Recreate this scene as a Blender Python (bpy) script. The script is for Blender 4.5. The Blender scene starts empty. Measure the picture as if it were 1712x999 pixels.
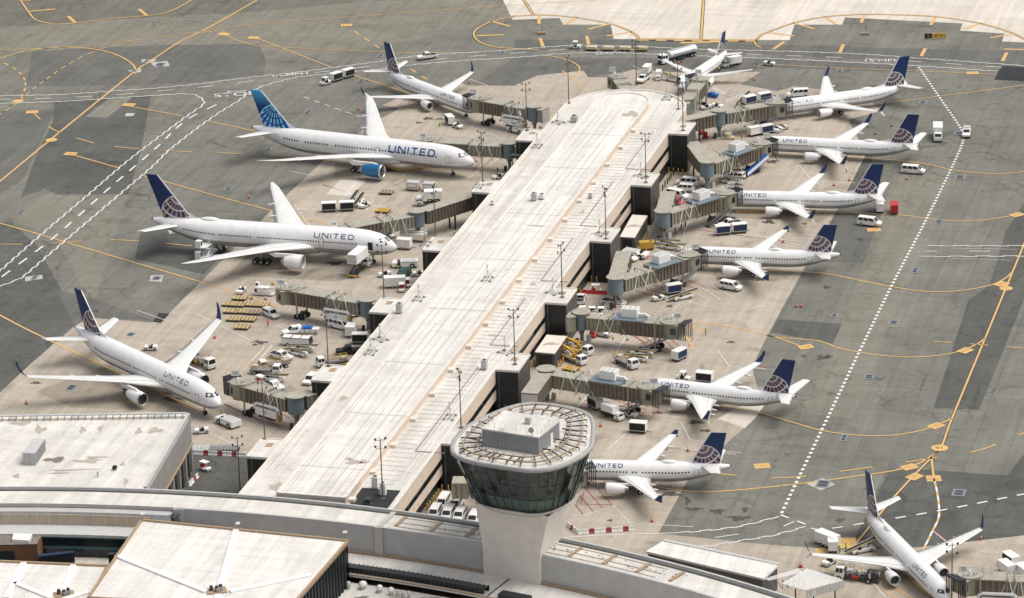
import bpy, math, random
from mathutils import Vector, Matrix, geometry
random.seed(7)
SC = bpy.context.scene
COL = SC.collection
PI = math.pi
R = math.radians
# ------------------------------------------------------------------ camera (solved from the photograph)
PW, PH = 1712.0, 999.0
FOC, PITCH, ROLL, CAMH = 6273.8, 0.347517, -0.031938, 288.855
FWD = Vector((0, math.cos(PITCH), -math.sin(PITCH)))
_r, _u = Vector((1, 0, 0)), Vector((1, 0, 0)).cross(FWD)
RIGHT = math.cos(ROLL) * _r + math.sin(ROLL) * _u
UP = -math.sin(ROLL) * _r + math.cos(ROLL) * _u
CAM = Vector((0, 0, CAMH))
def P(x, y, z=0.0):
    """where the line of sight through a photo point meets the height z"""
    d = FWD + RIGHT * ((x - PW / 2) / FOC) - UP * ((y - PH / 2) / FOC)
    return CAM + d * ((z - CAMH) / d.z)
def P2(x, y, z=0.0):
    v = P(x, y, z); return Vector((v.x, v.y))
AX = R(74.6)
SV, TV = Vector((math.cos(AX), math.sin(AX), 0)), Vector((math.sin(AX), -math.cos(AX), 0))
ORG = Vector((-21.818, 664.731, 0))
def W(s, t, z=0.0):
    """pier frame: s along the pier, t to its right"""
    return ORG + SV * s + TV * t + Vector((0, 0, z))

# ------------------------------------------------------------------ objects
def tag(o, label=None, cat=None, group=None, kind=None):
    if label: o['label'] = label
    if cat: o['category'] = cat
    if group: o['group'] = group
    if kind: o['kind'] = kind
    return o
def empty(name, loc=(0, 0, 0), rz=0.0):
    o = bpy.data.objects.new(name, None); COL.objects.link(o)
    o.empty_display_size = 0.5
    o.location = loc; o.rotation_euler = (0, 0, rz); return o
def copy_tree(o, parent=None):
    c = o.copy(); COL.objects.link(c)
    if parent is not None: c.parent = parent
    for ch in list(o.children): copy_tree(ch, c)
    return c
class MB:
    """collects shapes; build() links them as one mesh object"""
    def __init__(s): s.v, s.f, s.m, s.sm, s.mats = [], [], [], [], []
    def mi(s, m):
        if m not in s.mats: s.mats.append(m)
        return s.mats.index(m)
    def add(s, vs, fs, m, smooth=False):
        b = len(s.v); s.v += [tuple(v) for v in vs]; k = s.mi(m)
        for f in fs:
            s.f.append([b + i for i in f]); s.m.append(k); s.sm.append(smooth)
        return s
    def box(s, c, d, m, rz=0.0, taper=1.0):
        cx, cy, cz = c; x, y, z = d[0] / 2, d[1] / 2, d[2] / 2
        co, si = math.cos(rz), math.sin(rz); vs = []
        for k, zz in ((1, -z), (taper, z)):
            for a, b in ((-x, -y), (x, -y), (x, y), (-x, y)):
                a *= k; b *= k
                vs.append((cx + co * a - si * b, cy + si * a + co * b, cz + zz))
        return s.add(vs, [(3, 2, 1, 0), (4, 5, 6, 7), (0, 1, 5, 4), (1, 2, 6, 5), (2, 3, 7, 6), (3, 0, 4, 7)], m)
    def bar(s, a, b, w, h, m):
        a, b = Vector(a), Vector(b); d = (b - a)
        if d.length < 1e-6: return s
        d.normalize(); up = Vector((0, 0, 1)) if abs(d.z) < .97 else Vector((1, 0, 0))
        x = d.cross(up).normalized() * w / 2; y = x.cross(d).normalized() * h / 2
        vs = [p + i * x + j * y for p in (a, b) for i, j in ((-1, -1), (1, -1), (1, 1), (-1, 1))]
        return s.add(vs, [(3, 2, 1, 0), (4, 5, 6, 7), (0, 1, 5, 4), (1, 2, 6, 5), (2, 3, 7, 6), (3, 0, 4, 7)], m)
    def cyl(s, a, b, r0, m, r1=None, n=12, caps=True, smooth=True):
        a, b = Vector(a), Vector(b); r1 = r0 if r1 is None else r1
        d = (b - a).normalized(); up = Vector((0, 0, 1)) if abs(d.z) < .97 else Vector((1, 0, 0))
        x = d.cross(up).normalized(); y = x.cross(d)
        ra = [a + r0 * (math.cos(2 * PI * i / n) * x + math.sin(2 * PI * i / n) * y) for i in range(n)]
        rb = [b + r1 * (math.cos(2 * PI * i / n) * x + math.sin(2 * PI * i / n) * y) for i in range(n)]
        s.add(ra + rb, [(i, (i + 1) % n, n + (i + 1) % n, n + i) for i in range(n)], m, smooth)
        if caps:
            if r0 > 1e-4: s.add(ra, [tuple(range(n))[::-1]], m)
            if r1 > 1e-4: s.add(rb, [tuple(range(n))], m)
        return s
    def tube(s, pts, r, m, n=8):
        pts = [Vector(p) for p in pts]
        for a, b in zip(pts, pts[1:]): s.cyl(a, b, r, m, n=n)
        return s
    def prism(s, poly, z0, z1, m, mtop=None, sides=True, bottom=False):
        n = len(poly); p3 = [(p[0], p[1], z1) for p in poly]
        tri = geometry.tessellate_polygon([[Vector((p[0], p[1], 0)) for p in poly]])
        s.add(p3, [tuple(t) for t in tri], mtop or m)
        if bottom: s.add([(p[0], p[1], z0) for p in poly], [tuple(t)[::-1] for t in tri], m)
        if sides:
            s.add([(p[0], p[1], z0) for p in poly] + p3, [(i, (i + 1) % n, n + (i + 1) % n, n + i) for i in range(n)], m)
        return s
    def prof(s, xz, y0, y1, m, y0t=None, zt=None, smooth=False):
        """side profile (x, z) pulled across from y0 to y1"""
        n = len(xz)
        vs = [(x, y0, z) for x, z in xz] + [(x, y1, z) for x, z in xz]
        tri = geometry.tessellate_polygon([[Vector((x, z, 0)) for x, z in xz]])
        s.add(vs[:n], [tuple(t) for t in tri], m); s.add(vs[n:], [tuple(t)[::-1] for t in tri], m)
        return s.add(vs, [(i, (i + 1) % n, n + (i + 1) % n, n + i) for i in range(n)], m)
    def loft(s, rings, m, caps=True, smooth=True, mfun=None):
        n = len(rings[0]); vs = [p for r in rings for p in r]
        b = len(s.v); s.v += [tuple(v) for v in vs]
        for k in range(len(rings) - 1):
            for i in range(n):
                j = (i + 1) % n
                s.f.append([b + k * n + i, b + k * n + j, b + (k + 1) * n + j, b + (k + 1) * n + i])
                s.m.append(s.mi(mfun(k, i) if mfun else m)); s.sm.append(smooth)
        if caps:
            s.add(rings[0], [tuple(range(n))[::-1]], m); s.add(rings[-1], [tuple(range(n))], m)
        return s
    def quad(s, a, b, c, d, m): return s.add([a, b, c, d], [(0, 1, 2, 3)], m)
    def build(s, name, parent=None):
        me = bpy.data.meshes.new(name); me.from_pydata(s.v, [], s.f)
        for m in s.mats: me.materials.append(m)
        me.polygons.foreach_set('material_index', s.m)
        me.polygons.foreach_set('use_smooth', s.sm); me.update()
        o = bpy.data.objects.new(name, me); COL.objects.link(o)
        if parent is not None: o.parent = parent
        return o

# ------------------------------------------------------------------ materials
MATS = {}
def mat(name, col, rough=0.6, metal=0.0, spec=0.5, var=0.0, scale=1.5, coat=0.0):
    """paint / metal / plastic with a little uneven tone and dirt"""
    if name in MATS: return MATS[name]
    m = bpy.data.materials.new(name); m.use_nodes = True; nt = m.node_tree; N = nt.nodes; L = nt.links
    b = N['Principled BSDF']; b.inputs['Roughness'].default_value = rough; b.inputs['Metallic'].default_value = metal
    b.inputs['Specular IOR Level'].default_value = spec; b.inputs['Coat Weight'].default_value = coat
    c = (*col, 1.0)
    if var:
        tc = N.new('ShaderNodeNewGeometry'); nz = N.new('ShaderNodeTexNoise'); nz.inputs['Scale'].default_value = scale
        nz.inputs['Detail'].default_value = 5; L.new(tc.outputs['Position'], nz.inputs['Vector'])
        mp = N.new('ShaderNodeMapRange'); mp.inputs['From Min'].default_value = .3; mp.inputs['From Max'].default_value = .7
        mp.inputs['To Min'].default_value = 1 - var; mp.inputs['To Max'].default_value = 1 + var * .6
        L.new(nz.outputs['Fac'], mp.inputs['Value'])
        mx = N.new('ShaderNodeMix'); mx.data_type = 'RGBA'; mx.blend_type = 'MULTIPLY'; mx.inputs['Factor'].default_value = 1
        mx.inputs[6].default_value = c; L.new(mp.outputs['Result'], mx.inputs[7]); L.new(mx.outputs[2], b.inputs['Base Color'])
    else:
        b.inputs['Base Color'].default_value = c
    MATS[name] = m; return m
def pave(name, c0, c1, crack=0.5, slab=None, stain=0.35, sc=0.06, rough=0.9):
    """asphalt or concrete: broad tone drift, rolled streaks, joints, cracks, stains and fine grit"""
    m = bpy.data.materials.new(name); m.use_nodes = True; nt = m.node_tree; N = nt.nodes; L = nt.links
    b = N['Principled BSDF']; b.inputs['Roughness'].default_value = rough; b.inputs['Specular IOR Level'].default_value = .25
    g = N.new('ShaderNodeNewGeometry')
    mpg = N.new('ShaderNodeMapping'); mpg.inputs['Rotation'].default_value = (0, 0, -AX); L.new(g.outputs['Position'], mpg.inputs['Vector'])
    def noise(scale, detail=6, rough_=.6, vec=None, dist=0):
        n = N.new('ShaderNodeTexNoise'); n.inputs['Scale'].default_value = scale; n.inputs['Detail'].default_value = detail
        n.inputs['Roughness'].default_value = rough_; n.inputs['Distortion'].default_value = dist
        L.new(vec or mpg.outputs['Vector'], n.inputs['Vector']); return n.outputs['Fac']
    def rng(v, a, b_, c, d):
        r = N.new('ShaderNodeMapRange'); r.inputs[1].default_value = a; r.inputs[2].default_value = b_
        r.inputs[3].default_value = c; r.inputs[4].default_value = d; L.new(v, r.inputs[0]); return r.outputs[0]
    def mul(col, fac):
        x = N.new('ShaderNodeMix'); x.data_type = 'RGBA'; x.blend_type = 'MULTIPLY'; x.inputs['Factor'].default_value = 1
        L.new(col, x.inputs[6]); L.new(fac, x.inputs[7]); return x.outputs[2]
    base = N.new('ShaderNodeMix'); base.data_type = 'RGBA'
    base.inputs[6].default_value = (*c0, 1); base.inputs[7].default_value = (*c1, 1)
    L.new(rng(noise(sc), .33, .67, 0, 1), base.inputs['Factor']); col = base.outputs[2]
    # streaks along the paving lanes
    st = N.new('ShaderNodeMapping'); st.inputs['Scale'].default_value = (.03, .55, 1); L.new(mpg.outputs['Vector'], st.inputs['Vector'])
    col = mul(col, rng(noise(1.0, 4, .6, st.outputs['Vector']), .3, .7, .86, 1.1))
    st2 = N.new('ShaderNodeMapping'); st2.inputs['Scale'].default_value = (.5, .035, 1); L.new(mpg.outputs['Vector'], st2.inputs['Vector'])
    col = mul(col, rng(noise(1.0, 4, .6, st2.outputs['Vector']), .3, .7, .92, 1.06))
    # grit
    col = mul(col, rng(noise(3.2, 3, .7), .3, .7, .87, 1.12))
    # dark stains
    col = mul(col, rng(noise(.11, 7, .65, None, .8), .56, .74, 1, 1 - stain))
    if crack:
        vo = N.new('ShaderNodeTexVoronoi'); vo.feature = 'DISTANCE_TO_EDGE'; vo.inputs['Scale'].default_value = .13
        wob = N.new('ShaderNodeVectorMath'); wob.operation = 'MULTIPLY_ADD'
        nn = N.new('ShaderNodeTexNoise'); nn.inputs['Scale'].default_value = .35; nn.inputs['Detail'].default_value = 5; L.new(mpg.outputs['Vector'], nn.inputs['Vector'])
        L.new(nn.outputs['Color'], wob.inputs[0]); wob.inputs[1].default_value = (5, 5, 0); L.new(mpg.outputs['Vector'], wob.inputs[2])
        L.new(wob.outputs[0], vo.inputs['Vector'])
        line = rng(vo.outputs['Distance'], .008, .028, 1, 0)
        pres = rng(noise(.035, 4, .6), .44, .58, 0, crack)
        mu = N.new('ShaderNodeMath'); mu.operation = 'MULTIPLY'; L.new(line, mu.inputs[0]); L.new(pres, mu.inputs[1])
        col = mul(col, rng(mu.outputs[0], 0, 1, 1, .35))
    if slab:
        br = N.new('ShaderNodeTexBrick'); br.offset = 0; br.inputs['Scale'].default_value = 1
        br.inputs['Brick Width'].default_value = slab[0]; br.inputs['Row Height'].default_value = slab[1]
        br.inputs['Mortar Size'].default_value = slab[2]; br.inputs['Mortar Smooth'].default_value = .4
        br.inputs['Color1'].default_value = (.96, .96, .96, 1); br.inputs['Color2'].default_value = (1.06, 1.05, 1.04, 1)
        br.inputs['Mortar'].default_value = (slab[3],) * 3 + (1,)
        L.new(mpg.outputs['Vector'], br.inputs['Vector']); col = mul(col, br.outputs['Color'])
    L.new(col, b.inputs['Base Color'])
    MATS[name] = m; return m

M = {}
M['white'] = mat('white_paint', (.80, .79, .76), .4, var=.06)
M['plane'] = mat('aircraft_white', (.80, .79, .78), .3, var=.07, scale=.7, coat=.25)
M['wing'] = mat('wing_grey_white', (.74, .735, .71), .35, var=.06, scale=.5)
M['belly'] = mat('belly_grey', (.36, .355, .36), .45, var=.2, scale=.4)
M['navy'] = mat('navy_paint', (.008, .028, .115), .4)
M['letter'] = mat('lettering_blue', (.010, .058, .165), .35)
M['letter_bright'] = mat('lettering_bright_blue', (.008, .07, .27), .35)
M['eng_blue'] = mat('engine_blue', (.008, .125, .31), .3, coat=.3)
M['black'] = mat('black_rubber', (.018, .018, .019), .75, var=.2)
M['dark'] = mat('dark_metal', (.04, .042, .045), .55, var=.2)
M['glass'] = mat('dark_window', (.012, .016, .02), .12, spec=.7)
M['pane'] = mat('cabin_pane', (.012, .014, .018), .3)
M['steel'] = mat('steel', (.42, .42, .42), .35, .8, var=.1)
M['alu'] = mat('bright_lip', (.62, .62, .63), .25, .9)
M['grey'] = mat('mid_grey', (.25, .25, .255), .6, var=.12)
M['rim'] = mat('rim_grey', (.36, .355, .345), .7, var=.12)
M['lgrey'] = mat('light_grey', (.5, .5, .49), .6, var=.1)
M['yellow'] = mat('safety_yellow', (.56, .34, .05), .55, var=.15)
M['ochre'] = mat('worn_yellow', (.50, .375, .18), .7, var=.25, scale=2.5)
M['orange'] = mat('cone_orange', (.65, .09, .02), .6)
M['barrier_red'] = mat('barrier_red', (.33, .055, .05), .65, var=.2)
M['red'] = mat('red_paint', (.48, .02, .025), .45, var=.1)
M['blue'] = mat('blue_paint', (.015, .13, .50), .45, var=.1)
M['dkblue'] = mat('navy_curtain', (.012, .028, .09), .7, var=.2)
M['green'] = mat('green_paint', (.02, .075, .055), .6, var=.2)
M['tan'] = mat('tan_load', (.55, .47, .32), .8, var=.2, scale=3)
M['rust'] = mat('rusty_pole', (.15, .105, .08), .75, var=.3, scale=3)
M['skin'] = mat('skin', (.32, .18, .12), .6)
M['cloth'] = mat('dark_cloth', (.03, .035, .05), .9)
M['vest'] = mat('hi_vis_orange', (.85, .17, .03), .8)
M['lime'] = mat('hi_vis_lime', (.55, .75, .08), .8)
M['wood'] = mat('brown_drum', (.16, .07, .035), .7, var=.25)
# jet bridges
M['jb_green'] = mat('bridge_olive', (.285, .268, .20), .6, var=.12, scale=.8)
M['jb_brown'] = mat('bridge_brown', (.165, .137, .105), .6, var=.12, scale=.8)
M['jb_dark'] = mat('bridge_dark_olive', (.062, .066, .055), .6, var=.15, scale=.8)
M['jb_dbrown'] = mat('bridge_dark_brown', (.065, .057, .047), .6, var=.15, scale=.8)
M['jb_roof'] = mat('bridge_roof', (.37, .345, .285), .75, var=.16, scale=.6)
M['jb_blue'] = mat('rotunda_blue_grey', (.15, .20, .225), .5, var=.1)
# buildings
M['roof'] = pave('roof_membrane', (.575, .55, .505), (.675, .65, .605), 0, (14, 3.1, .05, .86), .22, .09, .85)
M['roof2'] = pave('roof_membrane_raised', (.635, .61, .57), (.715, .695, .655), 0, (18, 3.4, .045, .88), .15, .08, .85)
M['roofseam'] = mat('roof_seam', (.42, .36, .31), .9)
M['cream'] = mat('cream_panel', (.66, .54, .44), .7, var=.06, scale=.5)
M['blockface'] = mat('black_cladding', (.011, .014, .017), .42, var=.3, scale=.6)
M['blockside'] = mat('taupe_lit_side', (.075, .068, .068), .5, var=.15, scale=.6)  # gate block sides: light from the right is painted into this tone
M['blackband'] = mat('window_band', (.012, .018, .022), .2, var=.2)
M['concrete'] = mat('painted_concrete', (.50, .465, .42), .85, var=.06, scale=.5)
M['concrete_w'] = mat('pale_concrete', (.70, .645, .58), .85, var=.10, scale=.35)
M['gwall'] = mat('grey_wall', (.455, .445, .43), .7, var=.10, scale=.35)
M['gpanel'] = mat('grey_parapet_panel', (.27, .255, .232), .8, var=.1, scale=.4)
M['trim'] = mat('brown_trim', (.36, .255, .16), .8, var=.15)
M['brick'] = mat('brown_brick', (.19, .09, .045), .85, var=.25, scale=2)
M['broof'] = mat('gravel_roof', (.20, .175, .15), .95, var=.25, scale=1)
M['tanpanel'] = mat('tan_metal_panel', (.50, .40, .29), .6, var=.14, scale=.5)
M['teal'] = mat('teal_spandrel', (.05, .11, .125), .3, var=.1)
M['mast'] = M['rust']
# ------------------------------------------------------------------ ground, paving and painted lines
M['asph'] = pave('asphalt', (.152, .149, .128), (.202, .197, .170), .55, (15, 7.5, .085, .72), .32)
M['asph_mid'] = pave('asphalt_bluish', (.120, .120, .106), (.148, .146, .130), .4, (15, 7.5, .07, .75), .3)
M['asph_dark'] = pave('asphalt_dark', (.086, .087, .079), (.120, .120, .109), .5, None, .35)
M['asph_new'] = pave('asphalt_fresh', (.030, .032, .034), (.042, .044, .045), 0, None, .2)
M['asph_top'] = pave('asphalt_olive', (.138, .131, .105), (.172, .164, .134), .5, None, .3)
M['asph_warm'] = pave('asphalt_warm', (.190, .177, .143), (.228, .213, .176), .5, None, .3)
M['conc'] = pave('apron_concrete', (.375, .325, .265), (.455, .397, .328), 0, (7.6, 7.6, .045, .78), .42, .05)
M['conc_dark'] = pave('apron_concrete_dark', (.285, .245, .198), (.345, .30, .245), .3, (7.6, 7.6, .045, .8), .45, .05)  # darker concrete tone, laid mostly beneath the parked jets
M['conc_w'] = pave('taxiway_concrete', (.56, .51, .44), (.64, .59, .52), 0, (9, 9, .05, .9), .12, .05)
M['stain'] = pave('oil_stain', (.06, .056, .05), (.13, .118, .102), 0, None, .3, .5)
M['patch_w'] = pave('repair_concrete', (.42, .40, .36), (.5, .47, .43), 0, None, .2)
M['y'] = mat('marking_yellow', (.64, .40, .15), .7, var=.16, scale=1.2)
M['yb'] = mat('marking_black', (.05, .048, .045), .8, var=.2)
M['w'] = mat('marking_white', (.70, .69, .66), .7, var=.14, scale=1.2)
M['ytext'] = mat('marking_text', (.34, .20, .07), .8)
M['r'] = mat('marking_red', (.36, .10, .085), .75, var=.15, scale=1.2)

def struct(o): o['kind'] = 'structure'; return o
g = MB()
g.add([(-900, 300, 0), (900, 300, 0), (900, 2200, 0), (-900, 2200, 0)], [(0, 1, 2, 3)], M['asph'])
struct(g.build('ground'))
def sheet(name, px, m, z):
    b = MB(); poly = [P2(x, y) for x, y in px]
    b.prism(poly, z, z, m, sides=False)
    return struct(b.build(name))
PATCH = [
 ('asph_top', [(-40, 49), (100, 38), (286, 27), (430, 19), (590, 4), (660, -12), (-40, -12)]),
 ('asph_warm', [(430, 19), (590, 4), (840, -6), (857, 33), (800, 40), (700, 66), (560, 88), (430, 100), (430, 73), (264, 75), (54, 85), (-40, 90), (-40, 49), (100, 38), (286, 27)]),
 ('asph_mid', [(54, 85), (264, 75), (432, 73), (445, 100), (440, 128), (264, 141), (100, 144), (44, 143)]),
 ('asph_mid', [(-40, 186), (92, 183), (38, 300), (-40, 350)]),
 ('asph_dark', [(92, 168), (252, 160), (236, 250), (215, 324), (95, 325), (75, 315), (35, 330), (60, 262), (88, 205)]),
 ('asph_warm', [(20, 368), (32, 342), (75, 325), (214, 325), (185, 420), (160, 500), (135, 475), (95, 400), (60, 385)]),
 ('asph_dark', [(-40, 370), (20, 372), (62, 410), (100, 480), (130, 540), (48, 611), (0, 656), (-40, 690)]),
 ('asph_mid', [(95, 485), (160, 500), (255, 535), (150, 531), (125, 545)]),
 ('asph_dark', [(236, 384), (300, 380), (405, 398), (372, 426), (340, 458), (225, 432)]),
 ('asph_dark', [(1740, 296), (1682, 385), (1655, 476), (1619, 502), (1561, 681), (1637, 685), (1702, 525), (1760, 380)]),
 ('asph_dark', [(1301, 533), (1408, 541), (1392, 574), (1289, 555)]),
 ('asph_dark', [(1448, 257), (1462, 258), (1400, 395), (1351, 437), (1403, 345)]),
 ('asph_mid', [(1403, 346), (1520, 350), (1480, 440), (1355, 437)]),
 ('asph_new', [(1678, 103), (1760, 107), (1760, 138), (1662, 133)]),
 ('asph', [(1160, 795), (1240, 716), (1310, 712), (1350, 740), (1290, 860), (1200, 905), (1104, 892)]),
 ('asph_dark', [(1488, 784), (1548, 785), (1684, 795), (1730, 735), (1760, 735), (1760, 890), (1536, 915), (1428, 902)]),
 ('asph_mid', [(860, 96), (1290, 98), (1533, 110), (1530, 120), (1290, 112), (1180, 130), (1058, 116), (983, 128), (976, 117), (898, 125), (862, 143), (795, 140)]),
 ('asph_mid', [(1262, 74), (1712, 86), (1712, 112), (1300, 92), (1000, 78), (860, 86), (860, 66), (1068, 67)]),
 ('asph_warm', [(1500, 283), (1600, 300), (1480, 560), (1425, 700), (1330, 690), (1400, 560)]),
]
for i, (m, px) in enumerate(PATCH): sheet('asphalt_patch', px, M[m], .004 + .0015 * i)
APRON = [(-80, 720), (0, 656), (48, 611), (123, 546), (150, 531), (254, 539), (282, 524), (306, 500), (402, 405), (437, 368), (480, 325), (553, 257),
 (612, 212), (668, 181), (638, 176), (666, 163), (767, 137), (782, 143), (860, 143), (898, 126), (976, 118), (983, 129), (1020, 128), (1058, 116), (1160, 122),
 (1272, 120), (1239, 141), (1301, 152), (1327, 144), (1380, 150), (1455, 169), (1475, 185), (1418, 200), (1448, 257), (1403, 345), (1351, 437), (1287, 553),
 (1257, 614), (1270, 660), (1243, 716), (1154, 795), (1101, 892), (1282, 910), (1420, 920), (1536, 915), (1712, 895), (1800, 885), (1850, 1150), (800, 1150), (-120, 1000)]
sheet('apron', APRON, M['conc'], .036)
sheet('taxiway', [(837, -8), (857, 33), (935, 30), (942, 41), (1021, 41), (1026, 65), (1320, 67), (1328, 41), (1408, 41), (1413, 29), (1609, 39), (1605, 51),
                  (1679, 56), (1675, 69), (1760, 73), (1760, -30), (837, -30)], M['conc_w'], .036)
pz_ = .0385
for px, m in (([(182, 165), (221, 163), (178, 197), (143, 195)], 'asph_warm'), ([(261, 155), (291, 158), (286, 176), (255, 176)], 'asph_warm'),
              ([(211, 189), (226, 189), (222, 194), (209, 194)], 'patch_w'), ([(213, 118), (236, 114), (236, 120), (224, 122)], 'patch_w'),
              ([(252, 104), (280, 102), (284, 110), (258, 112)], 'patch_w'), ([(237, 99), (262, 99), (255, 105), (236, 104)], 'patch_w'),
              ([(42, 463), (70, 459), (72, 466), (42, 470)], 'patch_w'), ([(252, 460), (273, 460), (270, 471), (250, 470)], 'patch_w'),
              ([(281, 385), (300, 383), (302, 388), (284, 391)], 'patch_w'), ([(1478, 530), (1518, 532), (1513, 548), (1472, 546)], 'asph_warm'),
              ([(1375, 799), (1397, 810), (1372, 820), (1348, 809)], 'patch_w'), ([(255, 538), (266, 523), (284, 524), (269, 540)], 'asph_new'),
              ([(545, 325), (580, 290), (620, 295), (585, 328)], 'conc_w'), ([(1270, 662), (1287, 664), (1262, 700), (1245, 716), (1200, 700)], 'conc_w'),
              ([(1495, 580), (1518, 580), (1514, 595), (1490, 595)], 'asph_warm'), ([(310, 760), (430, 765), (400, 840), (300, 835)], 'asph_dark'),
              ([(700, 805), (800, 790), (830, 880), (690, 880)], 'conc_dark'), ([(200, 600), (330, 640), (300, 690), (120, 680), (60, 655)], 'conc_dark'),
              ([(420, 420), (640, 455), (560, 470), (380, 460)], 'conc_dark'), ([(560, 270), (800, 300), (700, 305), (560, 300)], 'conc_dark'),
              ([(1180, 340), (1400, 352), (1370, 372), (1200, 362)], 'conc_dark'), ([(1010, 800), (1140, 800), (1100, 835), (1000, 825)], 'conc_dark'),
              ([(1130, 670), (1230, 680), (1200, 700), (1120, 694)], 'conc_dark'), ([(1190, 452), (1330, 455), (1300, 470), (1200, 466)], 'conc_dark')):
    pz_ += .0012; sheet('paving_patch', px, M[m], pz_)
# ragged oil stains
def blob(cx, cy, rx, ry, seed):
    rnd = random.Random(seed); n = 22; ph = [rnd.uniform(0, 6.28) for _ in range(4)]
    return [(cx + rx * math.cos(a) * k, cy + ry * math.sin(a) * k) for a, k in
            ((2 * PI * i / n, 1 + .28 * math.sin(3 * 2 * PI * i / n + ph[0]) + .2 * math.sin(5 * 2 * PI * i / n + ph[1]) + .12 * math.sin(8 * 2 * PI * i / n + ph[2])) for i in range(n))]
st = MB()
for i, (cx, cy, rx, ry) in enumerate([(472, 449, 13, 3), (1163, 706, 12, 3), (1222, 572, 6, 2), (1374, 597, 8, 4), (1386, 596, 5, 3), (1344, 595, 4, 2), (1438, 400, 5, 2.5),
        (1382, 480, 5, 2.5), (1150, 838, 5, 6), (1160, 851, 14, 3), (1200, 855, 11, 4), (1235, 866, 16, 4), (1246, 852, 5, 4), (480, 497, 6, 2), (715, 198, 8, 2), (735, 199, 7, 1.6),
        (432, 573, 12, 4), (1405, 870, 6, 3), (700, 205, 5, 1.5), (1345, 374, 4, 1.5), (1285, 371, 10, 3), (1215, 364, 14, 3), (1120, 512, 5, 2), (60, 640, 8, 2), (160, 520, 5, 2), (1290, 160, 7, 2),
        (1180, 720, 9, 2), (1020, 870, 4, 1.6), (655, 285, 16, 3), (1290, 270, 12, 2.5), (290, 668, 15, 4), (1120, 826, 16, 3.5), (1100, 690, 9, 2), (1270, 466, 12, 3), (840, 262, 10, 3), (560, 440, 14, 3)]):
    st.prism([P2(*q) for q in blob(cx, cy, rx, ry, i)], .076, .076, M['stain'], sides=False)
st.build('oil_stains')['kind'] = 'structure'

# ---- painted lines
def spline(pts, step=2.0):
    pts = [Vector(p) for p in pts]; out = []
    if len(pts) == 2:
        n = max(1, int((pts[1] - pts[0]).length / step)); return [pts[0].lerp(pts[1], i / n) for i in range(n + 1)]
    e = [2 * pts[0] - pts[1]] + pts + [2 * pts[-1] - pts[-2]]
    for i in range(1, len(e) - 2):
        a, b, c, d = e[i - 1:i + 3]; n = max(2, int((c - b).length / step))
        for k in range(n):
            t = k / n; out.append(.5 * ((2 * b) + (c - a) * t + (2 * a - 5 * b + 4 * c - d) * t * t + (3 * b - a - 3 * c + d) * t ** 3))
    out.append(pts[-1]); return out
def ribbon(b, pts, w, z, m, off=0.0):
    n = len(pts); vs = []
    for i in range(n):
        d = (pts[min(i + 1, n - 1)] - pts[max(i - 1, 0)]); d.normalize(); nx = Vector((-d.y, d.x))
        for k in (-1, 1): q = pts[i] + nx * (off + k * w / 2); vs.append((q.x, q.y, z))
    b.add(vs, [(2 * i, 2 * i + 1, 2 * i + 3, 2 * i + 2) for i in range(n - 1)], m)
def walk(pts):
    L = [0.0]
    for a, b in zip(pts, pts[1:]): L.append(L[-1] + (b - a).length)
    def at(s):
        s = min(max(s, 0), L[-1] - 1e-6)
        for i in range(len(pts) - 1):
            if L[i + 1] >= s:
                t = (s - L[i]) / max(L[i + 1] - L[i], 1e-9); return pts[i].lerp(pts[i + 1], t)
    return L[-1], at
def dashes(b, pts, on, gap, w, z, m, off=0.0, start=0.0):
    tot, at = walk(pts); s = start
    while s + on * .6 < tot:
        seg = [at(s), at(min(s + on * .5, tot)), at(min(s + on, tot))]
        ribbon(b, seg, w, z, m, off); s += on + gap
def path(px, curve=True, step=2.0):
    q = [P2(x, y) for x, y in px]; return spline(q, step) if curve else q
yl = MB(); wl = MB(); rl = MB(); bk = MB()
ZY, ZW, ZR, ZB = .084, .090, .080, .0785
def Y(px, w=.5, black=False, curve=True):
    p = path(px, curve)
    if black: ribbon(bk, p, w * 1.75, ZB, M['yb'])
    ribbon(yl, p, w, ZY, M['y'])
def YD(px, w=.35, on=4.5, gap=4.5): dashes(yl, path(px), on, gap, w, ZY, M['y'])
def WL(px, w=.22, curve=False): ribbon(wl, path(px, curve), w, ZW, M['w'])
def WD(px, w=.3, on=3, gap=3, curve=True): dashes(wl, path(px, curve), on, gap, w, ZW, M['w'])
def RL(px, w=.22): ribbon(rl, path(px, False), w, ZR, M['r'])
def WR(px): # white line with a red edge
    p = path(px, False); ribbon(wl, p, .2, ZW, M['w']); ribbon(rl, p, .2, ZR, M['r'], .24)
def ZIP(px, on=2.3):
    p = path(px); dashes(wl, p, on, on * .82, .34, ZW, M['w'], .17); dashes(wl, p, on, on * .82, .34, ZW, M['w'], -.17, on * .91)

Y([(-20, 318), (0, 303), (85, 233), (222, 122), (250, 103), (300, 70), (345, 48), (430, 0), (450, -12)], .55)
Y([(-20, 83), (0, 83), (108, 79), (226, 67), (334, 53), (430, 40), (681, 21), (860, 8), (1000, 0)], .3)
Y([(-20, 105), (0, 97), (50, 84), (108, 79), (163, 83), (201, 94), (224, 110), (226, 123)], .5)
YD([(-10, 98), (25, 115), (41, 133), (41, 151), (30, 171)], .45, 3, 2.5); YD([(226, 67), (166, 83), (113, 108), (50, 153), (30, 171), (-10, 198)], .35, 3, 2)
Y([(29, -8), (48, 20), (60, 33), (83, 39), (108, 40), (188, 31), (246, 26), (284, 19), (320, 0), (345, -15)], .5, True)
Y([(335, 55), (371, 52), (390, 65), (430, 77)], .35); Y([(420, 62), (430, 64), (553, 112)], .4); Y([(430, 77), (643, 87), (757, 88), (800, 88)], .3)
Y([(593, 126), (681, 156), (762, 195)], .4); YD([(592, 52), (634, 80)], .5, 4, 4); YD([(686, 115), (714, 133)], .5, 4, 4)
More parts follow.
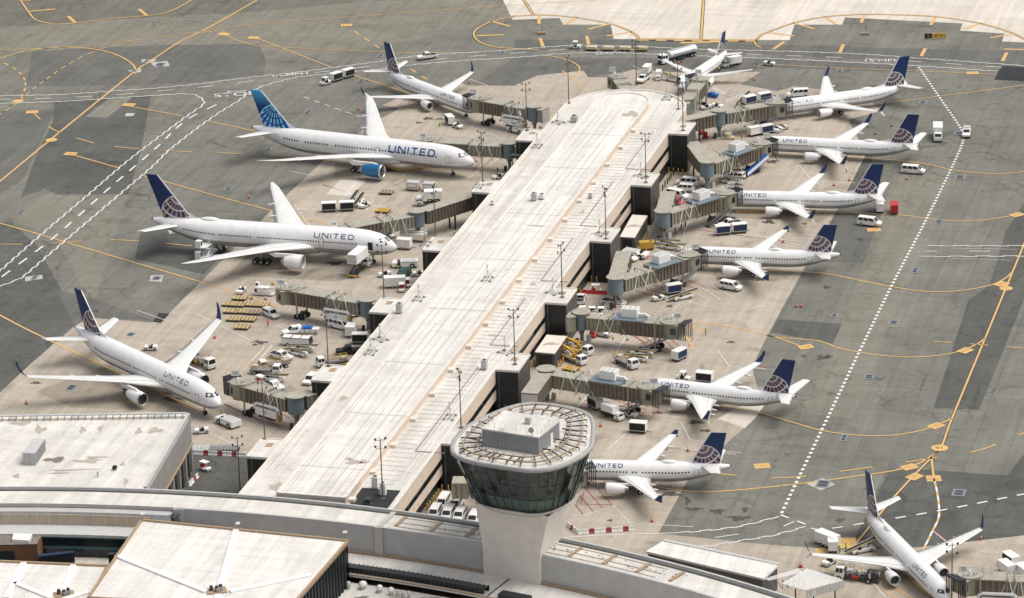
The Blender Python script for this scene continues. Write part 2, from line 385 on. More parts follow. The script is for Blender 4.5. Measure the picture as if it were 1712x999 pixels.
Y([(208, 176), (306, 194)], .4); Y([(349, 203), (450, 224)], .4); YD([(55, 188), (90, 217), (150, 237), (201, 246), (300, 253), (383, 256), (480, 262), (620, 275)], .4, 7, 7)
Y([(119, 258), (200, 281)], .45); Y([(237, 293), (430, 346), (560, 378)], .4)
Y([(-15, 370), (0, 373), (70, 393), (113, 406), (334, 471), (395, 489), (470, 515)], .45); YD([(-10, 408), (60, 408), (113, 405), (165, 401), (235, 403), (300, 409), (380, 418)], .4, 7, 7)
Y([(-20, 517), (0, 527), (60, 558), (200, 624), (345, 692)], .5)
Y([(1400, 188), (1465, 175), (1740, 139)], .35); Y([(1260, 110), (1297, 108), (1390, 113), (1619, 122), (1666, 124)], .3)
Y([(1300, 258), (1423, 263), (1500, 268), (1546, 274), (1588, 283), (1634, 289), (1679, 290), (1730, 285)], .38)
Y([(1270, 350), (1398, 355), (1500, 359), (1548, 365), (1588, 369), (1634, 369), (1684, 362), (1730, 354)], .4)
Y([(1200, 448), (1282, 452), (1377, 457), (1423, 466), (1490, 479), (1533, 486), (1571, 488), (1614, 485), (1659, 476), (1684, 463), (1690, 456)], .42)
Y([(1725, 370), (1712, 408), (1674, 500), (1646, 568), (1591, 701), (1575, 744), (1558, 764), (1500, 825), (1428, 912)], .42, True)
Y([(1150, 545), (1180, 540), (1282, 560), (1340, 579)], .4); Y([(1282, 560), (1301, 564), (1370, 570), (1395, 580), (1438, 589), (1480, 595), (1528, 597), (1571, 594), (1606, 587), (1634, 575), (1646, 566)], .42)
Y([(1130, 668), (1216, 681), (1263, 688), (1335, 709), (1375, 720), (1423, 727), (1468, 729), (1508, 726), (1543, 719), (1566, 711), (1591, 700)], .42)
Y([(990, 808), (1086, 813), (1124, 818), (1161, 822), (1212, 821), (1290, 814), (1382, 803), (1488, 788), (1521, 780), (1546, 770), (1573, 750)], .45)
YD([(1175, 790), (1290, 799), (1337, 797), (1377, 792), (1508, 774), (1558, 766), (1614, 758), (1650, 749), (1740, 712)], .4, 7, 7)
YD([(1560, 571), (1610, 574), (1712, 582)], .4, 4, 4)
Y([(1557, 764), (1561, 797)], .42); p_ = path([(1561, 800), (1567, 824), (1570, 862), (1558, 890), (1543, 920)])
ribbon(yl, p_, .42, ZY, M['y']); dashes(wl, p_, 2.2, 2.2, .42, ZW, M['w'])
Y([(1430, 950), (1470, 965), (1500, 985), (1540, 1010)], .45); Y([(1380, 950), (1440, 968), (1520, 1012)], .3)
for px in ([(860, 28), (827, 34), (802, 45), (792, 56), (802, 70), (832, 79), (900, 83)], [(855, 27), (910, 25), (960, 29), (1018, 39), (1051, 51), (1066, 61), (1067, 67)],
           [(1272, 79), (1262, 72), (1272, 59), (1284, 54), (1325, 39), (1380, 28), (1443, 24), (1508, 25), (1566, 28), (1634, 38), (1684, 52), (1712, 65), (1735, 80)],
           [(1177, -12), (1172, 66)], [(870, -12), (876, 0), (892, 25)]): Y(px, .55, True)
p_ = path([(1067, 66), (1267, 68)]); ribbon(bk, p_, 2.6, ZB, M['yb']); ribbon(yl, p_, .9, ZY, M['y'], .6); dashes(yl, p_, 3, 2, .9, ZY, M['y'], -.6)
for a, b in (((902, 26), (901, 40)), ((965, 29), (943, 42)), ((1019, 40), (983, 49)), ((1057, 53), (1014, 60)), ((981, 60), (984, 74)), ((903, 64), (908, 78)), ((819, 35), (853, 44)),
             ((797, 60), (842, 58)), ((1284, 54), (1328, 60)), ((1326, 38), (1361, 48)), ((1380, 28), (1398, 41)), ((1445, 25), (1440, 38)), ((1563, 29), (1556, 42)), ((1640, 39), (1610, 49)),
             ((1694, 57), (1656, 63)), ((1293, 82), (1311, 70)), ((1410, 74), (1404, 88)), ((1547, 81), (1540, 94)), ((1683, 88), (1676, 102)), ((1678, 82), (1725, 83)), ((48, 19), (92, 15)),
             ((30, 0), (52, 0)), ((114, 27), (126, 38)), ((232, 15), (246, 26))):
    ribbon(yl, path([a, b], False), .95, ZY, M['y'])
Y([(905, 92), (915, 93), (943, 98), (965, 108), (969, 118), (960, 134)], .4); Y([(940, 118), (960, 135), (983, 155)], .35)
# gate lead-in detail under noses
for a, b in (((735, 190), (770, 203)), ((640, 265), (780, 296)), ((1160, 585), (1146, 560)), ((1000, 808), (1060, 812)), ((1090, 652), (1135, 667)), ((745, 205), (790, 214))): Y([a, b], .35)
for cx, cy in ((1150, 551), (1158, 549), (1166, 552), (1172, 554), (1120, 670), (1128, 668)): Y([(cx - 6, cy + 4), (cx + 6, cy - 4)], .3)

ZIP([(-20, 160), (0, 160), (100, 158), (188, 152), (251, 148), (327, 141), (402, 131), (430, 128), (505, 120), (556, 113), (631, 103), (694, 94), (764, 89), (860, 83), (953, 76), (1000, 76), (1094, 79), (1161, 82),
     (1290, 85), (1433, 90), (1533, 97), (1730, 111)])
ZIP([(-20, 174), (0, 173), (93, 170), (176, 165), (251, 160), (301, 157), (324, 158), (339, 166), (339, 176), (314, 193), (221, 263), (148, 325), (68, 393), (0, 453), (-20, 470)])
ZIP([(400, 168), (415, 156), (430, 148), (455, 139), (505, 128), (581, 121), (640, 115), (676, 110), (764, 102), (860, 96), (953, 89), (1010, 88), (1100, 91), (1290, 98), (1400, 103), (1533, 110), (1666, 119)])
ZIP([(400, 168), (352, 198), (284, 250), (255, 278), (180, 342), (100, 410), (43, 459), (28, 468), (-20, 486)])
WD([(-10, 166), (70, 165), (150, 161), (215, 157), (290, 150), (370, 142), (430, 134), (480, 126), (580, 116), (640, 108), (720, 100), (790, 94), (860, 89), (960, 82), (1100, 84), (1290, 92), (1400, 96), (1533, 103),
    (1712, 115)], .35, 4.5, 6.5)
WD([(362, 175), (310, 202), (258, 250), (180, 317), (90, 397), (0, 465)], .5, 4.5, 4.5)
WD([(1536, 112), (1573, 166), (1606, 214), (1609, 226), (1605, 250), (1548, 368), (1480, 499), (1359, 750), (1305, 861)], .65, 1.1, 1.1)
WD([(1305, 861), (1350, 878), (1368, 886), (1450, 874), (1570, 854), (1712, 826)], .5, 2.2, 2.2)
ZIP([(1134, 891), (1184, 887), (1237, 880), (1290, 867), (1305, 861)]); ZIP([(1164, 915), (1199, 911), (1252, 902), (1290, 896), (1350, 880)]); WL([(1310, 880), (1328, 872)], .3); WL([(1195, 899), (1235, 893)], .3)
WL([(945, 899), (1000, 895), (1134, 891)], .3)
ZIP([(1550, 411), (1730, 411)], 3.4); ZIP([(1541, 429), (1730, 428)], 3.4); WL([(1545, 420), (1566, 420)], .35); WL([(1621, 420), (1655, 420)], .35); WL([(1590, 415), (1700, 417)], .12); WL([(1590, 432), (1690, 435)], .12)
WD([(508, 162), (550, 177), (615, 200)], .3, 2.5, 2.2); WD([(493, 342), (518, 378)], .25, 1.6, 1.4)
# envelopes round the stands
for px in ([(483, 286), (545, 298), (626, 283), (660, 276)], [(714, 290), (779, 300), (842, 260)], [(690, 197), (716, 203), (747, 198), (830, 228), (868, 242)], [(229, 519), (284, 538), (320, 530)],
           [(327, 524), (430, 575), (442, 580), (420, 604)], [(463, 546), (490, 535), (473, 529), (538, 549), (580, 538)], [(463, 546), (500, 556)], [(455, 577), (432, 604)], [(375, 676), (479, 724), (520, 742)],
           [(322, 711), (404, 749), (430, 740)], [(1171, 397), (1143, 394), (1155, 358)], [(1171, 397), (1215, 392)], [(1041, 491), (1123, 453)], [(1072, 505), (1092, 500)], [(1110, 519), (1151, 504), (1230, 526), (1275, 510)],
           [(1190, 478), (1226, 497), (1190, 504), (1167, 491)], [(1174, 482), (1205, 501)], [(1053, 553), (1031, 587)], [(1151, 583), (1199, 585), (1219, 612), (1257, 616), (1287, 618)], [(1085, 598), (1156, 598), (1148, 609), (1084, 604)],
           [(993, 651), (964, 682)], [(1091, 700), (1139, 706), (1153, 735), (1184, 740), (1200, 746)], [(1050, 722), (1016, 751), (985, 752)], [(1102, 748), (1173, 752), (1230, 760)], [(950, 862), (977, 862), (1025, 846), (1055, 876), (1106, 878), (1159, 881)],
           [(1228, 150), (1262, 163), (1300, 158)], [(1180, 212), (1212, 212), (1230, 224)], [(1175, 250), (1182, 241), (1240, 244)], [(1245, 255), (1280, 250)], [(1228, 298), (1255, 282)], [(1337, 278), (1356, 300)], [(1282, 290), (1337, 278)],
           [(1345, 302), (1430, 306)], [(1320, 392), (1370, 394)], [(1270, 395), (1340, 410)], [(540, 309), (593, 325)], [(860, 150), (890, 165)], [(1392, 960), (1450, 962), (1480, 999)], [(1075, 130), (1110, 140)], [(1058, 110), (1082, 121)],
           [(603, 340), (626, 332), (613, 352)], [(720, 345), (745, 352)], [(740, 395), (800, 370)], [(1200, 155), (1265, 172), (1235, 190)], [(475, 480), (520, 470)], [(560, 455), (640, 465)], [(1290, 448), (1200, 442)],
           [(660, 306), (675, 300)], [(672, 294), (700, 285), (712, 290)], [(1001, 568), (1042, 576)], [(1001, 574), (1038, 582)]):
    WL(px, .2)
for px in ([(1560, 888), (1600, 920), (1680, 930)], [(1690, 960), (1640, 985)], [(785, 132), (825, 147), (838, 143)], [(1340, 405), (1230, 392)], [(375, 676), (520, 742)], [(540, 309), (600, 328)], [(1260, 614), (1300, 620)], [(1102, 748), (1240, 757)]): WR(px)
# red hatched keep-clear zones under the bridges
def hatch(poly, n, d=(1, .52)):
    a, b, c, e = [Vector(q) for q in poly]
    for i in range(n + 1):
        t = i / n; RL([tuple(a.lerp(b, t)), tuple(e.lerp(c, t))])
for poly, n in (([(1060, 485), (1120, 455), (1180, 480), (1110, 500)], 5), ([(1170, 385), (1200, 362), (1250, 375), (1230, 392)], 4), ([(1056, 556), (1110, 556), (1146, 588), (1095, 590)], 4),
                ([(968, 680), (995, 652), (1085, 680), (1070, 706)], 5), ([(955, 835), (985, 800), (1023, 844), (975, 860)], 3), ([(430, 690), (450, 670), (490, 690), (470, 715)], 3),
                ([(800, 240), (830, 255), (800, 290), (770, 280)], 3), ([(600, 375), (640, 385), (670, 360), (650, 350)], 3), ([(540, 515), (590, 500), (620, 525), (570, 535)], 3), ([(1215, 255), (1290, 245), (1300, 270), (1240, 290)], 4),
                ([(1200, 180), (1260, 170), (1330, 200), (1290, 205)], 3), ([(838, 200), (870, 185), (880, 205), (850, 212)], 3)): hatch(poly, n)
for px in ([(1121, 594), (1051, 558)], [(1159, 565), (1146, 588)], [(1104, 681), (1082, 706)], [(976, 823), (971, 843), (1023, 844)], [(1130, 555), (1159, 565)], [(1190, 250), (1215, 262)]): RL(px)
# ladder crossings by the small jet
for a, b in (((1185, 144), (1212, 156)), ((1248, 155), (1215, 170)), ((1000, 567), (1036, 577))):
    a, b = Vector(a), Vector(b); d = (b - a).normalized(); nx = Vector((-d.y, d.x)) * 3
    WL([tuple(a + nx * .6), tuple(b + nx * .6)]); WL([tuple(a - nx * .6), tuple(b - nx * .6)])
    for i in range(9):
        q = a.lerp(b, i / 8); WL([tuple(q + nx * .6), tuple(q - nx * .6)])
# painted signs on the pavement
def textmesh(s, size):
    cu = bpy.data.curves.new('t', 'FONT'); cu.body = s; cu.size = size; cu.align_x = 'CENTER'; cu.align_y = 'CENTER'
    o = bpy.data.objects.new('t', cu); COL.objects.link(o); bpy.context.view_layer.update()
    me = bpy.data.meshes.new_from_object(o.evaluated_get(bpy.context.evaluated_depsgraph_get()))
    vs = [v.co.copy() for v in me.vertices]; fs = [tuple(p.vertices) for p in me.polygons]
    bpy.data.objects.remove(o); bpy.data.curves.remove(cu); bpy.data.meshes.remove(me); return vs, fs
def gtext(b, s, size, px, ang, z, m, sx=1.0):
    vs, fs = textmesh(s, size); c = P2(*px); co, si = math.cos(ang), math.sin(ang)
    b.add([(c.x + co * v.x * sx - si * v.y, c.y + si * v.x * sx + co * v.y, z) for v in vs], fs, m)
def gsign(px, w, h, ang, text=None, tm='ytext', m='y', ts=1.0):
    c = P(*px); yl.box((c.x, c.y, ZY + .004), (w, h, .004), M[m], ang)
    if text: gtext(bk, text, h * .66 * ts, px, ang, ZY + .012, M[tm])
gsign((1171, 70.5), 11, 1.4, 0)
for px, a, t in (((1347, 580), R(20), '103'), ((1614, 586), R(45), '103'), ((1675, 475), R(45), '105'), ((1565, 712), R(40), '102'), ((1520, 781), R(30), '101'), ((1274, 779), R(5), '101'), ((1700, 359), R(30), '107'),
                 ((1461, 384), R(3), '105'), ((1626, 122), 0, '110'), ((216, 175), R(-15), '104'), ((118, 257), R(-15), '103'), ((374, 57), R(-30), '2'), ((424, 63), R(-20), '3'), ((579, 42), R(0), '112'),
                 ((54, 187), R(5), '101'), ((1529, 797), R(45), '70')): gsign(px, 3.2, 2.5, a, t)
gsign((1561, 800), 2.9, 3.0, PI, '70A', ts=.8); gsign((1411, 908), 4.6, 5.0, PI + R(-6), 'TAXI', ts=.5); gsign((1374, 921), 2.6, 2.4, R(-6), '70')
for px, r, t in (((1571, 749), 1.75, '91'), ((1682, 482), 1.5, None), ((86, 234), 1.55, None), ((30, 169), 1.5, None)):
    c = P(*px); yl.add([(c.x + r * math.cos(i * PI / 12), c.y + r * math.sin(i * PI / 12), ZY + .006) for i in range(24)], [tuple(range(24))], M['y'])
    if t: gtext(bk, t, 1.8, px, 0, ZY + .014, M['yb'])
gtext(wl, 'STOP', 4.6, (393, 158), R(8), ZW, M['w'], 1.05); WL([(378, 161), (382, 153), (412, 152)], .5)
gtext(wl, '15 MPH', 3.2, (484, 125), R(10), ZW, M['w']); gtext(wl, '15 MPH', 3.2, (1475, 101), R(-4), ZW, M['w']); gtext(wl, 'SLOW', 3, (1020, 89), R(0), ZW, M['w'])
struct(yl.build('yellow_taxi_lines')); struct(wl.build('white_road_lines')); struct(rl.build('red_stand_lines')); struct(bk.build('black_line_borders'))
# drain grates set flush in the paving
gr = MB()
for px, w, h in (((1376, 809), 3.4, 2.2), ((1605, 296), 3, 2), ((1494, 539), 2.2, 1.6), ((1453, 630), 2.4, 1.6), ((1570, 370), 2, 1.4), ((1530, 452), 3.4, 1), ((1411, 732), 3.4, .9), ((1603, 824), 3, 2), ((262, 465), 2, 1.5), ((382, 315), 2, 1.4),
                 ((35, 354), 3, .8), ((293, 386), 2.6, .8), ((58, 464), 2.4, .8), ((119, 648), 3, 1.6), ((219, 559), 1.8, 1.2), ((515, 187), 3.2, 1.4), ((604, 135), 2.4, 1.4), ((636, 93), 3, 1.2), ((840, 88), 2.4, 1), ((1543, 171), 2.4, 1.6),
                 ((1602, 223), 2.6, 1.6), ((268, 108), 3, 2), ((245, 102), 2.4, .7), ((224, 118), 2, .6), ((449, 249), 1.6, 1.2), ((1404, 117), 2.4, 1.2), ((1395, 527), 2, 1)):
    c = P(*px); gr.box((c.x, c.y, .100), (w + .5, h + .5, .006), M['grey'], AX); gr.box((c.x, c.y, .106), (w, h, .006), M['jb_blue'], AX)
    for k in (-.22, .22): gr.box((c.x + k * w * math.cos(AX), c.y + k * w * math.sin(AX), .112), (w * .34, h * .8, .005), M['dark'], AX)
struct(gr.build('drain_grates'))
# ------------------------------------------------------------------ the pier
ZR0, ZR1 = 9.8, 11.4
def thing(name, label, cat, loc=(0, 0, 0), rz=0.0, group=None):
    return tag(empty(name, loc, rz), label, cat, group)
def wq(b, pts, m): b.add([tuple(W(*p)) for p in pts], [tuple(range(len(pts)))], m)
def wbox(b, s0, s1, t0, t1, z0, z1, m):
    c = W((s0 + s1) / 2, (t0 + t1) / 2, (z0 + z1) / 2); b.box(c, (abs(s1 - s0), abs(t1 - t0), abs(z1 - z0)), m, AX)
SN, SF, TL, TR = -22.0, 250.0, -30.8, 0.6
def roundend(tl, tr, sf, r, n=18):
    c = (tl + tr) / 2; h = (tr - tl) / 2
    return [(sf + r * math.sin(PI * i / n), c + h * math.cos(PI * i / n)) for i in range(n + 1)]
pier = thing('terminal_pier', 'long white roofed terminal pier with gate blocks along both sides', 'terminal')
endc = roundend(TL, TR, SF, 15.5)
outline = [(SN, TR)] + endc + [(SN, TL)]
b = MB(); b.prism([W(s, t) for s, t in outline], ZR0 - .35, ZR0, M['roof']); b.build('roof', pier)
# parapet lip
b = MB()
edge = [W(SN, TR - .2, ZR0 + .12)] + [W(s, t * .987 - .2, ZR0 + .12) for s, t in endc] + [W(SN, TL + .2, ZR0 + .12)]
for p, q in zip(edge, edge[1:]): b.bar(p, q, .5, .26, M['concrete_w'])
b.build('parapet', pier)
# walls: cream spandrel, window band, cream spandrel, dark undercroft
def wallring(name, inset, z0, z1, m, par=pier):
    b = MB(); pts = [(SN, TR - inset)] + [(s - inset * .5, t * (1 - inset / 16)) for s, t in endc] + [(SN, TL + inset)]
    for p, q in zip(pts, pts[1:]):
        b.add([W(*p, z0), W(*q, z0), W(*q, z1), W(*p, z1)], [(0, 1, 2, 3)], m)
    return b.build(name, par)
wallring('upper_wall', .05, 6.7, 9.6, M['cream']); wallring('window_band', .45, 5.3, 6.75, M['blackband'])
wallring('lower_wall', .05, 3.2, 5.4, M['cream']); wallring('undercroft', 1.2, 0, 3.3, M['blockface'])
b = MB()
for s in [x * 3.2 + SN for x in range(86)]:
    if s < SF: b.add([W(s, TR - .03, 3.2), W(s + .06, TR - .03, 3.2), W(s + .06, TR - .03, 9.5), W(s, TR - .03, 9.5)], [(0, 1, 2, 3)], M['trim'])
    if s < SF and int(s * 10) % 3 == 0: wbox(b, s, s + .15, TR - .6, TR - .42, 5.4, 6.7, M['grey'])
b.build('panel_joint', pier)
# raised central roof
rt = roundend(-22.5, -8.8, 249, 8.5); ro = [(-9.5, -8.8)] + rt + [(-9.5, -22.5)]
b = MB(); b.prism([W(s, t) for s, t in ro], ZR0, ZR1, M['cream'], M['roof2']); hr = b.build('raised_roof', pier)
b = MB(); e2 = [W(s, t, ZR1 + .1) for s, t in ro + ro[:1]]
for p, q in zip(e2, e2[1:]): b.bar(p, q, .35, .22, M['concrete_w'])
b.build('raised_parapet', pier)
b = MB(); rnd = random.Random(3)
for t in (-21.7, -20.9, -19.4, -17.9, -16.3, -14.6, -13, -11.4, -9.9):
    s = -8.8
    while s < 240:
        e = s + rnd.uniform(22, 48)
        if rnd.random() < .8: wbox(b, s, min(e, 243), t - .05, t + .05, ZR1, ZR1 + .05, M['roofseam'])
        s = e + rnd.uniform(1, 12)
for s in (4.5, 33, 62, 95, 128, 160, 195, 222): wbox(b, s, s + .1, -22.3, -9, ZR1, ZR1 + .045, M['roofseam'])
b.build('raised_roof_seam', hr)
b = MB()
s = 2.0
while s < 236:
    wbox(b, s, s + .06, -8.4, -1.4 - rnd.uniform(0, 3), ZR0, ZR0 + .05, M['roofseam']); s += 2.3
for s in range(-8, 240, 14): wbox(b, s, s + 1.6, -9.3, -7.6, ZR0, ZR0 + .7, M['concrete_w'])
for t in (-1.5, -2.6, -29.4, -27.9):
    s = 5
    while s < 235:
        e = s + rnd.uniform(14, 36); wbox(b, s, e, t - .045, t + .045, ZR0, ZR0 + .07, M['roofseam']); s = e + rnd.uniform(3, 9)
b.build('roof_seam', pier)
b = MB()
for s0, s1, t in ((19, 66, -3.3), (79, 108, -4.2), (120, 149, -3.6), (158, 191, -4), (201, 231, -3.4)):
    wbox(b, s0, s1, t - .07, t + .07, ZR0 + .1, ZR0 + .24, M['grey']); wbox(b, s0, s0 + .13, t, t + 6, ZR0 + .1, ZR0 + .23, M['grey'])
b.build('conduit', pier)
b = MB()
wbox(b, -14, -.5, -8.3, -.6, ZR0 + .004, ZR0 + .06, M['asph_new']); wbox(b, -9.9, -9.55, -22.5, -8.9, ZR0 - .2, ZR1 - .1, M['gpanel'])
b.build('bare_roof_well', pier)
b = MB()
for i, (s, t, a, c) in enumerate(((8, -12.4, 1.2, 1.6), (8.6, -10.6, .8, 1), (9.4, -14, .7, .6), (60, -6, 1, .5), (118, -5, .8, .6), (240, -11, 2.2, 2), (152, -13, .5, 2), (168, -6, 1.4, .5), (85, -5, .6, 1.4), (-3, -25, 2, 1), (44, -26, 1.4, .8))):
    q = [W(s + x, t + y, 0) for x, y in blob(0, 0, a, c, 40 + i)]; z = (ZR1 if -22 < t < -9 else ZR0) + .03
    b = MB(); b.prism([(p.x, p.y) for p in q], z, z, M['roofseam'], sides=False); b.build('roof_stain', pier)

ORD = ['nearest', 'second nearest', 'third', 'fourth', 'fifth', 'farthest']
LB = [(10.5, 20.1), (52.5, 61.7), (94, 103.4), (135.4, 144.6), (177.8, 187), (219, 228.4)]
RB = [(24, 33.8), (65.3, 75.2), (106.6, 116.4), (148, 157.8), (189.3, 199), (230.5, 240.3)]
def block(s0, s1, t0, t1, lab, bollards=None):
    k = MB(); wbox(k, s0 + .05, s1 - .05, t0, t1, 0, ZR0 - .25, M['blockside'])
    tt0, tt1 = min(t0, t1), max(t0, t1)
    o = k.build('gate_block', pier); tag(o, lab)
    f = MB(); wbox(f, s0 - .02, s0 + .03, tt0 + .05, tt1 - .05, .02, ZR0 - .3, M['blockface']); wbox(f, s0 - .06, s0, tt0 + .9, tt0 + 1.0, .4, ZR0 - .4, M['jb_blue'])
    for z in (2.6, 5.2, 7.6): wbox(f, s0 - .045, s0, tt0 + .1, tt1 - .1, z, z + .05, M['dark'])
    f.build('dark_face', o)
    r = MB(); wbox(r, s0 - .15, s1 + .15, tt0 - .12, tt1 + .12, ZR0 - .28, ZR0 + .03, M['roof'])
    for a, c, d, e in ((s0 - .15, s0 + .15, tt0 - .12, tt1 + .12), (s1 - .15, s1 + .15, tt0 - .12, tt1 + .12)): wbox(r, a, c, d, e, ZR0 + .03, ZR0 + .2, M['concrete_w'])
    tt = tt0 if t0 < -20 else tt1
    wbox(r, s0 - .1, s1 + .1, tt - .15, tt + .12, ZR0 + .03, ZR0 + .2, M['concrete_w'])
    wbox(r, s0 + 5.5, s0 + 7.6, (tt0 + tt1) / 2 - .6, (tt0 + tt1) / 2 + .8, ZR0 + .03, ZR0 + .06, M['trim'])
    r.build('block_roof', o)
for i, (a, c) in enumerate(LB): block(a, c, TL + .3, -35.4, None)
for i, (a, c) in enumerate(RB): block(a, c, TR - .3, 5.4, None)
k = MB(); wbox(k, 217, 219, -36.5, -30.9, 6.2, 6.5, M['jb_dark'])
for t in (-36, -33.5): k.cyl(W(217.3, t, 0), W(217.3, t, 6.2), .15, M['dark'], n=6)
k.build('entrance_canopy', pier)
# small low stores between the right hand blocks
def store(pts, z, label):
    t = thing('store_room', label, 'outbuilding'); q = [P2(x, y, z) for x, y in pts]
    k = MB(); k.prism(q, 0, z - .2, M['blockside']); k.build('wall', t)
    c = sum(q, Vector((0, 0))) / 4
    k = MB(); k.prism([c + (v - c) * 1.03 for v in q], z - .2, z, M['concrete_w']); k.build('roof', t)
    k = MB(); a, d = q[3], q[2]; dv = (d - a).normalized(); nn = Vector((-dv.y, dv.x)); nn = -nn if nn.dot(c - a) > 0 else nn
    k.add([(*(a + dv * .6 + nn * .03), .05), (*(d - dv * .6 + nn * .03), .05), (*(d - dv * .6 + nn * .03), z - .7), (*(a + dv * .6 + nn * .03), z - .7)], [(0, 1, 2, 3)], M['blockface']); k.build('door', t)
    k = MB(); k.prism([c + Vector((dx, dy)) for dx, dy in blob(0, 0, 1.6, .9, 9)], z + .02, z + .02, M['roofseam'], sides=False); k.build('roof_stain', t)
store([(1057, 359), (1082, 360.5), (1061, 396), (1037, 394.5)], 3.7, 'low flat roofed store room beside the yellow generator box')
store([(914, 559.5), (947, 562), (927, 590), (895, 587.5)], 3.7, 'low store room with burnt roof patch beside yellow lift trucks')

# ------------------------------------------------------------------ light masts
def mast_proto(h):
    t = empty('light_mast')
    k = MB(); k.cyl((0, 0, 0), (0, 0, h), .135, M['mast'], .09, 8); k.box((0, 0, .06), (.9, .9, .12), M['mast'], .3); k.build('pole', t)
    for z in (h - .4, h - 2.1): k = MB(); k.bar((-.9, 0, z), (.9, 0, z), .07, .07, M['mast']); k.bar((0, -.5, z), (0, .5, z), .07, .07, M['mast']); k.build('cross_arm', t)
    for x, y, z, a in ((-1, 0, h - .1, .5), (1, .1, h - .1, -.4), (-.9, .3, h - 1.8, .6), (.95, -.2, h - 1.7, -.6)):
        k = MB(); k.box((x, y, z), (.34, .25, .42), M['dark'], a); k.box((x, y - .14, z - .02), (.26, .04, .3), M['grey'], a); k.build('floodlight', t)
    return t
MP = mast_proto(12.4); used = [0]
def mast(px, z, lab):
    o = MP if not used[0] else copy_tree(MP); used[0] += 1
    o.location = P(px[0], px[1], z); tag(o, lab, 'light mast', 'floodlight masts around the pier'); o.rotation_euler.z = AX + px[0] * .013; return o
LP = ['standing on the left gate block by the double engined jet with pushback tractor', 'on the left gate block behind the row of yellow trucks', 'on the left gate block in front of the catering lift truck', 'on the left gate block above the grey cargo containers',
      'on the left block by the blue engined jet', 'on the left block beside the far white tractor']
LP[0] = 'on the left gate block closest to the low white building'
for px, l in zip([(443, 733), (549, 612), (642, 497), (728, 395), (807, 302), (881, 218)], LP): mast(px, ZR0 + .03, 'slim rusty floodlight mast ' + l)
for px, l in zip([(861, 609), (940, 497), (1013, 399), (1080, 305), (1142, 218), (1134, 182), (951, 172), (771, 715), (640, 833)],
    ['on the right gate block facing the yellow lift trucks', 'on the right gate block above the red barrier', 'on the right gate block beside the yellow generator', 'on the right gate block next to the three parked vans',
     'on the farthest right gate block', 'on the pier roof beside the small jet', 'at the left shoulder of the rounded pier end', 'on the right gate block just behind the control tower', 'on the pier roof over the bare black roof well']):
    mast(px, ZR0 + .03, 'slim rusty floodlight mast ' + l)
mast((1064, 142), 0, 'slim floodlight mast on the ground beyond the rounded pier end'); mast((402, 826), 0, 'thin floodlight mast in the yard of the golf cart'); mast((1591, 1012), 0, 'tall floodlight mast in front of the jet at lower right')

# ------------------------------------------------------------------ things on the pier roof
def roof_frame(px, lab, kind=0, z=ZR0):
    t = thing('antenna_frame', lab, 'antenna', P(px[0], px[1], z), AX + kind, 'antenna stands on the pier roof')
    k = MB()
    for x, y in ((-1.3, -.9), (1.3, -.9), (1.3, .9), (-1.3, .9)): k.box((x, y, .12), (.7, .45, .22), M['grey'])
    for p, q in (((-1.3, -.9), (1.3, -.9)), ((1.3, -.9), (1.3, .9)), ((1.3, .9), (-1.3, .9)), ((-1.3, .9), (-1.3, -.9)), ((-1.3, 0), (1.3, 0))): k.bar((*p, .28), (*q, .28), .08, .08, M['grey'])
    k.build('base_frame', t)
    k = MB(); k.cyl((0, 0, .2), (0, 0, 3.4 + kind * .4), .06, M['lgrey'], n=6)
    for x, y in ((-1.3, -.9), (1.3, -.9), (0, .9)): k.bar((x, y, .3), (0, 0, 2.2), .05, .05, M['grey'])
    k.build('mast_pole', t)
    k = MB(); k.box((.12, 0, 3.1), (.25, .3, .9), M['white'])
    if kind: k.box((-.2, .1, 2.6), (.25, .3, .7), M['white'])
    k.build('antenna_panel', t)
for px, l, kd in (((870, 217 - 10), 'grey antenna stand beside a light mast near the far left block', 1), ((898, 247 - 2), 'antenna stand over the jet bridge of the blue engined jet', 0), ((933, 205), 'antenna stand at the left roof edge, topmost of that row', 1),
                 ((800, 312), 'antenna stand on the left gate block by the blue engined jet', 0), ((712, 408), 'antenna stand on the left gate block over the grey containers', 0), ((700, 500), 'antenna stand on the left roof edge by a grey cabinet', 0),
                 ((636, 568), 'tripod antenna on left roof edge above the dark pickup', 1), ((620, 590), 'tripod antenna on left roof edge below the dark pickup', 0), ((752, 698), 'tripod antenna on the right roof near the tower', 0),
                 ((845, 590), 'antenna stand on right block facing yellow lift trucks', 1), ((925, 490), 'antenna stand on right block above the red barrier', 1), ((1003, 392), 'antenna stand on right block beside the yellow generator', 1),
                 ((1072, 295), 'antenna stand on right block next to parked vans', 1), ((1115, 165), 'antenna stand at the rounded pier end', 0), ((815, 467), 'low antenna frame in the middle of the raised roof', 0)):
    roof_frame(px, l, kd, ZR1 if px == (815, 467) else ZR0)
def rooftop_box(px, d, lab, m, z=ZR0, cat='roof unit'):
    t = thing('roof_unit', lab, cat, P(px[0], px[1], z), AX)
    k = MB(); k.box((0, 0, .15), (d[0] * .9, d[1] * .9, .3), M['grey']); k.box((0, 0, .3 + d[2] / 2), d, m); k.build('casing', t)
    k = MB(); k.box((0, 0, .34 + d[2]), (d[0] * .6, d[1] * .6, .08), M['dark']); k.build('grille', t); return t
rooftop_box((960, 203), (2, 1.4, 1.3), 'grey louvred roof cabinet at left edge of the far raised roof', M['lgrey'])
rooftop_box((668, 523), (1.4, 1.2, 2), 'tall grey electrical cabinet on the left roof edge', M['lgrey']); rooftop_box((810, 617), (1.4, 1.1, 1.8), 'grey electrical cabinet at the end of a roof conduit', M['lgrey'])
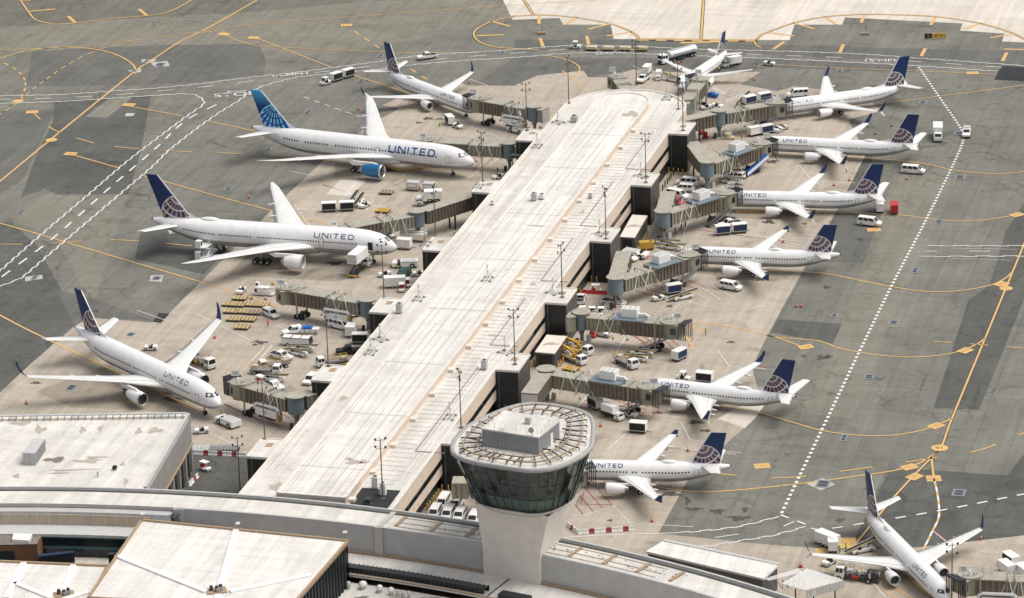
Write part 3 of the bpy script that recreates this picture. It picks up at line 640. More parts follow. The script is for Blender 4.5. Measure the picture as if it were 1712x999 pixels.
rooftop_box((893, 335), (1.3, 1.2, 1.6), 'white pipe vent block on the raised roof', M['lgrey'], ZR1); rooftop_box((906, 332), (1.6, 1.2, .9), 'low white duct beside pipe vent on raised roof', M['white'], ZR1)
rooftop_box((987, 331), (.9, .9, .8), 'small square vent on the right hand lower roof', M['lgrey']); rooftop_box((823, 342), (1, .9, .5), 'small pale vent box on the left lower roof', M['white'])
for px, l, d in (((628, 816), 'tall white unit at the back of the black roof well', (1.2, 1.2, 2.2)), ((641, 828), 'white tank like unit in the middle of black roof well', (1.1, 1.1, 2.4)), ((616, 841), 'squat dark unit at front edge of black roof well', (1.6, 1.2, .7))): rooftop_box(px, d, l, M['white'] if d[2] > 1 else M['dark'])

# ------------------------------------------------------------------ control tower
tower = thing('control_tower', 'pale concrete control tower with a flared glass cab', 'control tower')
FA = R(-28.5); FV, GV = Vector((math.cos(FA), math.sin(FA))), Vector((-math.sin(FA), math.cos(FA)))
TC = Vector((1.15, 634.2))
def tp(u, v): return TC + FV * u + GV * v
HW, HD = 10.0, 14.0
RIM = [P2(740 + x / 4.54, 650 + y / 4.54, 32.7) for x, y in ((75, 440), (95, 380), (200, 270), (340, 200), (465, 148), (560, 118), (680, 102), (820, 112), (960, 135), (1060, 165), (1115, 195), (1138, 250), (1136, 340), (1128, 425), (1060, 490), (960, 545), (850, 588), (740, 605), (640, 605), (500, 586), (330, 560), (200, 536), (125, 505), (85, 475))][::-1]
RC = sum(RIM, Vector((0, 0))) / len(RIM)
def cab_ring(hw, hd, r, n=8, cut=0):
    """the cab outline, drawn in to the given half width and depth"""
    sx, sy = hw / HW, hd / HD; tot, at = 0, None
    pts = [RC + FV * ((p - RC).dot(FV) * sx) + GV * ((p - RC).dot(GV) * sy) for p in RIM]
    pts = pts + pts[:1]; tot, at = walk(pts); m_ = 44 if n > 5 else 30
    out = [at(tot * i / m_) for i in range(m_)]
    return out
Z0g, Z1g = 22.2, 32.0
k = MB(); top = cab_ring(HW + .4, HD + .4, 8.8)
k.loft([[(*p, 31.90) for p in cab_ring(HW + .1, HD + .1, 8.7)], [(*p, 32.05) for p in top], [(*p, 32.70) for p in top], [(*p, 32.80) for p in cab_ring(HW, HD, 8.6)], [(*p, 32.45) for p in cab_ring(HW - .3, HD - .3, 8.4)]], M['rim'], caps=False)
k.build('roof_rim', tower)
k = MB(); k.prism(cab_ring(HW - .25, HD - .25, 8.4), 32.00, 32.48, M['roof']); k.build('cab_roof', tower)
# tracked rails for the window cleaning cradle
k = MB()
for ins, zz in ((1.6, 33.20), (3.6, 33.20)):
    q = cab_ring(HW - ins, HD - ins, 8.6 - ins * .8); q.append(q[0])
    for a, c in zip(q, q[1:]): k.bar((*a, zz), (*c, zz), .22, .22, M['trim'])
q1, q2 = cab_ring(HW - .9, HD - .9, 7.8, 5), cab_ring(HW - 4.4, HD - 4.4, 5.0, 5)
for i in range(len(q1)):
    k.bar((*q1[i], 33.05), (*q2[i], 33.05), .2, .2, M['dark']); k.bar((*q1[i], 32.50), (*q1[i], 33.05), .12, .12, M['dark']); k.bar((*q2[i], 32.50), (*q2[i], 33.05), .12, .12, M['dark'])
for (u0, v0), (u1, v1) in (((-HW + 1.2, -6), (-HW + 4.4, -6)), ((-6, -HD + 1), (-6, -HD + 4.2)), ((0, -HD + 1), (0, -HD + 4.2)), ((5, -HD + 1), (5, -HD + 4.2)), ((HW - 1.2, 0), (HW - 4.4, 0)), ((HW - 1.2, 5), (HW - 4.4, 5)), ((HW - 1.2, -5), (HW - 4.4, -5))):
    k.bar((*tp(u0, v0), 33.05), (*tp(u1, v1), 33.05), .2, .2, M['dark'])
k.build('roof_rail', tower)
gm = bpy.data.materials.new('tower_glass'); gm.use_nodes = True; nt = gm.node_tree; nt.nodes.clear()
o_ = nt.nodes.new('ShaderNodeOutputMaterial'); mx = nt.nodes.new('ShaderNodeMixShader'); tr = nt.nodes.new('ShaderNodeBsdfTransparent'); gl = nt.nodes.new('ShaderNodeBsdfGlossy'); fr = nt.nodes.new('ShaderNodeFresnel')
tr.inputs[0].default_value = (.50, .60, .57, 1); gl.inputs['Roughness'].default_value = .03; gl.inputs[0].default_value = (.75, .85, .83, 1); fr.inputs[0].default_value = 1.65
nt.links.new(fr.outputs[0], mx.inputs[0]); nt.links.new(tr.outputs[0], mx.inputs[1]); nt.links.new(gl.outputs[0], mx.inputs[2]); nt.links.new(mx.outputs[0], o_.inputs[0])
M['tglass'] = gm
M['mull'] = mat('tower_mullion', (.025, .032, .032), .4, .2)
gt, gb = cab_ring(HW, HD, 8.6, 6), cab_ring(HW - 2.7, HD - 4.2, 6.4, 6)
def densify(r, m=5):
    out = []
    for i in range(len(r)):
        a, c = r[i], r[(i + 1) % len(r)]; n = max(1, round((c - a).length / 2.0)) if (c - a).length > 3 else 1
        out += [a.lerp(c, j / n) for j in range(n)]
    return out
def densify2(rt, rb):
    a_, b_ = [], []
    for i in range(len(rt)):
        j = (i + 1) % len(rt); n = 1
        for q in range(n): a_.append(rt[i].lerp(rt[j], q / n)); b_.append(rb[i].lerp(rb[j], q / n))
    return a_, b_
gt, gb = densify2(gt, gb); n = len(gt)
for i in range(n):
    j = (i + 1) % n; k = MB()
    jo = [Vector((math.cos(i * 2.4 + q), math.sin(i * 1.7 + q * 2))) * .05 for q in range(4)]
    k.add([(*(gb[i] + jo[0]), Z0g), (*(gb[j] + jo[1]), Z0g), (*(gt[j] + jo[2]), Z1g), (*(gt[i] + jo[3]), Z1g)], [(0, 1, 2, 3)], M['tglass']); k.build('window_pane', tower)
k = MB()
for i in range(n):
    j = (i + 1) % n
    k.bar((*gb[i], Z0g), (*gt[i], Z1g), .14, .16, M['mull'])
    for f in (.0, .3, .62): k.bar((*gb[i].lerp(gt[i], f), Z0g + (Z1g - Z0g) * f), (*gb[j].lerp(gt[j], f), Z0g + (Z1g - Z0g) * f), .09, .09, M['mull'])
k.build('mullion', tower)
k = MB(); k.prism(cab_ring(HW - 3.8, HD - 5.6, 5.6), 20.6, 20.95, M['concrete'], bottom=True); k.build('cab_soffit', tower)
k = MB(); k.loft([[(*p, 20.9) for p in cab_ring(HW - 3.8, HD - 5.6, 5.6)], [(*p, 21.5) for p in cab_ring(HW - 3.0, HD - 4.6, 6.0)], [(*p, 22.15) for p in cab_ring(HW - 2.5, HD - 4.0, 6.4)], [(*p, 22.2) for p in cab_ring(HW - 2.9, HD - 4.4, 6.2)]], M['concrete'], smooth=True)
k.build('cab_sill', tower)
M['tband'] = mat('tower_blind', (.34, .46, .43), .6)
M['tdesk'] = mat('tower_console', (.20, .26, .24), .5)
k = MB()
fl = cab_ring(HW - 2.9, HD - 4.4, 6.2); k.prism(fl, 22.15, 22.3, M['teal']); k.prism(cab_ring(HW - 2.0, HD - 2.9, 6.8), 26.2, 26.35, M['dark'], sides=True, bottom=True)
k.prism([tp(-4, -5), tp(4, -5), tp(4, 6), tp(-4, 6)], 22.3, 31.9, M['tdesk'])
for i, p in enumerate(cab_ring(HW - 3.4, HD - 4.4, 6, 5)): k.box((*p, 26.9), (1.6, .8, 1.1), M['tdesk'] if i % 3 else M['lgrey'], i * .35)
k.build('cab_interior', tower)
k = MB(); k.loft([[(*p, 22.3) for p in cab_ring(HW - 3.3, HD - 4.8, 6.0)], [(*p, 24.6) for p in cab_ring(HW - 2.6, HD - 3.9, 6.4)]], M['tband'], caps=False); k.build('interior_blind', tower)
pent = MB(); pb = [P2(806, 716, 35.90), P2(900, 731, 35.90), P2(935, 703, 35.90), P2(843.5, 686, 35.90)]
pent.prism(pb, 32.40, 35.65, M['grey']); pc = sum(pb, Vector((0, 0))) / 4
o = pent.build('plant_room', tower)
k = MB(); k.prism([pc + (v - pc) * 1.02 for v in pb], 35.65, 35.95, M['lgrey'], M['roof']); k.build('plant_roof', o)
k = MB(); d0 = (pb[2] - pb[1]).normalized(); nr = Vector((d0.y, -d0.x)); c0 = pb[1].lerp(pb[2], .62)
k.add([(*(c0 + d0 * a + nr * .04), z) for a, z in ((-.5, 32.50), (.5, 32.50), (.5, 34.80), (-.5, 34.80))], [(0, 1, 2, 3)], M['white']); k.build('door', o)
k = MB(); d1 = (pb[1] - pb[0]).normalized(); nf = Vector((d1.y, -d1.x)); c1 = pb[0].lerp(pb[1], .36)
for a in (-.3, .3): k.bar((*(c1 + d1 * a + nf * .3), 32.50), (*(c1 + d1 * a + nf * .3), 36.90), .07, .07, M['steel'])
for i in range(14): k.bar((*(c1 - d1 * .3 + nf * .3), 32.70 + i * .3), (*(c1 + d1 * .3 + nf * .3), 32.70 + i * .3), .05, .05, M['steel'])
for i in range(5):
    z = 34.10 + i * .6; ring = [c1 + d1 * .45 * math.cos(a) + nf * (.35 + .5 * math.sin(a)) for a in [PI * j / 6 for j in range(7)]]
    for a, c in zip(ring, ring[1:]): k.bar((*a, z), (*c, z), .05, .05, M['steel'])
k.build('ladder', o)
k = MB(); rnd = random.Random(5)
pr = [pc + (v - pc) * .95 for v in pb]
for i in range(4):
    for f in (0, .2, .4, .6, .8): q = pr[i].lerp(pr[(i + 1) % 4], f); k.bar((*q, 35.90), (*q, 36.90 + rnd.uniform(0, .5)), .06, .06, M['lgrey'])
k.build('roof_post', o)
k = MB(); q = pb[0].lerp(pb[2], .6); k.box((*q, 36.60), (1.1, .8, 1.2), M['lgrey'], FA); q = pr[1].lerp(pr[0], .1); k.cyl((*q, 35.90), (*q, 37.00), .07, M['dark']); k.cyl((*q, 36.90), (*(q + Vector((-.25, -.3))), 37.20), .45, M['grey'], .5, 12); k.build('roof_equipment', o)
# shaft: splayed under the cab
SCN = Vector((-.45, 630.3))
def shaft_ring(z):
    f = max(0, (z - 11.3) / 9.7) ** 1.25
    u0, u1, v0, v1 = -6 - .8 * f, 5.7 + 2.6 * f, -2.3 - .8 * f, 5.6 + 4.6 * f
    return [SCN + FV * u + GV * v for u, v in ((u0, v0), (u1, v0), (u1, v1), (u0, v1))]
k = MB(); zs = [0, 8, 11.3, 13, 14.6, 16.2, 17.8, 19.4, 21]
for a, c in zip(zs, zs[1:]):
    ra, rb = [(*p, a) for p in shaft_ring(a)], [(*p, c) for p in shaft_ring(c)]
    for i in range(4): k.add([ra[i], ra[(i + 1) % 4], rb[(i + 1) % 4], rb[i]], [(0, 1, 2, 3)], M['concrete_w'])
k.build('shaft', tower)

# ------------------------------------------------------------------ curved terminal in the foreground
CC = Vector((-114.84, 425.6))
def cp(r, a): return CC + Vector((math.cos(R(a)), math.sin(R(a)))) * r
def ang(px, py, z): v = P2(px, py, z) - CC; return math.degrees(math.atan2(v.y, v.x))
A0, A1 = 97.0, 36.0
AJ = ang(297, 849, 12.5); AP = ang(638, 877, 12.3)
def arc(a0, a1, n=48): return [a0 + (a1 - a0) * i / n for i in range(n + 1)]
def ringslab(b, r0, r1, z0, z1, m, a0=A0, a1=A1, n=48, mtop=None):
    for p, q in zip(arc(a0, a1, n), arc(a0, a1, n)[1:]):
        i0, i1, o0, o1 = cp(r0, p), cp(r0, q), cp(r1, p), cp(r1, q)
        b.add([(*i0, z1), (*i1, z1), (*o1, z1), (*o0, z1)], [(0, 1, 2, 3)], mtop or m)
        b.add([(*i0, z0), (*i1, z0), (*i1, z1), (*i0, z1)], [(0, 1, 2, 3)], m); b.add([(*o0, z0), (*o1, z0), (*o1, z1), (*o0, z1)], [(0, 1, 2, 3)], m)
ct = thing('curved_terminal', 'long curved terminal building with white roof below the pier', 'terminal')
k = MB(); ringslab(k, 233.6, 240.6, 11.6, 12.3, M['gwall'], mtop=M['roof']); k.build('roof', ct)
k = MB(); ringslab(k, 240.55, 241, 11.9, 12.75, M['lgrey']); ringslab(k, 239.6, 240.2, 12.3, 12.42, M['jb_dark']); k.build('gutter', ct)
for p in arc(A0, A1, 40): pass
k = MB(); ringslab(k, 239.9, 240.5, 0, 11.7, M['gwall']); k.build('outer_wall', ct)
k = MB(); ringslab(k, 233.2, 233.7, 6.8, 12.36, M['gwall'], AJ, A1, 40); k.build('grey_wall', ct)
k = MB(); a = AP; ringslab(k, 232.9, 233.25, 6.9, 12.4, M['concrete'], a + .2, a - .2, 1); ringslab(k, 233.2, 240.5, 12.3, 12.5, M['concrete'], a + .12, a - .12, 1); k.build('pilaster', ct)
k = MB()
a2 = ang(815, 892, 12.3) - 9
for i in range(9):
    aa = AP - .7 - i * 1.75; ringslab(k, 234.6, 239, 12.3, 12.55, M['trim'], aa + .09, aa - .09, 1)
for rr in (234.5, 236.4, 238.6): ringslab(k, rr, rr + .16, 12.3, 12.42, M['roofseam'], AP - .6, a2, 14)
rnd = random.Random(11)
for i in range(60):
    aa = AP - rnd.uniform(3, 15); rr = rnd.uniform(235.2, 238.2); c = cp(rr, aa); k.box((*c, 12.36), (.3, .2, .12), M['grey'])
k.build('skylight_frame', ct)
# left stretch: stepped tan clerestory over a glass front
k = MB(); ringslab(k, 231.6, 233.6, 8.9, 11.5, M['lgrey'], A0, AJ + .25, 20, M['gwall']); k.build('step_roof', ct)
k = MB(); ringslab(k, 231.35, 231.62, 9.0, 11.0, M['tanpanel'], A0, AJ + 1.2, 20)
for aa in arc(A0, AJ + 1.3, 34): ringslab(k, 231.28, 231.36, 9, 11.0, M['concrete'], aa + .05, aa - .05, 1)
k.build('tan_clerestory', ct)
k = MB(); ringslab(k, 226.8, 231.4, 8.4, 8.95, M['lgrey'], A0, AJ - 2, 20); k.build('canopy_roof', ct)
k = MB(); ringslab(k, 227.0, 227.2, 4.2, 8.4, M['blackband'], A0, AJ - 2, 20); gf = k.build('glass_front', ct)
k = MB(); ringslab(k, 226.9, 227.0, 8.1, 8.42, M['teal'], A0, AJ - 2, 20); ringslab(k, 226.9, 227.0, 5.9, 6.5, M['teal'], A0, AJ - 2, 20)
for aa in arc(A0, AJ - 2, 46): ringslab(k, 226.88, 227.0, 4.2, 6, M['teal'], aa + .012, aa - .012, 1)
k.build('glazing_bar', gf)
k = MB(); ringslab(k, 233.0, 235.6, 9.2, 12.2, M['gwall'], AJ + .25, AJ - .35, 2); e0 = cp(231.6, AJ + .3); e1 = cp(233.6, AJ - .2); k.bar((*e0, 11.6), (*e1, 9.2), .25, .2, M['teal']); k.bar((*e0, 9.2), (*e1, 12.2), .25, .2, M['teal']); k.build('end_frame', ct)
# lower roof at the foot of the grey wall
k = MB(); ringslab(k, 223.5, 232.9, 6.2, 6.6, M['roof'], AJ - 2, A1, 40); k.build('lower_roof', ct)
for _r in ((232.6, 233.15, 6.6, 7.0), (223.4, 223.8, 6.55, 6.72)): k = MB(); ringslab(k, *_r, M['trim'], AJ - 2, A1, 40); k.build('cornice', ct)
k = MB(); aL, aR = ang(584, 952, 6.6), ang(812, 992, 6.6)
ringslab(k, 224.3, 226.0, 6.65, 7.7, M['blockface'], aL + 3, aR, 24, M['dark'])
for aa in arc(aL + 3, aR, 44): ringslab(k, 224.2, 226.1, 6.7, 7.78, M['dark'], aa + .035, aa - .035, 1)
k.build('ribbon_rooflight', ct)
k = MB(); aa = ang(858, 963, 6.6); c0, c1 = cp(223.8, aa), cp(232.6, aa); k.bar((*c0, 6.72), (*c1, 6.72), .12, .15, M['black']); c = cp(224.6, aR - 1.6); k.box((*c, 7.1), (6, 2, 1.2), M['blockface'], R(aR - 90)); k.build('roof_joint', ct)
lr = thing('low_front_building', 'low stained roof with white domed vents in front of the curved terminal', 'building')
k = MB(); ringslab(k, 196, 223.3, 0, 5.2, M['concrete'], AJ - 6, A1, 30, M['roof']); k.build('roof', lr)
k = MB()
for i in range(26):
    c = cp(rnd.uniform(212, 222), rnd.uniform(ang(600, 980, 5), ang(800, 995, 5)))
    k.prism([c + Vector(q) for q in blob(0, 0, rnd.uniform(.4, 2.2), rnd.uniform(.2, .6), i)], 5.25 + i * .002, 5.25 + i * .002, M['roofseam' if i % 3 else 'broof'], sides=False)
k.build('roof_stain', lr)
def vent(px, r, lab, m='white'):
    r *= .75
    t = thing('roof_vent', lab, 'roof vent', P(px[0], px[1], 5.2), 0, 'domed vents on the low roof')
    k = MB(); k.cyl((0, 0, 0), (0, 0, .7), r * .8, M['lgrey'], n=14); k.build('curb', t)
    k = MB(); prof = [(r, .7), (r * 1.02, 1.0), (r * .8, 1.35), (r * .4, 1.5), (.02, 1.55)]
    k.loft([[(q * math.cos(i * PI / 7), q * math.sin(i * PI / 7), z) for i in range(14)] for q, z in prof], M[m]); k.build('dome', t)
for px, r, l in (((569, 981), .55, 'grey domed vent, leftmost of the row'), ((583, 984), .6, 'small white domed vent between grey dome and largest dome'), ((607, 984), 1.05, 'largest white domed vent of the row on the low roof'),
                 ((635, 990), .8, 'white domed vent just right of the largest one'), ((654, 994), .75, 'white domed vent third right of the dark stain'), ((665, 998), .45, 'small grey vent left of a matching pair'),
                 ((674, 999), .5, 'small grey vent in the middle of the right end cluster'), ((684, 1000), .48, 'small grey vent at the right end of row')): vent(px, r, l, 'lgrey' if 'grey' in l else 'white')

# ------------------------------------------------------------------ big white roofs and the buildings at lower left
def hall(name, label, cs, z, zb, ribs, ref=None):
    t = thing(name, label, 'building'); k = MB(); k.prism(cs, z - .6, z, M['trim'], M['roof2']); k.build('roof', t)
    k = MB(); n = len(cs)
    for i in range(n): k.bar((*cs[i], z + .15), (*cs[(i + 1) % n], z + .15), .45, .4, M['trim'])
    k.build('parapet', t)
    c = sum(cs, Vector((0, 0))) / n; ins = [c + (v - c) * .985 for v in cs]
    k = MB(); k.prism(ins, zb, z - .6, M['blackband'])
    for i in range(n):
        a, d = ins[i], ins[(i + 1) % n]; m_ = int((d - a).length / 1.5)
        for j in range(m_ + 1): p = c + (a.lerp(d, j / max(1, m_)) - c) * 1.006; k.bar((*p, zb), (*p, z - .6), .22, .22, M['dark'])
    k.build('glass_wall', t)
    k = MB()
    for (a, d) in ribs: k.bar((*P2(*a, z), z + .08), (*P2(*d, z), z + .08), 1.1, .5, M['white'])
    k.build('roof_rib', t); return t
ra, rb_ = P2(237, 870, 14), P2(582, 905, 14); rc, rd = P2(148, 1000, 14), P2(505, 994, 14)
ext = lambda a, d, f: a + (d - a) * f
hall('white_roofed_hall', 'big white square roofed hall with brown edges and dark glass side', [ra, rb_, ext(rb_, rd, 1.25), ext(ra, rc, 1.0)], 14, 5.0,
     [((395, 886), (368, 980)), ((195, 930), (345, 990)), ((385, 990), (520, 962)), ((365, 995), (350, 1040))])
b0, b1 = P2(-30, 938, 10.5), P2(180, 947, 10.5); b3 = P2(-60, 1080, 10.5); b2 = P2(120, 1060, 10.5)
hall('white_roofed_annex', 'lower white roof at the bottom left corner with a small vent mount', [b0, b1, b2, b3], 10.5, 4.5, [((40, 942), (10, 1000)), ((123, 946), (105, 990)), ((25, 975), (85, 1000)), ((150, 990), (100, 1005))])
for px, z, l in (((362, 988), 14, 'dark vent mount where white ribs meet on the big white roof'), ((107, 994), 10.5, 'dark vent mount on the lower left white roof')):
    t = thing('vent_mount', l, 'roof unit', P(px[0], px[1], z), .2)
    k = MB(); k.box((0, 0, .1), (3.6, 2.6, .2), M['trim']); k.build('base', t)
    k = MB()
    for x, y in ((-.9, .2), (0, -.3), (.8, .3)): k.cyl((x, y, .2), (x, y, 1.1), .35, M['dark'], .3, 8)
    k.box((.4, -.6, .5), (1.2, .5, .6), M['grey'], .4); k.build('vent_pipe', t)
for px, l in (((239, 868), 'small white floodlight at the top left corner of the big white roof'), ((398, 884), 'small camera post midway along the far edge of the big roof'), ((577, 899), 'white camera at the right corner of the big white roof')):
    t = thing('camera_post', l, 'camera', P(px[0], px[1], 14.3)); k = MB(); k.cyl((0, 0, 0), (0, 0, 1), .07, M['trim'], n=6); k.build('post', t)
    k = MB(); k.box((0, 0, 1.15), (.8, .35, .35), M['white'], .4); k.build('camera_body', t)
deck = MB(); dk = [P2(-60, 918, 4.2), P2(300, 925, 4.2), P2(300, 1000, 4.2), P2(-60, 1010, 4.2)]; deck.prism(dk, 0, 4.2, M['concrete'], M['asph_dark']); struct(deck.build('upper_road'))
dk2 = MB(); dk2.prism([P2(80, 936, 4.2), P2(120, 930, 4.2), P2(215, 927, 4.2), P2(215, 950, 4.2), P2(0, 945, 4.2)], 4.2, 4.23, M['conc_w'], sides=False); struct(dk2.build('kerbside_pavement'))
br = thing('brick_building', 'small brown brick building with gravel roof and white skylight', 'building')
bc = [P2(-30, 889, 8.6), P2(73, 889, 8.6), P2(62, 910, 8.6), P2(-30, 912, 8.6)]
k = MB(); k.prism(bc, 4.2, 8.5, M['brick']); k.build('wall', br); k = MB(); k.prism(bc, 8.5, 8.7, M['dark'], M['broof']); k.build('roof', br)
k = MB(); q = [P2(23, 892, 9.2), P2(54, 893, 9.2), P2(49, 904, 9.2), P2(20, 902, 9.2)]; k.prism(q, 8.7, 9.3, M['white']); k.build('skylight', br)
k = MB(); d = (bc[2] - bc[3]).normalized(); nn = Vector((d.y, -d.x)); c = bc[3].lerp(bc[2], .42); k.add([(*(c + d * a + nn * .04), z) for a, z in ((-1.6, 5), (1.6, 5), (1.6, 7.4), (-1.6, 7.4))], [(0, 1, 2, 3)], M['glass']); k.build('window', br)
def canopybox(pts, z0, z1, lab, m, name='bus_shelter', cat='shelter'):
    t = thing(name, lab, cat); q = [P2(x, y, z1) for x, y in pts]; k = MB(); k.prism(q, z0, z1 - .16, M['blockface']); k.build('glass_side', t); k = MB(); k.prism(q, z1 - .15, z1, m, bottom=True); k.build('roof', t)
canopybox([(64, 926), (124, 920), (124, 923), (64, 930)], 4.23, 6.8, 'long dark blue roofed shelter on the upper road', M['dkblue']); canopybox([(-20, 926), (50, 925), (50, 927), (-20, 929)], 4.23, 6.4, 'dark shelter with pale frame below the brick building', M['concrete_w'])
canopybox([(181, 923), (200, 923), (200, 926), (181, 927)], 4.23, 6.8, 'short dark shelter beside the big white roof', M['dark'])
# white roofed building with louvred side at far left
lb = thing('left_building', 'flat white stained roof building with louvred side left of the pier', 'building')
l0, l1, l2 = P2(318, 692, 12), P2(245, 817, 12), P2(-200, 700, 12); l3 = l1 + (l2 - l0)
poly = [l0, l2, l3, l1]; c = sum(poly, Vector((0, 0))) / 4
k = MB(); k.prism(poly, 11.2, 11.75, M['lgrey'], M['roof']); k.build('roof', lb)
k = MB(); k.prism(poly, 5.7, 11.1, M['gpanel']); k.build('parapet_wall', lb)
k = MB()
for a, d in ((l0, l2), (l0, l1)):
    dv = (d - a).normalized(); nn = Vector((dv.y, -dv.x)); nn = nn if nn.dot(c - a) > 0 else -nn
    k.bar((*(a + nn * .25), 12.0), (*(d + nn * .25), 12.0), .55, .9, M['lgrey'])
    if a == l0 and d == l2:
        m_ = int((d - a).length / 1.4)
        for j in range(m_):
            p = a + dv * (j * 1.4 + .7) + nn * 1.1; k.box((*p, 12.0), (1.2, 1.1, .5), M['concrete_w' if rnd.random() < .6 else 'lgrey'], math.atan2(dv.y, dv.x)); q = a + dv * j * 1.4 + nn * 1.9; k.box((*q, 12.05), (.12, .12, 1.0), M['trim'])
k.build('parapet', lb)
k = MB(); ins = [c + (v - c) * .994 for v in poly]; k.prism(ins, 0, 5.6, M['gpanel'])
dv = (l1 - l0).normalized(); nn = Vector((dv.y, -dv.x)); nn = -nn if nn.dot(c - l0) > 0 else nn
L_ = (l1 - l0).length
for j in range(14):
    p = l0 + dv * (1 + j * L_ / 14) + nn * .0; k.box((*p, 2.75), (1.1, .3, 5.4), M['dark'] if j % 2 else M['grey'], math.atan2(dv.y, dv.x))
k.build('louvre_wall', lb)
k = MB(); k.bar((*(l0 + nn * .1), 5.7), (*(l1 + nn * .1), 5.7), .4, .3, M['trim']); k.build('ledge', lb)
k = MB()
for i, (px, w, h) in enumerate((((35, 707), 2, 1), ((63, 715), .5, 1.6), ((68, 718), 1.2, 1.4), ((138, 718), .6, 1.6), ((168, 716), .5, 1.6), ((232, 720), .6, 1.6), ((260, 719), 1.5, 1.3), ((92, 768), 2, 1.2), ((147, 770), 2.4, 1), ((120, 785), 4, .3), ((160, 764), 2, .4), ((100, 790), 1.5, .5), ((210, 805), .4, 1.6), ((205, 775), .4, 1), ((28, 795), .6, 1))):
    p = P(*px, 11.78); k = MB(); k.prism([(p.x + a, p.y + d) for a, d in blob(0, 0, w, h, 70 + i)], 11.79 + .002 * i, 11.79 + .002 * i, M['roofseam' if i != 7 else 'broof'], sides=False); k.build('roof_stain', lb)
t = thing('roof_container', 'grey ribbed container standing on the left white roof', 'container', P(58, 765, 11.76), math.atan2(dv.y, dv.x))
k = MB(); k.box((0, 0, 1.3), (7.5, 2.5, 2.5), M['lgrey'])
for i in range(18):
    for y in (-1.27, 1.27): k.box((-3.6 + i * .42, y, 1.3), (.14, .06, 2.3), M['grey'])
k.build('shell', t); k = MB()
for y in (-.62, .62): k.box((3.77, y, 1.3), (.05, 1.15, 2.3), M['lgrey'])
for y in (-.9, -.3, .3, .9): k.bar((3.83, y, .2), (3.83, y, 2.4), .05, .05, M['grey'])
k.build('door', t)
for px, l in (((65, 742), 'perforated grey plate on the left white roof'), ((192, 785), 'small black box near the front of the left white roof'), ((164, 797), 'thin pale vent pipe on the left white roof')):
    if 'pipe' in l:
        t = thing('vent_pipe', l, 'vent pipe', P(*px, 11.76)); k = MB(); k.cyl((0, 0, 0), (0, 0, .9), .15, M['lgrey'], n=8); k.build('stack', t); k = MB(); k.cyl((0, 0, .9), (0, 0, 1.1), .26, M['lgrey'], n=8); k.build('cowl', t)
    else: rooftop_box(px, (2.4, 2.4, .25) if 'plate' in l else (.9, .7, .5), l, M['lgrey'] if 'plate' in l else M['black'], 11.76)

# ------------------------------------------------------------------ sheds at lower right
sh = thing('long_shed', 'long white roofed shed behind the curved terminal at lower right', 'shed'); q = [P2(x, y, 5) for x, y in ((1110, 904), (1303, 944), (1277, 968), (1080, 922))]
k = MB(); k.prism(q, 4.7, 5.1, M['lgrey'], M['roof2']); k.build('roof', sh); c = sum(q, Vector((0, 0))) / 4; k = MB(); k.prism([c + (v - c) * .97 for v in q], 0, 4.7, M['blockside']); k.build('wall', sh)
k = MB(); k.bar((*q[0], 5.1), (*q[1], 5.1), .8, .35, M['lgrey']); k.build('gutter', sh)
ca = thing('ribbed_canopy', 'ribbed white metal covered walkway with open trusses beside the long shed', 'canopy')
k = MB(); z = 6.2; pts = [P2(x, y, z) for x, y in ((1300, 975), (1340, 952), (1412, 968), (1350, 1010), (1285, 1010))]
def ribbed(b, a, d, e, f, m, n=22):
    for i in range(n):
        t0, t1 = i / n, (i + .55) / n; b.add([(*a.lerp(d, t0), z), (*a.lerp(d, t1), z), (*f.lerp(e, t1), z + .12), (*f.lerp(e, t0), z + .12)], [(0, 1, 2, 3)], m)
        t2 = (i + 1) / n; b.add([(*a.lerp(d, t1), z - .08), (*a.lerp(d, t2), z - .08), (*f.lerp(e, t2), z + .04), (*f.lerp(e, t1), z + .04)], [(0, 1, 2, 3)], M['lgrey'])
ribbed(k, P2(1307, 975, z), P2(1348, 986, z), P2(1411, 970, z), P2(1350, 951, z), M['white'], 16); ribbed(k, P2(1278, 967, z), P2(1286, 970, z), P2(1343, 957, z), P2(1334, 951, z), M['white'], 6)
k.build('ribbed_roof', ca)
k = MB(); a, d = P2(1348, 986, z), P2(1411, 970, z)
for i in range(26): t0, t1 = i / 26, (i + .6) / 26; k.add([(*a.lerp(d, t0), 4.6), (*a.lerp(d, t1), 4.6), (*a.lerp(d, t1), 6.15), (*a.lerp(d, t0), 6.15)], [(0, 1, 2, 3)], M['white'])
k.add([(*a, 4.6), (*d, 4.6), (*d, 6.12), (*a, 6.12)], [(0, 1, 2, 3)], M['lgrey']); k.build('ribbed_side', ca)
k = MB()
for px in ((1396, 978), (1360, 990), (1330, 985)): p = P(*px, 3.6); k.cyl((p.x, p.y, 0), (p.x, p.y, 3.7), .15, M['dark'], n=6)
a, d = P2(1290, 972, z), P2(1345, 960, z)
for i in range(6): k.bar((*a.lerp(d, i / 6), 6.1), (*a.lerp(d, (i + 1) / 6), 4.2), .12, .12, M['grey']); k.bar((*a.lerp(d, i / 6), 4.2), (*a.lerp(d, i / 6), 6.1), .12, .12, M['grey'])
k.build('truss', ca)
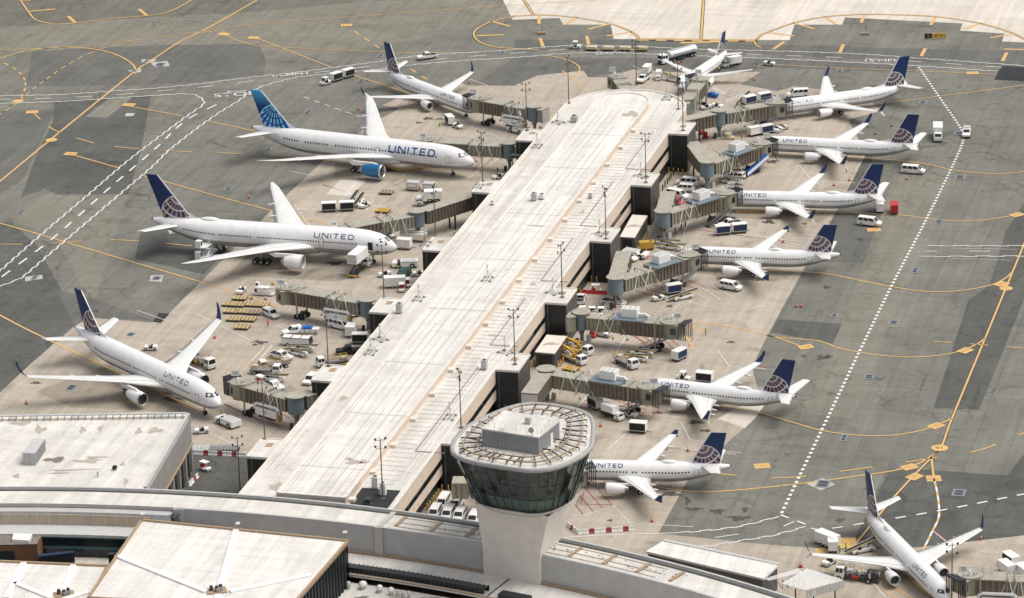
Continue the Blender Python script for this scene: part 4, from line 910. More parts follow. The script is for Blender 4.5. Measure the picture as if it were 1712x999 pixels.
# ------------------------------------------------------------------ airliners  (nose at the origin, +x forward, y to port)
STN = [(0, .04, -.28), (.03, .17, -.275), (.09, .30, -.26), (.18, .43, -.235), (.30, .565, -.19), (.45, .70, -.14), (.62, .80, -.10), (.82, .875, -.065), (1.08, .94, -.035), (1.4, .982, -.01), (1.8, 1, 0)]
TLS = [(0, 1, 0), (.12, .995, .005), (.25, .955, .045), (.38, .885, .105), (.5, .79, .19), (.62, .67, .29), (.74, .53, .41), (.84, .39, .52), (.92, .265, .615), (.97, .17, .67), (1, .08, .70)]
def fin_mat(name, px, pz, cx, cz, rad, step, n, new=False, base=(.008, .028, .115)):
    """tail paint: globe of rings and meridians about a pole near the leading edge"""
    m = bpy.data.materials.new(name); m.use_nodes = True; nt = m.node_tree; N, L = nt.nodes, nt.links; b = N['Principled BSDF']
    b.inputs['Roughness'].default_value = .3; b.inputs['Roughness'].default_value = .42
    tc = N.new('ShaderNodeTexCoord'); sp = N.new('ShaderNodeSeparateXYZ'); L.new(tc.outputs['Object'], sp.inputs[0])
    def mth(op, a, c=None, d=None):
        x = N.new('ShaderNodeMath'); x.operation = op
        for i, v in enumerate((a, c, d)):
            if v is None: continue
            if isinstance(v, (int, float)): x.inputs[i].default_value = v
            else: L.new(v, x.inputs[i])
        return x.outputs[0]
    dx = mth('SUBTRACT', sp.outputs[0], px); dz = mth('SUBTRACT', sp.outputs[2], pz)
    r = mth('SQRT', mth('ADD', mth('MULTIPLY', dx, dx), mth('MULTIPLY', dz, dz))); ph = mth('ARCTAN2', dz, dx)
    # squash the rings so that they crowd at the pole
    u = mth('POWER', mth('DIVIDE', r, rad), .8)
    fr = mth('FRACT', mth('MULTIPLY', u, step)); ring = mth('LESS_THAN', mth('ABSOLUTE', mth('SUBTRACT', fr, .5)), .11)
    fs = mth('FRACT', mth('MULTIPLY', ph, n / (2 * PI))); ray = mth('LESS_THAN', fs, .46)
    ex = mth('SUBTRACT', sp.outputs[0], cx); ez = mth('SUBTRACT', sp.outputs[2], cz); rc = mth('SQRT', mth('ADD', mth('MULTIPLY', ex, ex), mth('MULTIPLY', ez, ez)))
    inside = mth('LESS_THAN', rc, rad); rim = mth('MULTIPLY', inside, mth('GREATER_THAN', rc, rad * .95))
    def mix(f, a, c):
        x = N.new('ShaderNodeMix'); x.data_type = 'RGBA'; L.new(f, x.inputs[0])
        for i, v in ((6, a), (7, c)):
            if isinstance(v, tuple): x.inputs[i].default_value = (*v, 1)
            else: L.new(v, x.inputs[i])
        return x.outputs[2]
    if new:
        top = N.new('ShaderNodeMapRange'); L.new(sp.outputs[2], top.inputs[0]); top.inputs[1].default_value = 13.0; top.inputs[2].default_value = 17
        ground = mix(top.outputs[0], (.004, .035, .19), (.07, .46, .76)); globe = mix(ray, (.006, .05, .30), (.20, .62, .80)); globe = mix(ring, globe, (.004, .05, .30)); globe = mix(rim, globe, (.35, .72, .88))
    else:
        ground = base if isinstance(base, tuple) else base; globe = mix(ray, base, (.34, .20, .145)); globe = mix(ring, globe, (.60, .57, .58)); globe = mix(rim, globe, (.66, .65, .68))
    col = mix(inside, ground, globe)
    L.new(col, b.inputs['Base Color']); return m
GLYPH = {'U': (1.0, [[(0, 1), (0, .38), (.03, .2), (.12, .07), (.28, .01), (.5, 0), (.72, .01), (.88, .07), (.97, .2), (1, .38), (1, 1)]]), 'N': (1.05, [[(0, 0), (0, 1)], [(0, 1), (1, 0)], [(1, 0), (1, 1)]]),
         'I': (.05, [[(.5, 0), (.5, 1)]]), 'T': (.95, [[(0, .94), (1, .94)], [(.5, 0), (.5, .94)]]), 'E': (.82, [[(0, 0), (0, 1)], [(0, .94), (1, .94)], [(0, .5), (.92, .5)], [(0, .06), (1, .06)]]),
         'D': (.98, [[(0, 0), (0, 1)], [(0, .94), (.5, .94), (.75, .88), (.93, .72), (1, .5), (.93, .28), (.75, .12), (.5, .06), (0, .06)]])}
def airliner(name, c):
    """c: L, r (half width), rh (half height), zc, wing, engine, fin, stab ..."""
    t = empty(name); L, r, rh, zc = c['L'], c['r'], c['rh'], c['zc']; D = 2 * r; tl = c.get('tail', 3.3) * D
    st = [(d * D, s, o) for d, s, o in STN] + [(L - tl + f * tl, s, o) for f, s, o in TLS]
    xs = [s[0] for s in st]
    def prof(x):
        x = min(max(x, xs[0]), xs[-1])
        for i in range(len(xs) - 1):
            if xs[i + 1] >= x:
                f = (x - xs[i]) / max(1e-6, xs[i + 1] - xs[i]); return st[i][1] + (st[i + 1][1] - st[i][1]) * f, st[i][2] + (st[i + 1][2] - st[i][2]) * f
    def surf(x, a, out=0.0):
        """a: degrees up from the horizontal on the port side; 180 - a is starboard"""
        s, o = prof(x); return Vector((-x, (r * s + out) * math.cos(R(a)), zc + o * rh + (rh * s + out) * math.sin(R(a))))
    n = 32
    bl = c.get('belly', -24)
    k = MB(); xx = sorted(set([s[0] for s in st] + [st[10][0] + (L - tl - st[10][0]) * f for f in (.25, .5, .75)]))
    rings = [[surf(x, 360 * i / n + 360 / n * .0 - 90) for i in range(n)] for x in xx]
    lim = [i for i in range(n) if not (-90 <= (360 * (i + .5) / n - 90) < bl or (360 * (i + .5) / n - 90) > 180 - bl)]
    k.loft(rings, M['plane'], mfun=lambda kk, i: M['plane'] if i in lim else M['belly']); k.build('fuselage', t)
    for sgn in c.get('sides', (1,)):
        S = (lambda x, a, out=0.0: surf(x, a if sgn > 0 else 180 - a, out))
        # cheat line
        k = MB(); xs_ = [L * .045 + i * (L * .80) / 60 for i in range(61)]
        for x0, x1 in zip(xs_, xs_[1:]): k.add([S(x0, bl - 1, .02), S(x1, bl - 1, .02), S(x1, bl + 1.2, .02), S(x0, bl + 1.2, .02)], [(0, 1, 2, 3)], c.get('line', M['grey']))
        k.build('cheat_line', t)
        # cabin windows
        wz = c.get('wa', 8); w, h = c.get('ww', .33), c.get('wh', 8.5); dx = c.get('wp', .52) * 1.25
        me = None; x = c['w0']
        gaps = c.get('gaps', ())
        while x < c['w1']:
            if not any(g0 < x < g1 for g0, g1 in gaps):
                a_, b_ = S(x, wz, .0), S(x, wz + h, .0)
                if me is None:
                    k = MB(); q = [S(x - w / 2, wz, .025), S(x + w / 2, wz, .025), S(x + w / 2, wz + h, .025), S(x - w / 2, wz + h, .025)]; k.add([v - a_ for v in q], [(0, 1, 2, 3)], M['pane']); o = k.build('cabin_window', t); me = o.data
                else:
                    o = bpy.data.objects.new('cabin_window', me); COL.objects.link(o); o.parent = t
                o.location = a_
            x += dx
        # airline name
        x0, x1, a0, a1 = c['txt']; wt = c.get('tw', .19)
        word = 'UNITED'; adv = [GLYPH[ch][0] for ch in word]; gap = .5; tot = sum(adv) + gap * 5; sc = (x1 - x0) / tot
        hgt = a1 - a0; rad = (r + rh) / 2
        k = MB(); cur = 0
        for ch in word:
            wd, strokes = GLYPH[ch]
            for pl in strokes:
                pts = []
                for p_, q_ in zip(pl, pl[1:]):
                    m_ = max(1, int(5 * max(abs(q_[0] - p_[0]), abs(q_[1] - p_[1])))) 
                    pts += [(p_[0] + (q_[0] - p_[0]) * i / m_, p_[1] + (q_[1] - p_[1]) * i / m_) for i in range(m_)]
                pts.append(pl[-1])
                # plane units: u along, v up
                uv = [Vector(((cur + p_[0] * wd) * sc, p_[1] * R(hgt) * rad)) for p_ in pts]
                lw = wt * (R(hgt) * rad)
                vs = []
                for i in range(len(uv)):
                    d = uv[min(i + 1, len(uv) - 1)] - uv[max(0, i - 1)]; d.normalize(); nx = Vector((-d.y, d.x)) * lw / 2
                    for s_ in (-1, 1):
                        q_ = uv[i] + nx * s_; al = a0 + math.degrees(q_.y / rad)
                        xx_ = x0 + q_.x if sgn > 0 else x1 - q_.x
                        vs.append(S(xx_, al, .035))
                k.add(vs, [(2 * i, 2 * i + 1, 2 * i + 3, 2 * i + 2) for i in range(len(uv) - 1)], c.get('tm', M['letter']))
            cur += wd + gap
        k.build('airline_lettering', t)
        for dx0 in c['doors']:
            k = MB(); hw = .45 if r < 2.5 else .55; lo, hi = wz - 22, wz + 16
            for xa in (dx0 - hw, dx0 + hw):
                for j in range(4): aa, bb = lo + (hi - lo) * j / 4, lo + (hi - lo) * (j + 1) / 4; k.add([S(xa - .05, aa, .02), S(xa + .05, aa, .02), S(xa + .05, bb, .02), S(xa - .05, bb, .02)], [(0, 1, 2, 3)], M['grey'])
            for aa in (lo, hi): k.add([S(dx0 - hw, aa - 1.3, .02), S(dx0 + hw, aa - 1.3, .02), S(dx0 + hw, aa + 1.3, .02), S(dx0 - hw, aa + 1.3, .02)], [(0, 1, 2, 3)], M['grey'])
            if dx0 == c.get('open'):
                for j in range(5): aa, bb = lo + (hi - lo) * j / 5, lo + (hi - lo) * (j + 1) / 5; k.add([S(dx0 - hw, aa, .04), S(dx0 + hw, aa, .04), S(dx0 + hw, bb, .04), S(dx0 - hw, bb, .04)], [(0, 1, 2, 3)], M['black'])
            k.build('cabin_door', t)
    # flight deck windows
    k = MB(); zl, zu = zc + rh * c.get('cz0', .27), zc + rh * c.get('cz1', .53)
    def topx(z):
        lo_, hi_ = 0.0, 1.6 * D
        for _ in range(30):
            md = (lo_ + hi_) / 2; s_, o_ = prof(md)
            if zc + o_ * rh + rh * s_ < z: lo_ = md
            else: hi_ = md
        return hi_
    xl_, xu_ = topx(zl), topx(zu)
    def wpt(z, x0, dlt, sg):
        s_, o_ = prof(x0 + dlt); v_ = max(-1, min(1, (z - zc - o_ * rh) / (rh * s_))); a_ = math.degrees(math.asin(v_)); return surf(x0 + dlt, a_ if sg > 0 else 180 - a_, .03)
    for sg in (1, -1):
        for f0, f1 in ((.05, .40), (.44, .70), (.74, 1.0)):
            for q in range(4):
                g0, g1 = f0 + (f1 - f0) * q / 4, f0 + (f1 - f0) * (q + 1) / 4
                k.add([wpt(zl, xl_, .31 * D * g0 ** 1.6, sg), wpt(zl, xl_, .31 * D * g1 ** 1.6, sg), wpt(zu, xu_, .19 * D * g1 ** 1.6, sg), wpt(zu, xu_, .19 * D * g0 ** 1.6, sg)], [(0, 1, 2, 3)], M['glass'])
    k.build('cockpit_window', t)
    # wings
    wg = c['wing']; NA = [(0, 0), (.015, .35), (.08, .72), (.25, 1), (.5, .86), (.78, .42), (1, .02), (.78, -.2), (.5, -.42), (.25, -.5), (.08, -.4), (.015, -.22)]
    def foil(xle, ch, y, z, th): return [(-(xle + a * ch), y, z + b_ * th * ch * .62 + a * 0) for a, b_ in NA]
    for sg in (1, -1):
        k = MB(); secs = []
        for (xle, ch, y, z, th) in wg: secs.append([(p[0], sg * p[1], p[2]) for p in foil(xle, ch, y, z, th)])
        k.loft(secs, M['wing']); wo = k.build('wing', t)
        tip = wg[-1]
        if c.get('winglet') == 'scimitar' or c.get('winglet') == 'blend':
            for up in ((1,) if c['winglet'] == 'blend' else (1, -1)):
                k = MB(); xl, ch, y, z, th = tip; H = c['wlh'] if up > 0 else -1.25; out = c['wlo'] if up > 0 else .55; sw = c.get('wls', 2.2) if up > 0 else 1.5
                ss = []
                for f, cf in ((0, .96), (.12, .85), (.35, .68), (.7, .5), (1, .3)):
                    g_ = f if up > 0 else f; yy = y + out * (1 - (1 - g_) ** 2 if up > 0 else g_); zz = z + H * (g_ ** 1.35)
                    cc = ch * cf if up > 0 else ch * (.55 - .35 * f); xo = xl + sw * g_ + (.6 if up < 0 else 0)
                    tx = .06 * cc
                    ss.append([(-(xo + a * cc), sg * (yy - math.copysign(1, 1) * b_ * tx * .9 * (1 if up > 0 else 1)), zz) for a, b_ in NA])
                k.loft(ss, M['navy'] if up > 0 else M['wing'], mfun=(lambda kk, i: M['plane'] if kk < 1 else M['navy']) if up > 0 else None); k.build('winglet', wo)
        elif c.get('winglet') == 'fence':
            k = MB(); xl, ch, y, z, th = tip; k.prof([(-(xl + .1), z), (-(xl + ch * .7), z + 1.0), (-(xl + ch * 1.15), z + 1.0), (-(xl + ch), z), (-(xl + ch * 1.1), z - .5), (-(xl + ch * .75), z - .5)], sg * y - .04, sg * y + .04, M['navy']); k.build('winglet', wo)
        for y in c['flaps']:
            # chord at that span
            for (A_, B_) in zip(wg, wg[1:]):
                if A_[2] <= y <= B_[2]:
                    f = (y - A_[2]) / (B_[2] - A_[2]); xl = A_[0] + (B_[0] - A_[0]) * f; ch = A_[1] + (B_[1] - A_[1]) * f; z = A_[3] + (B_[3] - A_[3]) * f
                    k = MB(); x0 = xl + ch * .62; ln = ch * .42 + 1.0; sz = .22 if r < 2.4 else .42
                    k.loft([[(-(x0 + f2 * ln), sg * y + sz * s2 * math.cos(q * PI / 4), z - .28 - .1 * f2 + sz * 1.2 * s2 * math.sin(q * PI / 4)) for q in range(8)] for f2, s2 in ((0, .1), (.2, .8), (.5, 1), (.8, .7), (1, .1))], M['wing']); k.build('flap_fairing', wo); break
        k = MB(); i0 = wg[1] if len(wg) > 3 else wg[0]
        for (A_, B_) in zip(wg, wg[1:]):
            for fr_ in (.17, .72):
                pA, pB = Vector((-(A_[0] + A_[1] * fr_), sg * A_[2], A_[3] + A_[1] * A_[4] * (.58 if fr_ < .5 else .35))), Vector((-(B_[0] + B_[1] * fr_), sg * B_[2], B_[3] + B_[1] * B_[4] * (.58 if fr_ < .5 else .35)))
                k.bar(pA, pB, .07, .03, M['lgrey'])
        k.build('panel_line', wo)
    # belly fairing
    k = MB(); x0, x1 = wg[0][0] - .8, wg[0][0] + wg[0][1] + 2.2
    k.loft([[(-(x0 + f * (x1 - x0)), (r * 1.02 * s_) * math.cos(q * PI / 8), zc - rh * .62 + rh * .58 * s_ * math.sin(q * PI / 8)) for q in range(16)] for f, s_ in ((0, .15), (.12, .75), (.3, 1), (.65, 1), (.88, .7), (1, .15))], M['belly'] if c.get('bf', 1) else M['plane']); k.build('wing_fairing', t)
    # engines
    e = c['eng']
    for sg in (1, -1):
        et = MB(); ex, ey, ez, er, el = e['x'], e['y'] * sg, e['z'], e['r'], e['l']; em = e.get('m', M['plane'])
        def ring(x, rr): return [(-x, ey + rr * math.cos(2 * PI * i / 24), ez + rr * math.sin(2 * PI * i / 24) * (.96 if math.sin(2 * PI * i / 24) < 0 else 1)) for i in range(24)]
        et.loft([ring(ex + f * el, er * s_) for f, s_ in ((.08, .97), (.2, 1.0), (.45, 1), (.7, .93), (.9, .8), (1, .72))], em, caps=False)
        en = et.build('engine', t)
        k = MB(); k.loft([ring(ex + f * el, er * s_) for f, s_ in ((.085, .975), (.03, .955), (.0, .90), (.01, .86), (.05, .83), (.22, .80))], e.get('lip', M['alu']), caps=False); k.build('intake_lip', en)
        k = MB(); k.add(ring(ex + el * .2, er * .82), [tuple(range(24))], M['black']); k.cyl((-(ex + el * .2), ey, ez), (-(ex + el * .06), ey, ez), er * .26, M['dark'], .02, 12)
        for i in range(16): a = 2 * PI * i / 16; k.bar((-(ex + el * .19), ey + er * .25 * math.cos(a), ez + er * .25 * math.sin(a)), (-(ex + el * .19), ey + er * .8 * math.cos(a + .2), ez + er * .8 * math.sin(a + .2)), er * .06, .02, M['grey'])
        k.build('fan', en)
        k = MB(); k.loft([ring(ex + el * f, er * s_) for f, s_ in ((.9, .62), (1.0, .6), (1.14, .44), (1.18, .42))], M['steel'], caps=False); k.add(ring(ex + el * 1.0, er * .72), [tuple(range(24))], M['black']); k.cyl((-(ex + el), ey, ez), (-(ex + el * 1.36), ey, ez), er * .34, M['dark'], .04, 12); k.build('exhaust', en)
        k = MB(); zt = e['zt']; k.prof([(-(ex + el * .18), ez + er * .93), (-(ex + el * .5), zt + .1), (-(ex + el * 1.9), zt + .05), (-(ex + el * 1.55), ez + er * .5), (-(ex + el * .95), ez + er * .6)], ey - .17 * (r / 1.9), ey + .17 * (r / 1.9), em if e.get('pw') is None else M['plane']); k.build('pylon', en)
    # fin and tailplane
    fx0, fx1, fz0, tx0, tx1, tz = c['fin']
    def fring(f):
        xl = fx0 + (tx0 - fx0) * f; xr = fx1 + (tx1 - fx1) * f; z = fz0 + (tz - fz0) * f; ch = xr - xl
        return [(-(xl + a * ch), b_ * ch * .055, z) for a, b_ in [(0, 0), (.03, .45), (.12, .8), (.3, 1), (.6, .75), (1, .03), (1, -.03), (.6, -.75), (.3, -1), (.12, -.8), (.03, -.45)]]
    k = MB(); k.loft([fring(f) for f in (0, .5, 1)], c['finm'], smooth=False); fo = k.build('tail_fin', t)
    k = MB(); w_ = fring(0); 
    for (A_, B_) in (((fx0, fz0), (tx0, tz)),): k.bar((-(A_[0] - .05), 0, A_[1]), (-(B_[0] - .05), 0, B_[1]), .16, .22, M['plane'])
    k.build('leading_edge', fo)
    df = c.get('dorsal')
    if df:
        k = MB(); z0 = zc + rh * .93; k.loft([[(-(fx0 - df), 0, z0), (-(fx0 - df), .06, z0 - .2), (-(fx0 - df), -.06, z0 - .2)], [(-(fx0 + .8), 0, fz0 + (tz - fz0) * .16), (-(fx0 + .5), .25, z0 - .1), (-(fx0 + .5), -.25, z0 - .1)]], M['plane'], smooth=False); k.build('dorsal_fillet', t)
    sx0, sx1, sz, ux0, ux1, uy, uz = c['stab']
    for sg in (1, -1):
        k = MB(); k.loft([[(-(xl + a * (xr - xl)), sg * y, z + b_ * (xr - xl) * .07) for a, b_ in NA] for xl, xr, y, z in ((sx0, sx1, .2, sz), (ux0, ux1, uy, uz))], M['wing']); k.build('tailplane', t)
    k = MB(); q = surf(L - .3, 0); k.cyl((-(L - .35), 0, zc + .70 * rh), (-(L + .1), 0, zc + .71 * rh), rh * .12, M['dark'], rh * .1, 10); k.build('tail_exhaust', t)
    # undercarriage
    wr = c.get('wr', .55)
    def gear(nm, x, y, rows, top):
        k = MB(); k.cyl((-x, y, wr), (-x, y, top), .11 if r < 2.4 else .2, M['steel'], n=8); k.bar((-x - .9, y, top), (-x, y, wr + .5), .1, .1, M['steel']); k.box((-x, y, top - .3), (.7, .5, .5), M['lgrey']); g_ = k.build(nm, t)
        sp_ = .24 if nm == 'nose_gear' else (.42 if r < 2.4 else .62)
        for i in range(rows):
            for s_ in (-1, 1):
                xo = -x + (i - (rows - 1) / 2) * wr * 2.25; w2 = wr * (.75 if nm == 'nose_gear' else 1); k = MB(); ww_ = .2 if r < 2.4 else .3
                k.cyl((xo, y + s_ * sp_ - ww_ / 2, w2), (xo, y + s_ * sp_ + ww_ / 2, w2), w2, M['black'], n=14); k.cyl((xo, y + s_ * sp_ - ww_ / 2 - .02, w2), (xo, y + s_ * sp_ + ww_ / 2 + .02, w2), w2 * .45, M['lgrey'], n=10); k.build('wheel', g_)
    gx = c['gear']; gear('nose_gear', gx[0], 0, 1, zc - rh * .7)
    for sg in (1, -1): gear('main_gear', gx[1], gx[2] * sg, gx[3], zc - rh * .3)
    if c.get('dome'):
        k = MB(); x = c['dome']; w_, l_, h_ = .7, 1.9, .48
        if r > 2.4: w_, l_, h_ = .9, 2.6, .6
        zt = zc + rh - .06
        k.loft([[(-(x + (f - .5) * 2 * l_), w_ * s_ * math.cos(q * PI / 5), zt + h_ * s_ * math.sin(q * PI / 5)) for q in range(10)] for f, s_ in ((0, .05), (.1, .5), (.3, .9), (.5, 1), (.7, .9), (.9, .5), (1, .05))], M['wing']); k.build('antenna_dome', t)
    return t
def b737(L, sides, dome, gaps, finm, o=None):
    o = (42.1 - L) * .52 if o is None else o
    return dict(L=L - .9, r=1.88, rh=2.0, zc=3.15, tail=3.5, wing=[(14.2 - o, 8.2, 1.0, 2.35, .14), (15.2 - o, 7.3, 1.9, 2.5, .14), (18.2 - o, 4.6, 6.0, 2.95, .12), (24.0 - o, 1.65, 16.9, 4.2, .1)], winglet='scimitar', wlh=2.5, wlo=.95, wls=1.9,
        flaps=(4.6, 8.0, 11.6), eng=dict(x=13.3 - o, y=4.85, z=1.75, r=1.12, l=3.5, zt=2.75, lip=M['lgrey']), fin=(L - 8.4, L - 2.6, 4.7, L - 3.9, L - .9, 12.5), finm=finm, dorsal=3.6, stab=(L - 5.0, L - 1.3, 4.9, L - 1.7, L + .0, 7.1, 5.6),
        gear=(4.0, 20.4 - o, 2.86, 1), w0=5.6, w1=L * .80, wa=6, gaps=gaps, txt=(7.2, 13.2, 34, 58), doors=(3.7, L * .83), dome=dome, sides=sides, wr=.56)
FM9 = fin_mat('tail_globe', -36.0, 8.6, -36.4, 5.4, 3.45, 3.3, 24)
FM8 = fin_mat('tail_globe_short', -29.1, 8.6, -29.5, 5.4, 3.45, 3.3, 24)
FM320 = fin_mat('tail_globe_slim', -31.8, 8.9, -32.2, 6.0, 3.3, 3.3, 24); FM319 = fin_mat('tail_globe_slim_short', -28.1, 8.9, -28.5, 6.0, 3.3, 3.3, 24)
FM767 = fin_mat('tail_globe_twin_aisle', -47.0, 12.0, -46.9, 8.0, 4.4, 3.3, 24); FM777 = fin_mat('tail_globe_long', -53.4, 13.4, -53.3, 9.0, 4.9, 3.3, 24); FM787 = fin_mat('tail_globe_cyan', -55.1, 13.4, -54.8, 8.6, 5.2, 3.6, 26, True)
FME = fin_mat('tail_globe_small', -26.4, 7.1, -27.0, 4.8, 2.6, 2.6, 20)
PLN = {}
C9 = b737(42.1, (1,), 29, ((20.8, 21.5), (15.0, 15.7), (26, 26.6)), FM9)
C9s = dict(C9); C9s['sides'] = (-1,)
C8 = b737(35.2, (1,), 23, ((11.6, 12.4),), FM8, 4.5); C8.update(txt=(5.4, 11.4, 34, 58), w0=4.8, doors=(3.2, 29.2))
C320 = dict(L=37.4, r=1.975, rh=2.07, zc=3.45, tail=3.3, wing=[(12.0, 7.6, 1.0, 2.5, .14), (13.0, 6.6, 2.0, 2.7, .14), (16.0, 4.0, 6.4, 3.2, .12), (21.6, 1.6, 16.9, 4.5, .1)], winglet='fence', flaps=(5.2, 8.6, 12.4), eng=dict(x=11.0, y=5.75, z=1.95, r=1.2, l=3.9, zt=3.0, lip=M['lgrey']),
    fin=(29.4, 35.2, 5.3, 33.5, 36.6, 11.9), finm=FM320, dorsal=1.2, stab=(31.3, 35.2, 4.95, 33.9, 35.9, 6.2, 5.8), gear=(5.1, 17.7, 3.8, 1), w0=6.0, w1=29.5, wa=8, gaps=((14.6, 15.6), (17.4, 18.2)), txt=(7.4, 13.4, 36, 60), doors=(4.3, 30.6), dome=22.5, sides=(1,), wr=.56)
C319 = dict(C320); C319.update(L=33.7, wing=[(a - 1.6, b_, c_, d, e) for a, b_, c_, d, e in C320['wing']], eng=dict(C320['eng'], x=9.4), fin=(25.7, 31.5, 5.3, 29.8, 32.9, 11.9), finm=FM319, stab=(27.6, 31.5, 4.95, 30.2, 32.2, 6.2, 5.8), gear=(5.1, 16.1, 3.8, 1), w1=26, doors=(4.3, 27), gaps=((13.4, 14.4), (15.6, 16.4)), dome=21.5, txt=(6.4, 12.4, 36, 60))
CE = dict(L=31.2, r=1.5, rh=1.65, zc=2.85, tail=3.6, wing=[(10.2, 5.8, .8, 1.9, .14), (11.4, 4.6, 2.0, 2.1, .13), (13.6, 3.1, 5.0, 2.5, .12), (18.0, 1.3, 13.0, 3.6, .1)], winglet='blend', wlh=1.9, wlo=.9, wls=1.5, flaps=(4.4, 7.6), eng=dict(x=8.9, y=4.1, z=1.5, r=.92, l=3.2, zt=2.35, lip=M['alu']),
    fin=(23.9, 29.2, 4.1, 28.4, 30.9, 9.8), finm=FME, dorsal=2.4, stab=(27.2, 30.2, 3.7, 29.4, 31.0, 5.0, 4.3), gear=(3.6, 14.6, 2.6, 1), w0=5.6, w1=23.5, wa=10, gaps=(), txt=(6.6, 10.2, 38, 60), doors=(3.4, 25), sides=(1,), wr=.45, ww=.3)
C767 = dict(L=54.6, r=2.52, rh=2.7, zc=4.6, tail=3.2, wing=[(15.6, 12.2, 1.2, 3.3, .14), (17.4, 10.4, 2.6, 3.6, .14), (23.2, 5.8, 8.6, 4.6, .12), (34.4, 2.3, 24.6, 6.9, .1)], winglet='blend', wlh=3.3, wlo=1.3, wls=2.6, flaps=(5.0, 10.5, 15.5), eng=dict(x=17.0, y=7.9, z=2.35, r=1.42, l=5.0, zt=4.0),
    fin=(43.8, 50.8, 7.0, 51.2, 54.1, 15.85), finm=FM767, dorsal=2.4, stab=(46.2, 51.2, 5.6, 51.6, 54.0, 9.3, 6.6), gear=(5.8, 27.5, 4.6, 2), w0=7.5, w1=44, wa=5, wh=7, gaps=((16, 16.9), (19, 19.8), (28.5, 29.4)), txt=(8.8, 17.4, 34, 56), doors=(5.0, 47), sides=(-1,), wr=.6, line=M['grey'], tw=.17)
C777 = dict(L=60.6, r=3.1, rh=3.1, zc=5.2, tail=3.0, wing=[(17.5, 14.6, 1.4, 3.6, .14), (19.6, 12.6, 3.2, 4.0, .14), (26.6, 7.2, 10.0, 5.2, .12), (38.6, 2.6, 27.6, 7.6, .1), (41.0, .9, 30.2, 8.0, .09)], flaps=(6.5, 13, 19), eng=dict(x=19.6, y=9.8, z=2.75, r=1.78, l=4.5, zt=4.5, lip=M['lgrey']),
    fin=(50.6, 57.7, 8.0, 58.7, 61.4, 18.5), finm=FM777, dorsal=1.8, stab=(52.5, 58.2, 6.4, 58.4, 60.8, 10.7, 7.9), gear=(5.9, 31.5, 5.5, 3), w0=9, w1=52, wa=6, wh=6, gaps=((17, 18), (33.5, 34.6), (43, 44)), txt=(9.6, 19.3, 26, 48), doors=(5.6, 17.5, 55), open=5.6, dome=46, sides=(-1,), wr=.68, tw=.17)
C787 = dict(L=62, r=2.88, rh=2.98, zc=4.9, tail=3.1, wing=[(18.4, 13.4, 1.3, 3.5, .13), (20.8, 11.2, 3.0, 3.9, .13), (29.0, 6.4, 10.0, 5.4, .11), (39.6, 3.1, 25.4, 8.1, .09), (41.8, 2.0, 28.2, 8.7, .08), (44.6, .5, 30.0, 9.1, .08)], flaps=(6.5, 12.5, 18.5), eng=dict(x=20.4, y=9.7, z=2.55, r=1.8, l=5.3, zt=4.5, m=M['eng_blue'], lip=M['alu'], pw=1),
    fin=(50.6, 58.6, 7.6, 59.0, 62.0, 17.0), finm=FM787, dorsal=1.6, stab=(54.6, 59.4, 6.4, 60.0, 62.0, 9.8, 7.3), gear=(5.9, 30.0, 5.2, 2), w0=9, w1=52, wa=8, wh=8, ww=.36, gaps=((24.6, 25.6), (37, 38.6), (46, 47.2)), txt=(9.4, 22.0, 10, 44), doors=(5.8, 8.4 * 3, 54), sides=(-1,), wr=.65, tm=M['letter_bright'], tw=.2, belly=-34, wp=.62, bf=0)
PL = [('737r', C9s, (-8.1, 935.1, -54.3), 'single aisle jet with blue winglets parked upper left of pier'),
      ('787', C787, (-8.4, 886.4, -25.0), 'large white jet with bright blue engines and a blue globe tail'),
      ('777', C777, (-26.3, 822.9, -16.9), 'long twin aisle jet with a catering truck at its open door'),
      ('767', C767, (-61.5, 727.8, -51.4), 'twin aisle jet with tall winglets beside the low white building at left'),
      ('737r', None, (77.4, 621.7, -74.3), 'single aisle jet cut by the bottom edge at lower right'),
      ('737', C9, (66.4, 926.0, -161.6), 'topmost full size jet on the right side with blue winglets'),
      ('737', None, (62.5, 898.3, -195.6), 'right side jet whose boarding stair is bright blue'),
      ('737', None, (48.8, 855.6, -189.7), 'right side jet with white and red carts behind its tail'),
      ('320', C320, (38.6, 814.6, -192.1), 'right side jet at gate 107 without winglets'),
      ('738', C8, (26.2, 733.5, -202.6), 'right side jet at gate 103 with split winglets, second nearest to the tower'),
      ('319', C319, (8.7, 688.1, -188.1), 'short jet half hidden by the control tower'),
      ('E', CE, (46.0, 950.5, -117.2), 'small regional jet with tanker at its wing beyond the rounded pier end')]
for key, cfg, (x, y, h), lab in PL:
    if key not in PLN: PLN[key] = airliner('airliner', cfg); o = PLN[key]
    else: o = copy_tree(PLN[key])
    o.location = (x, y, 0); o.rotation_euler.z = R(h); tag(o, lab, 'airplane', 'airliners parked around the pier')
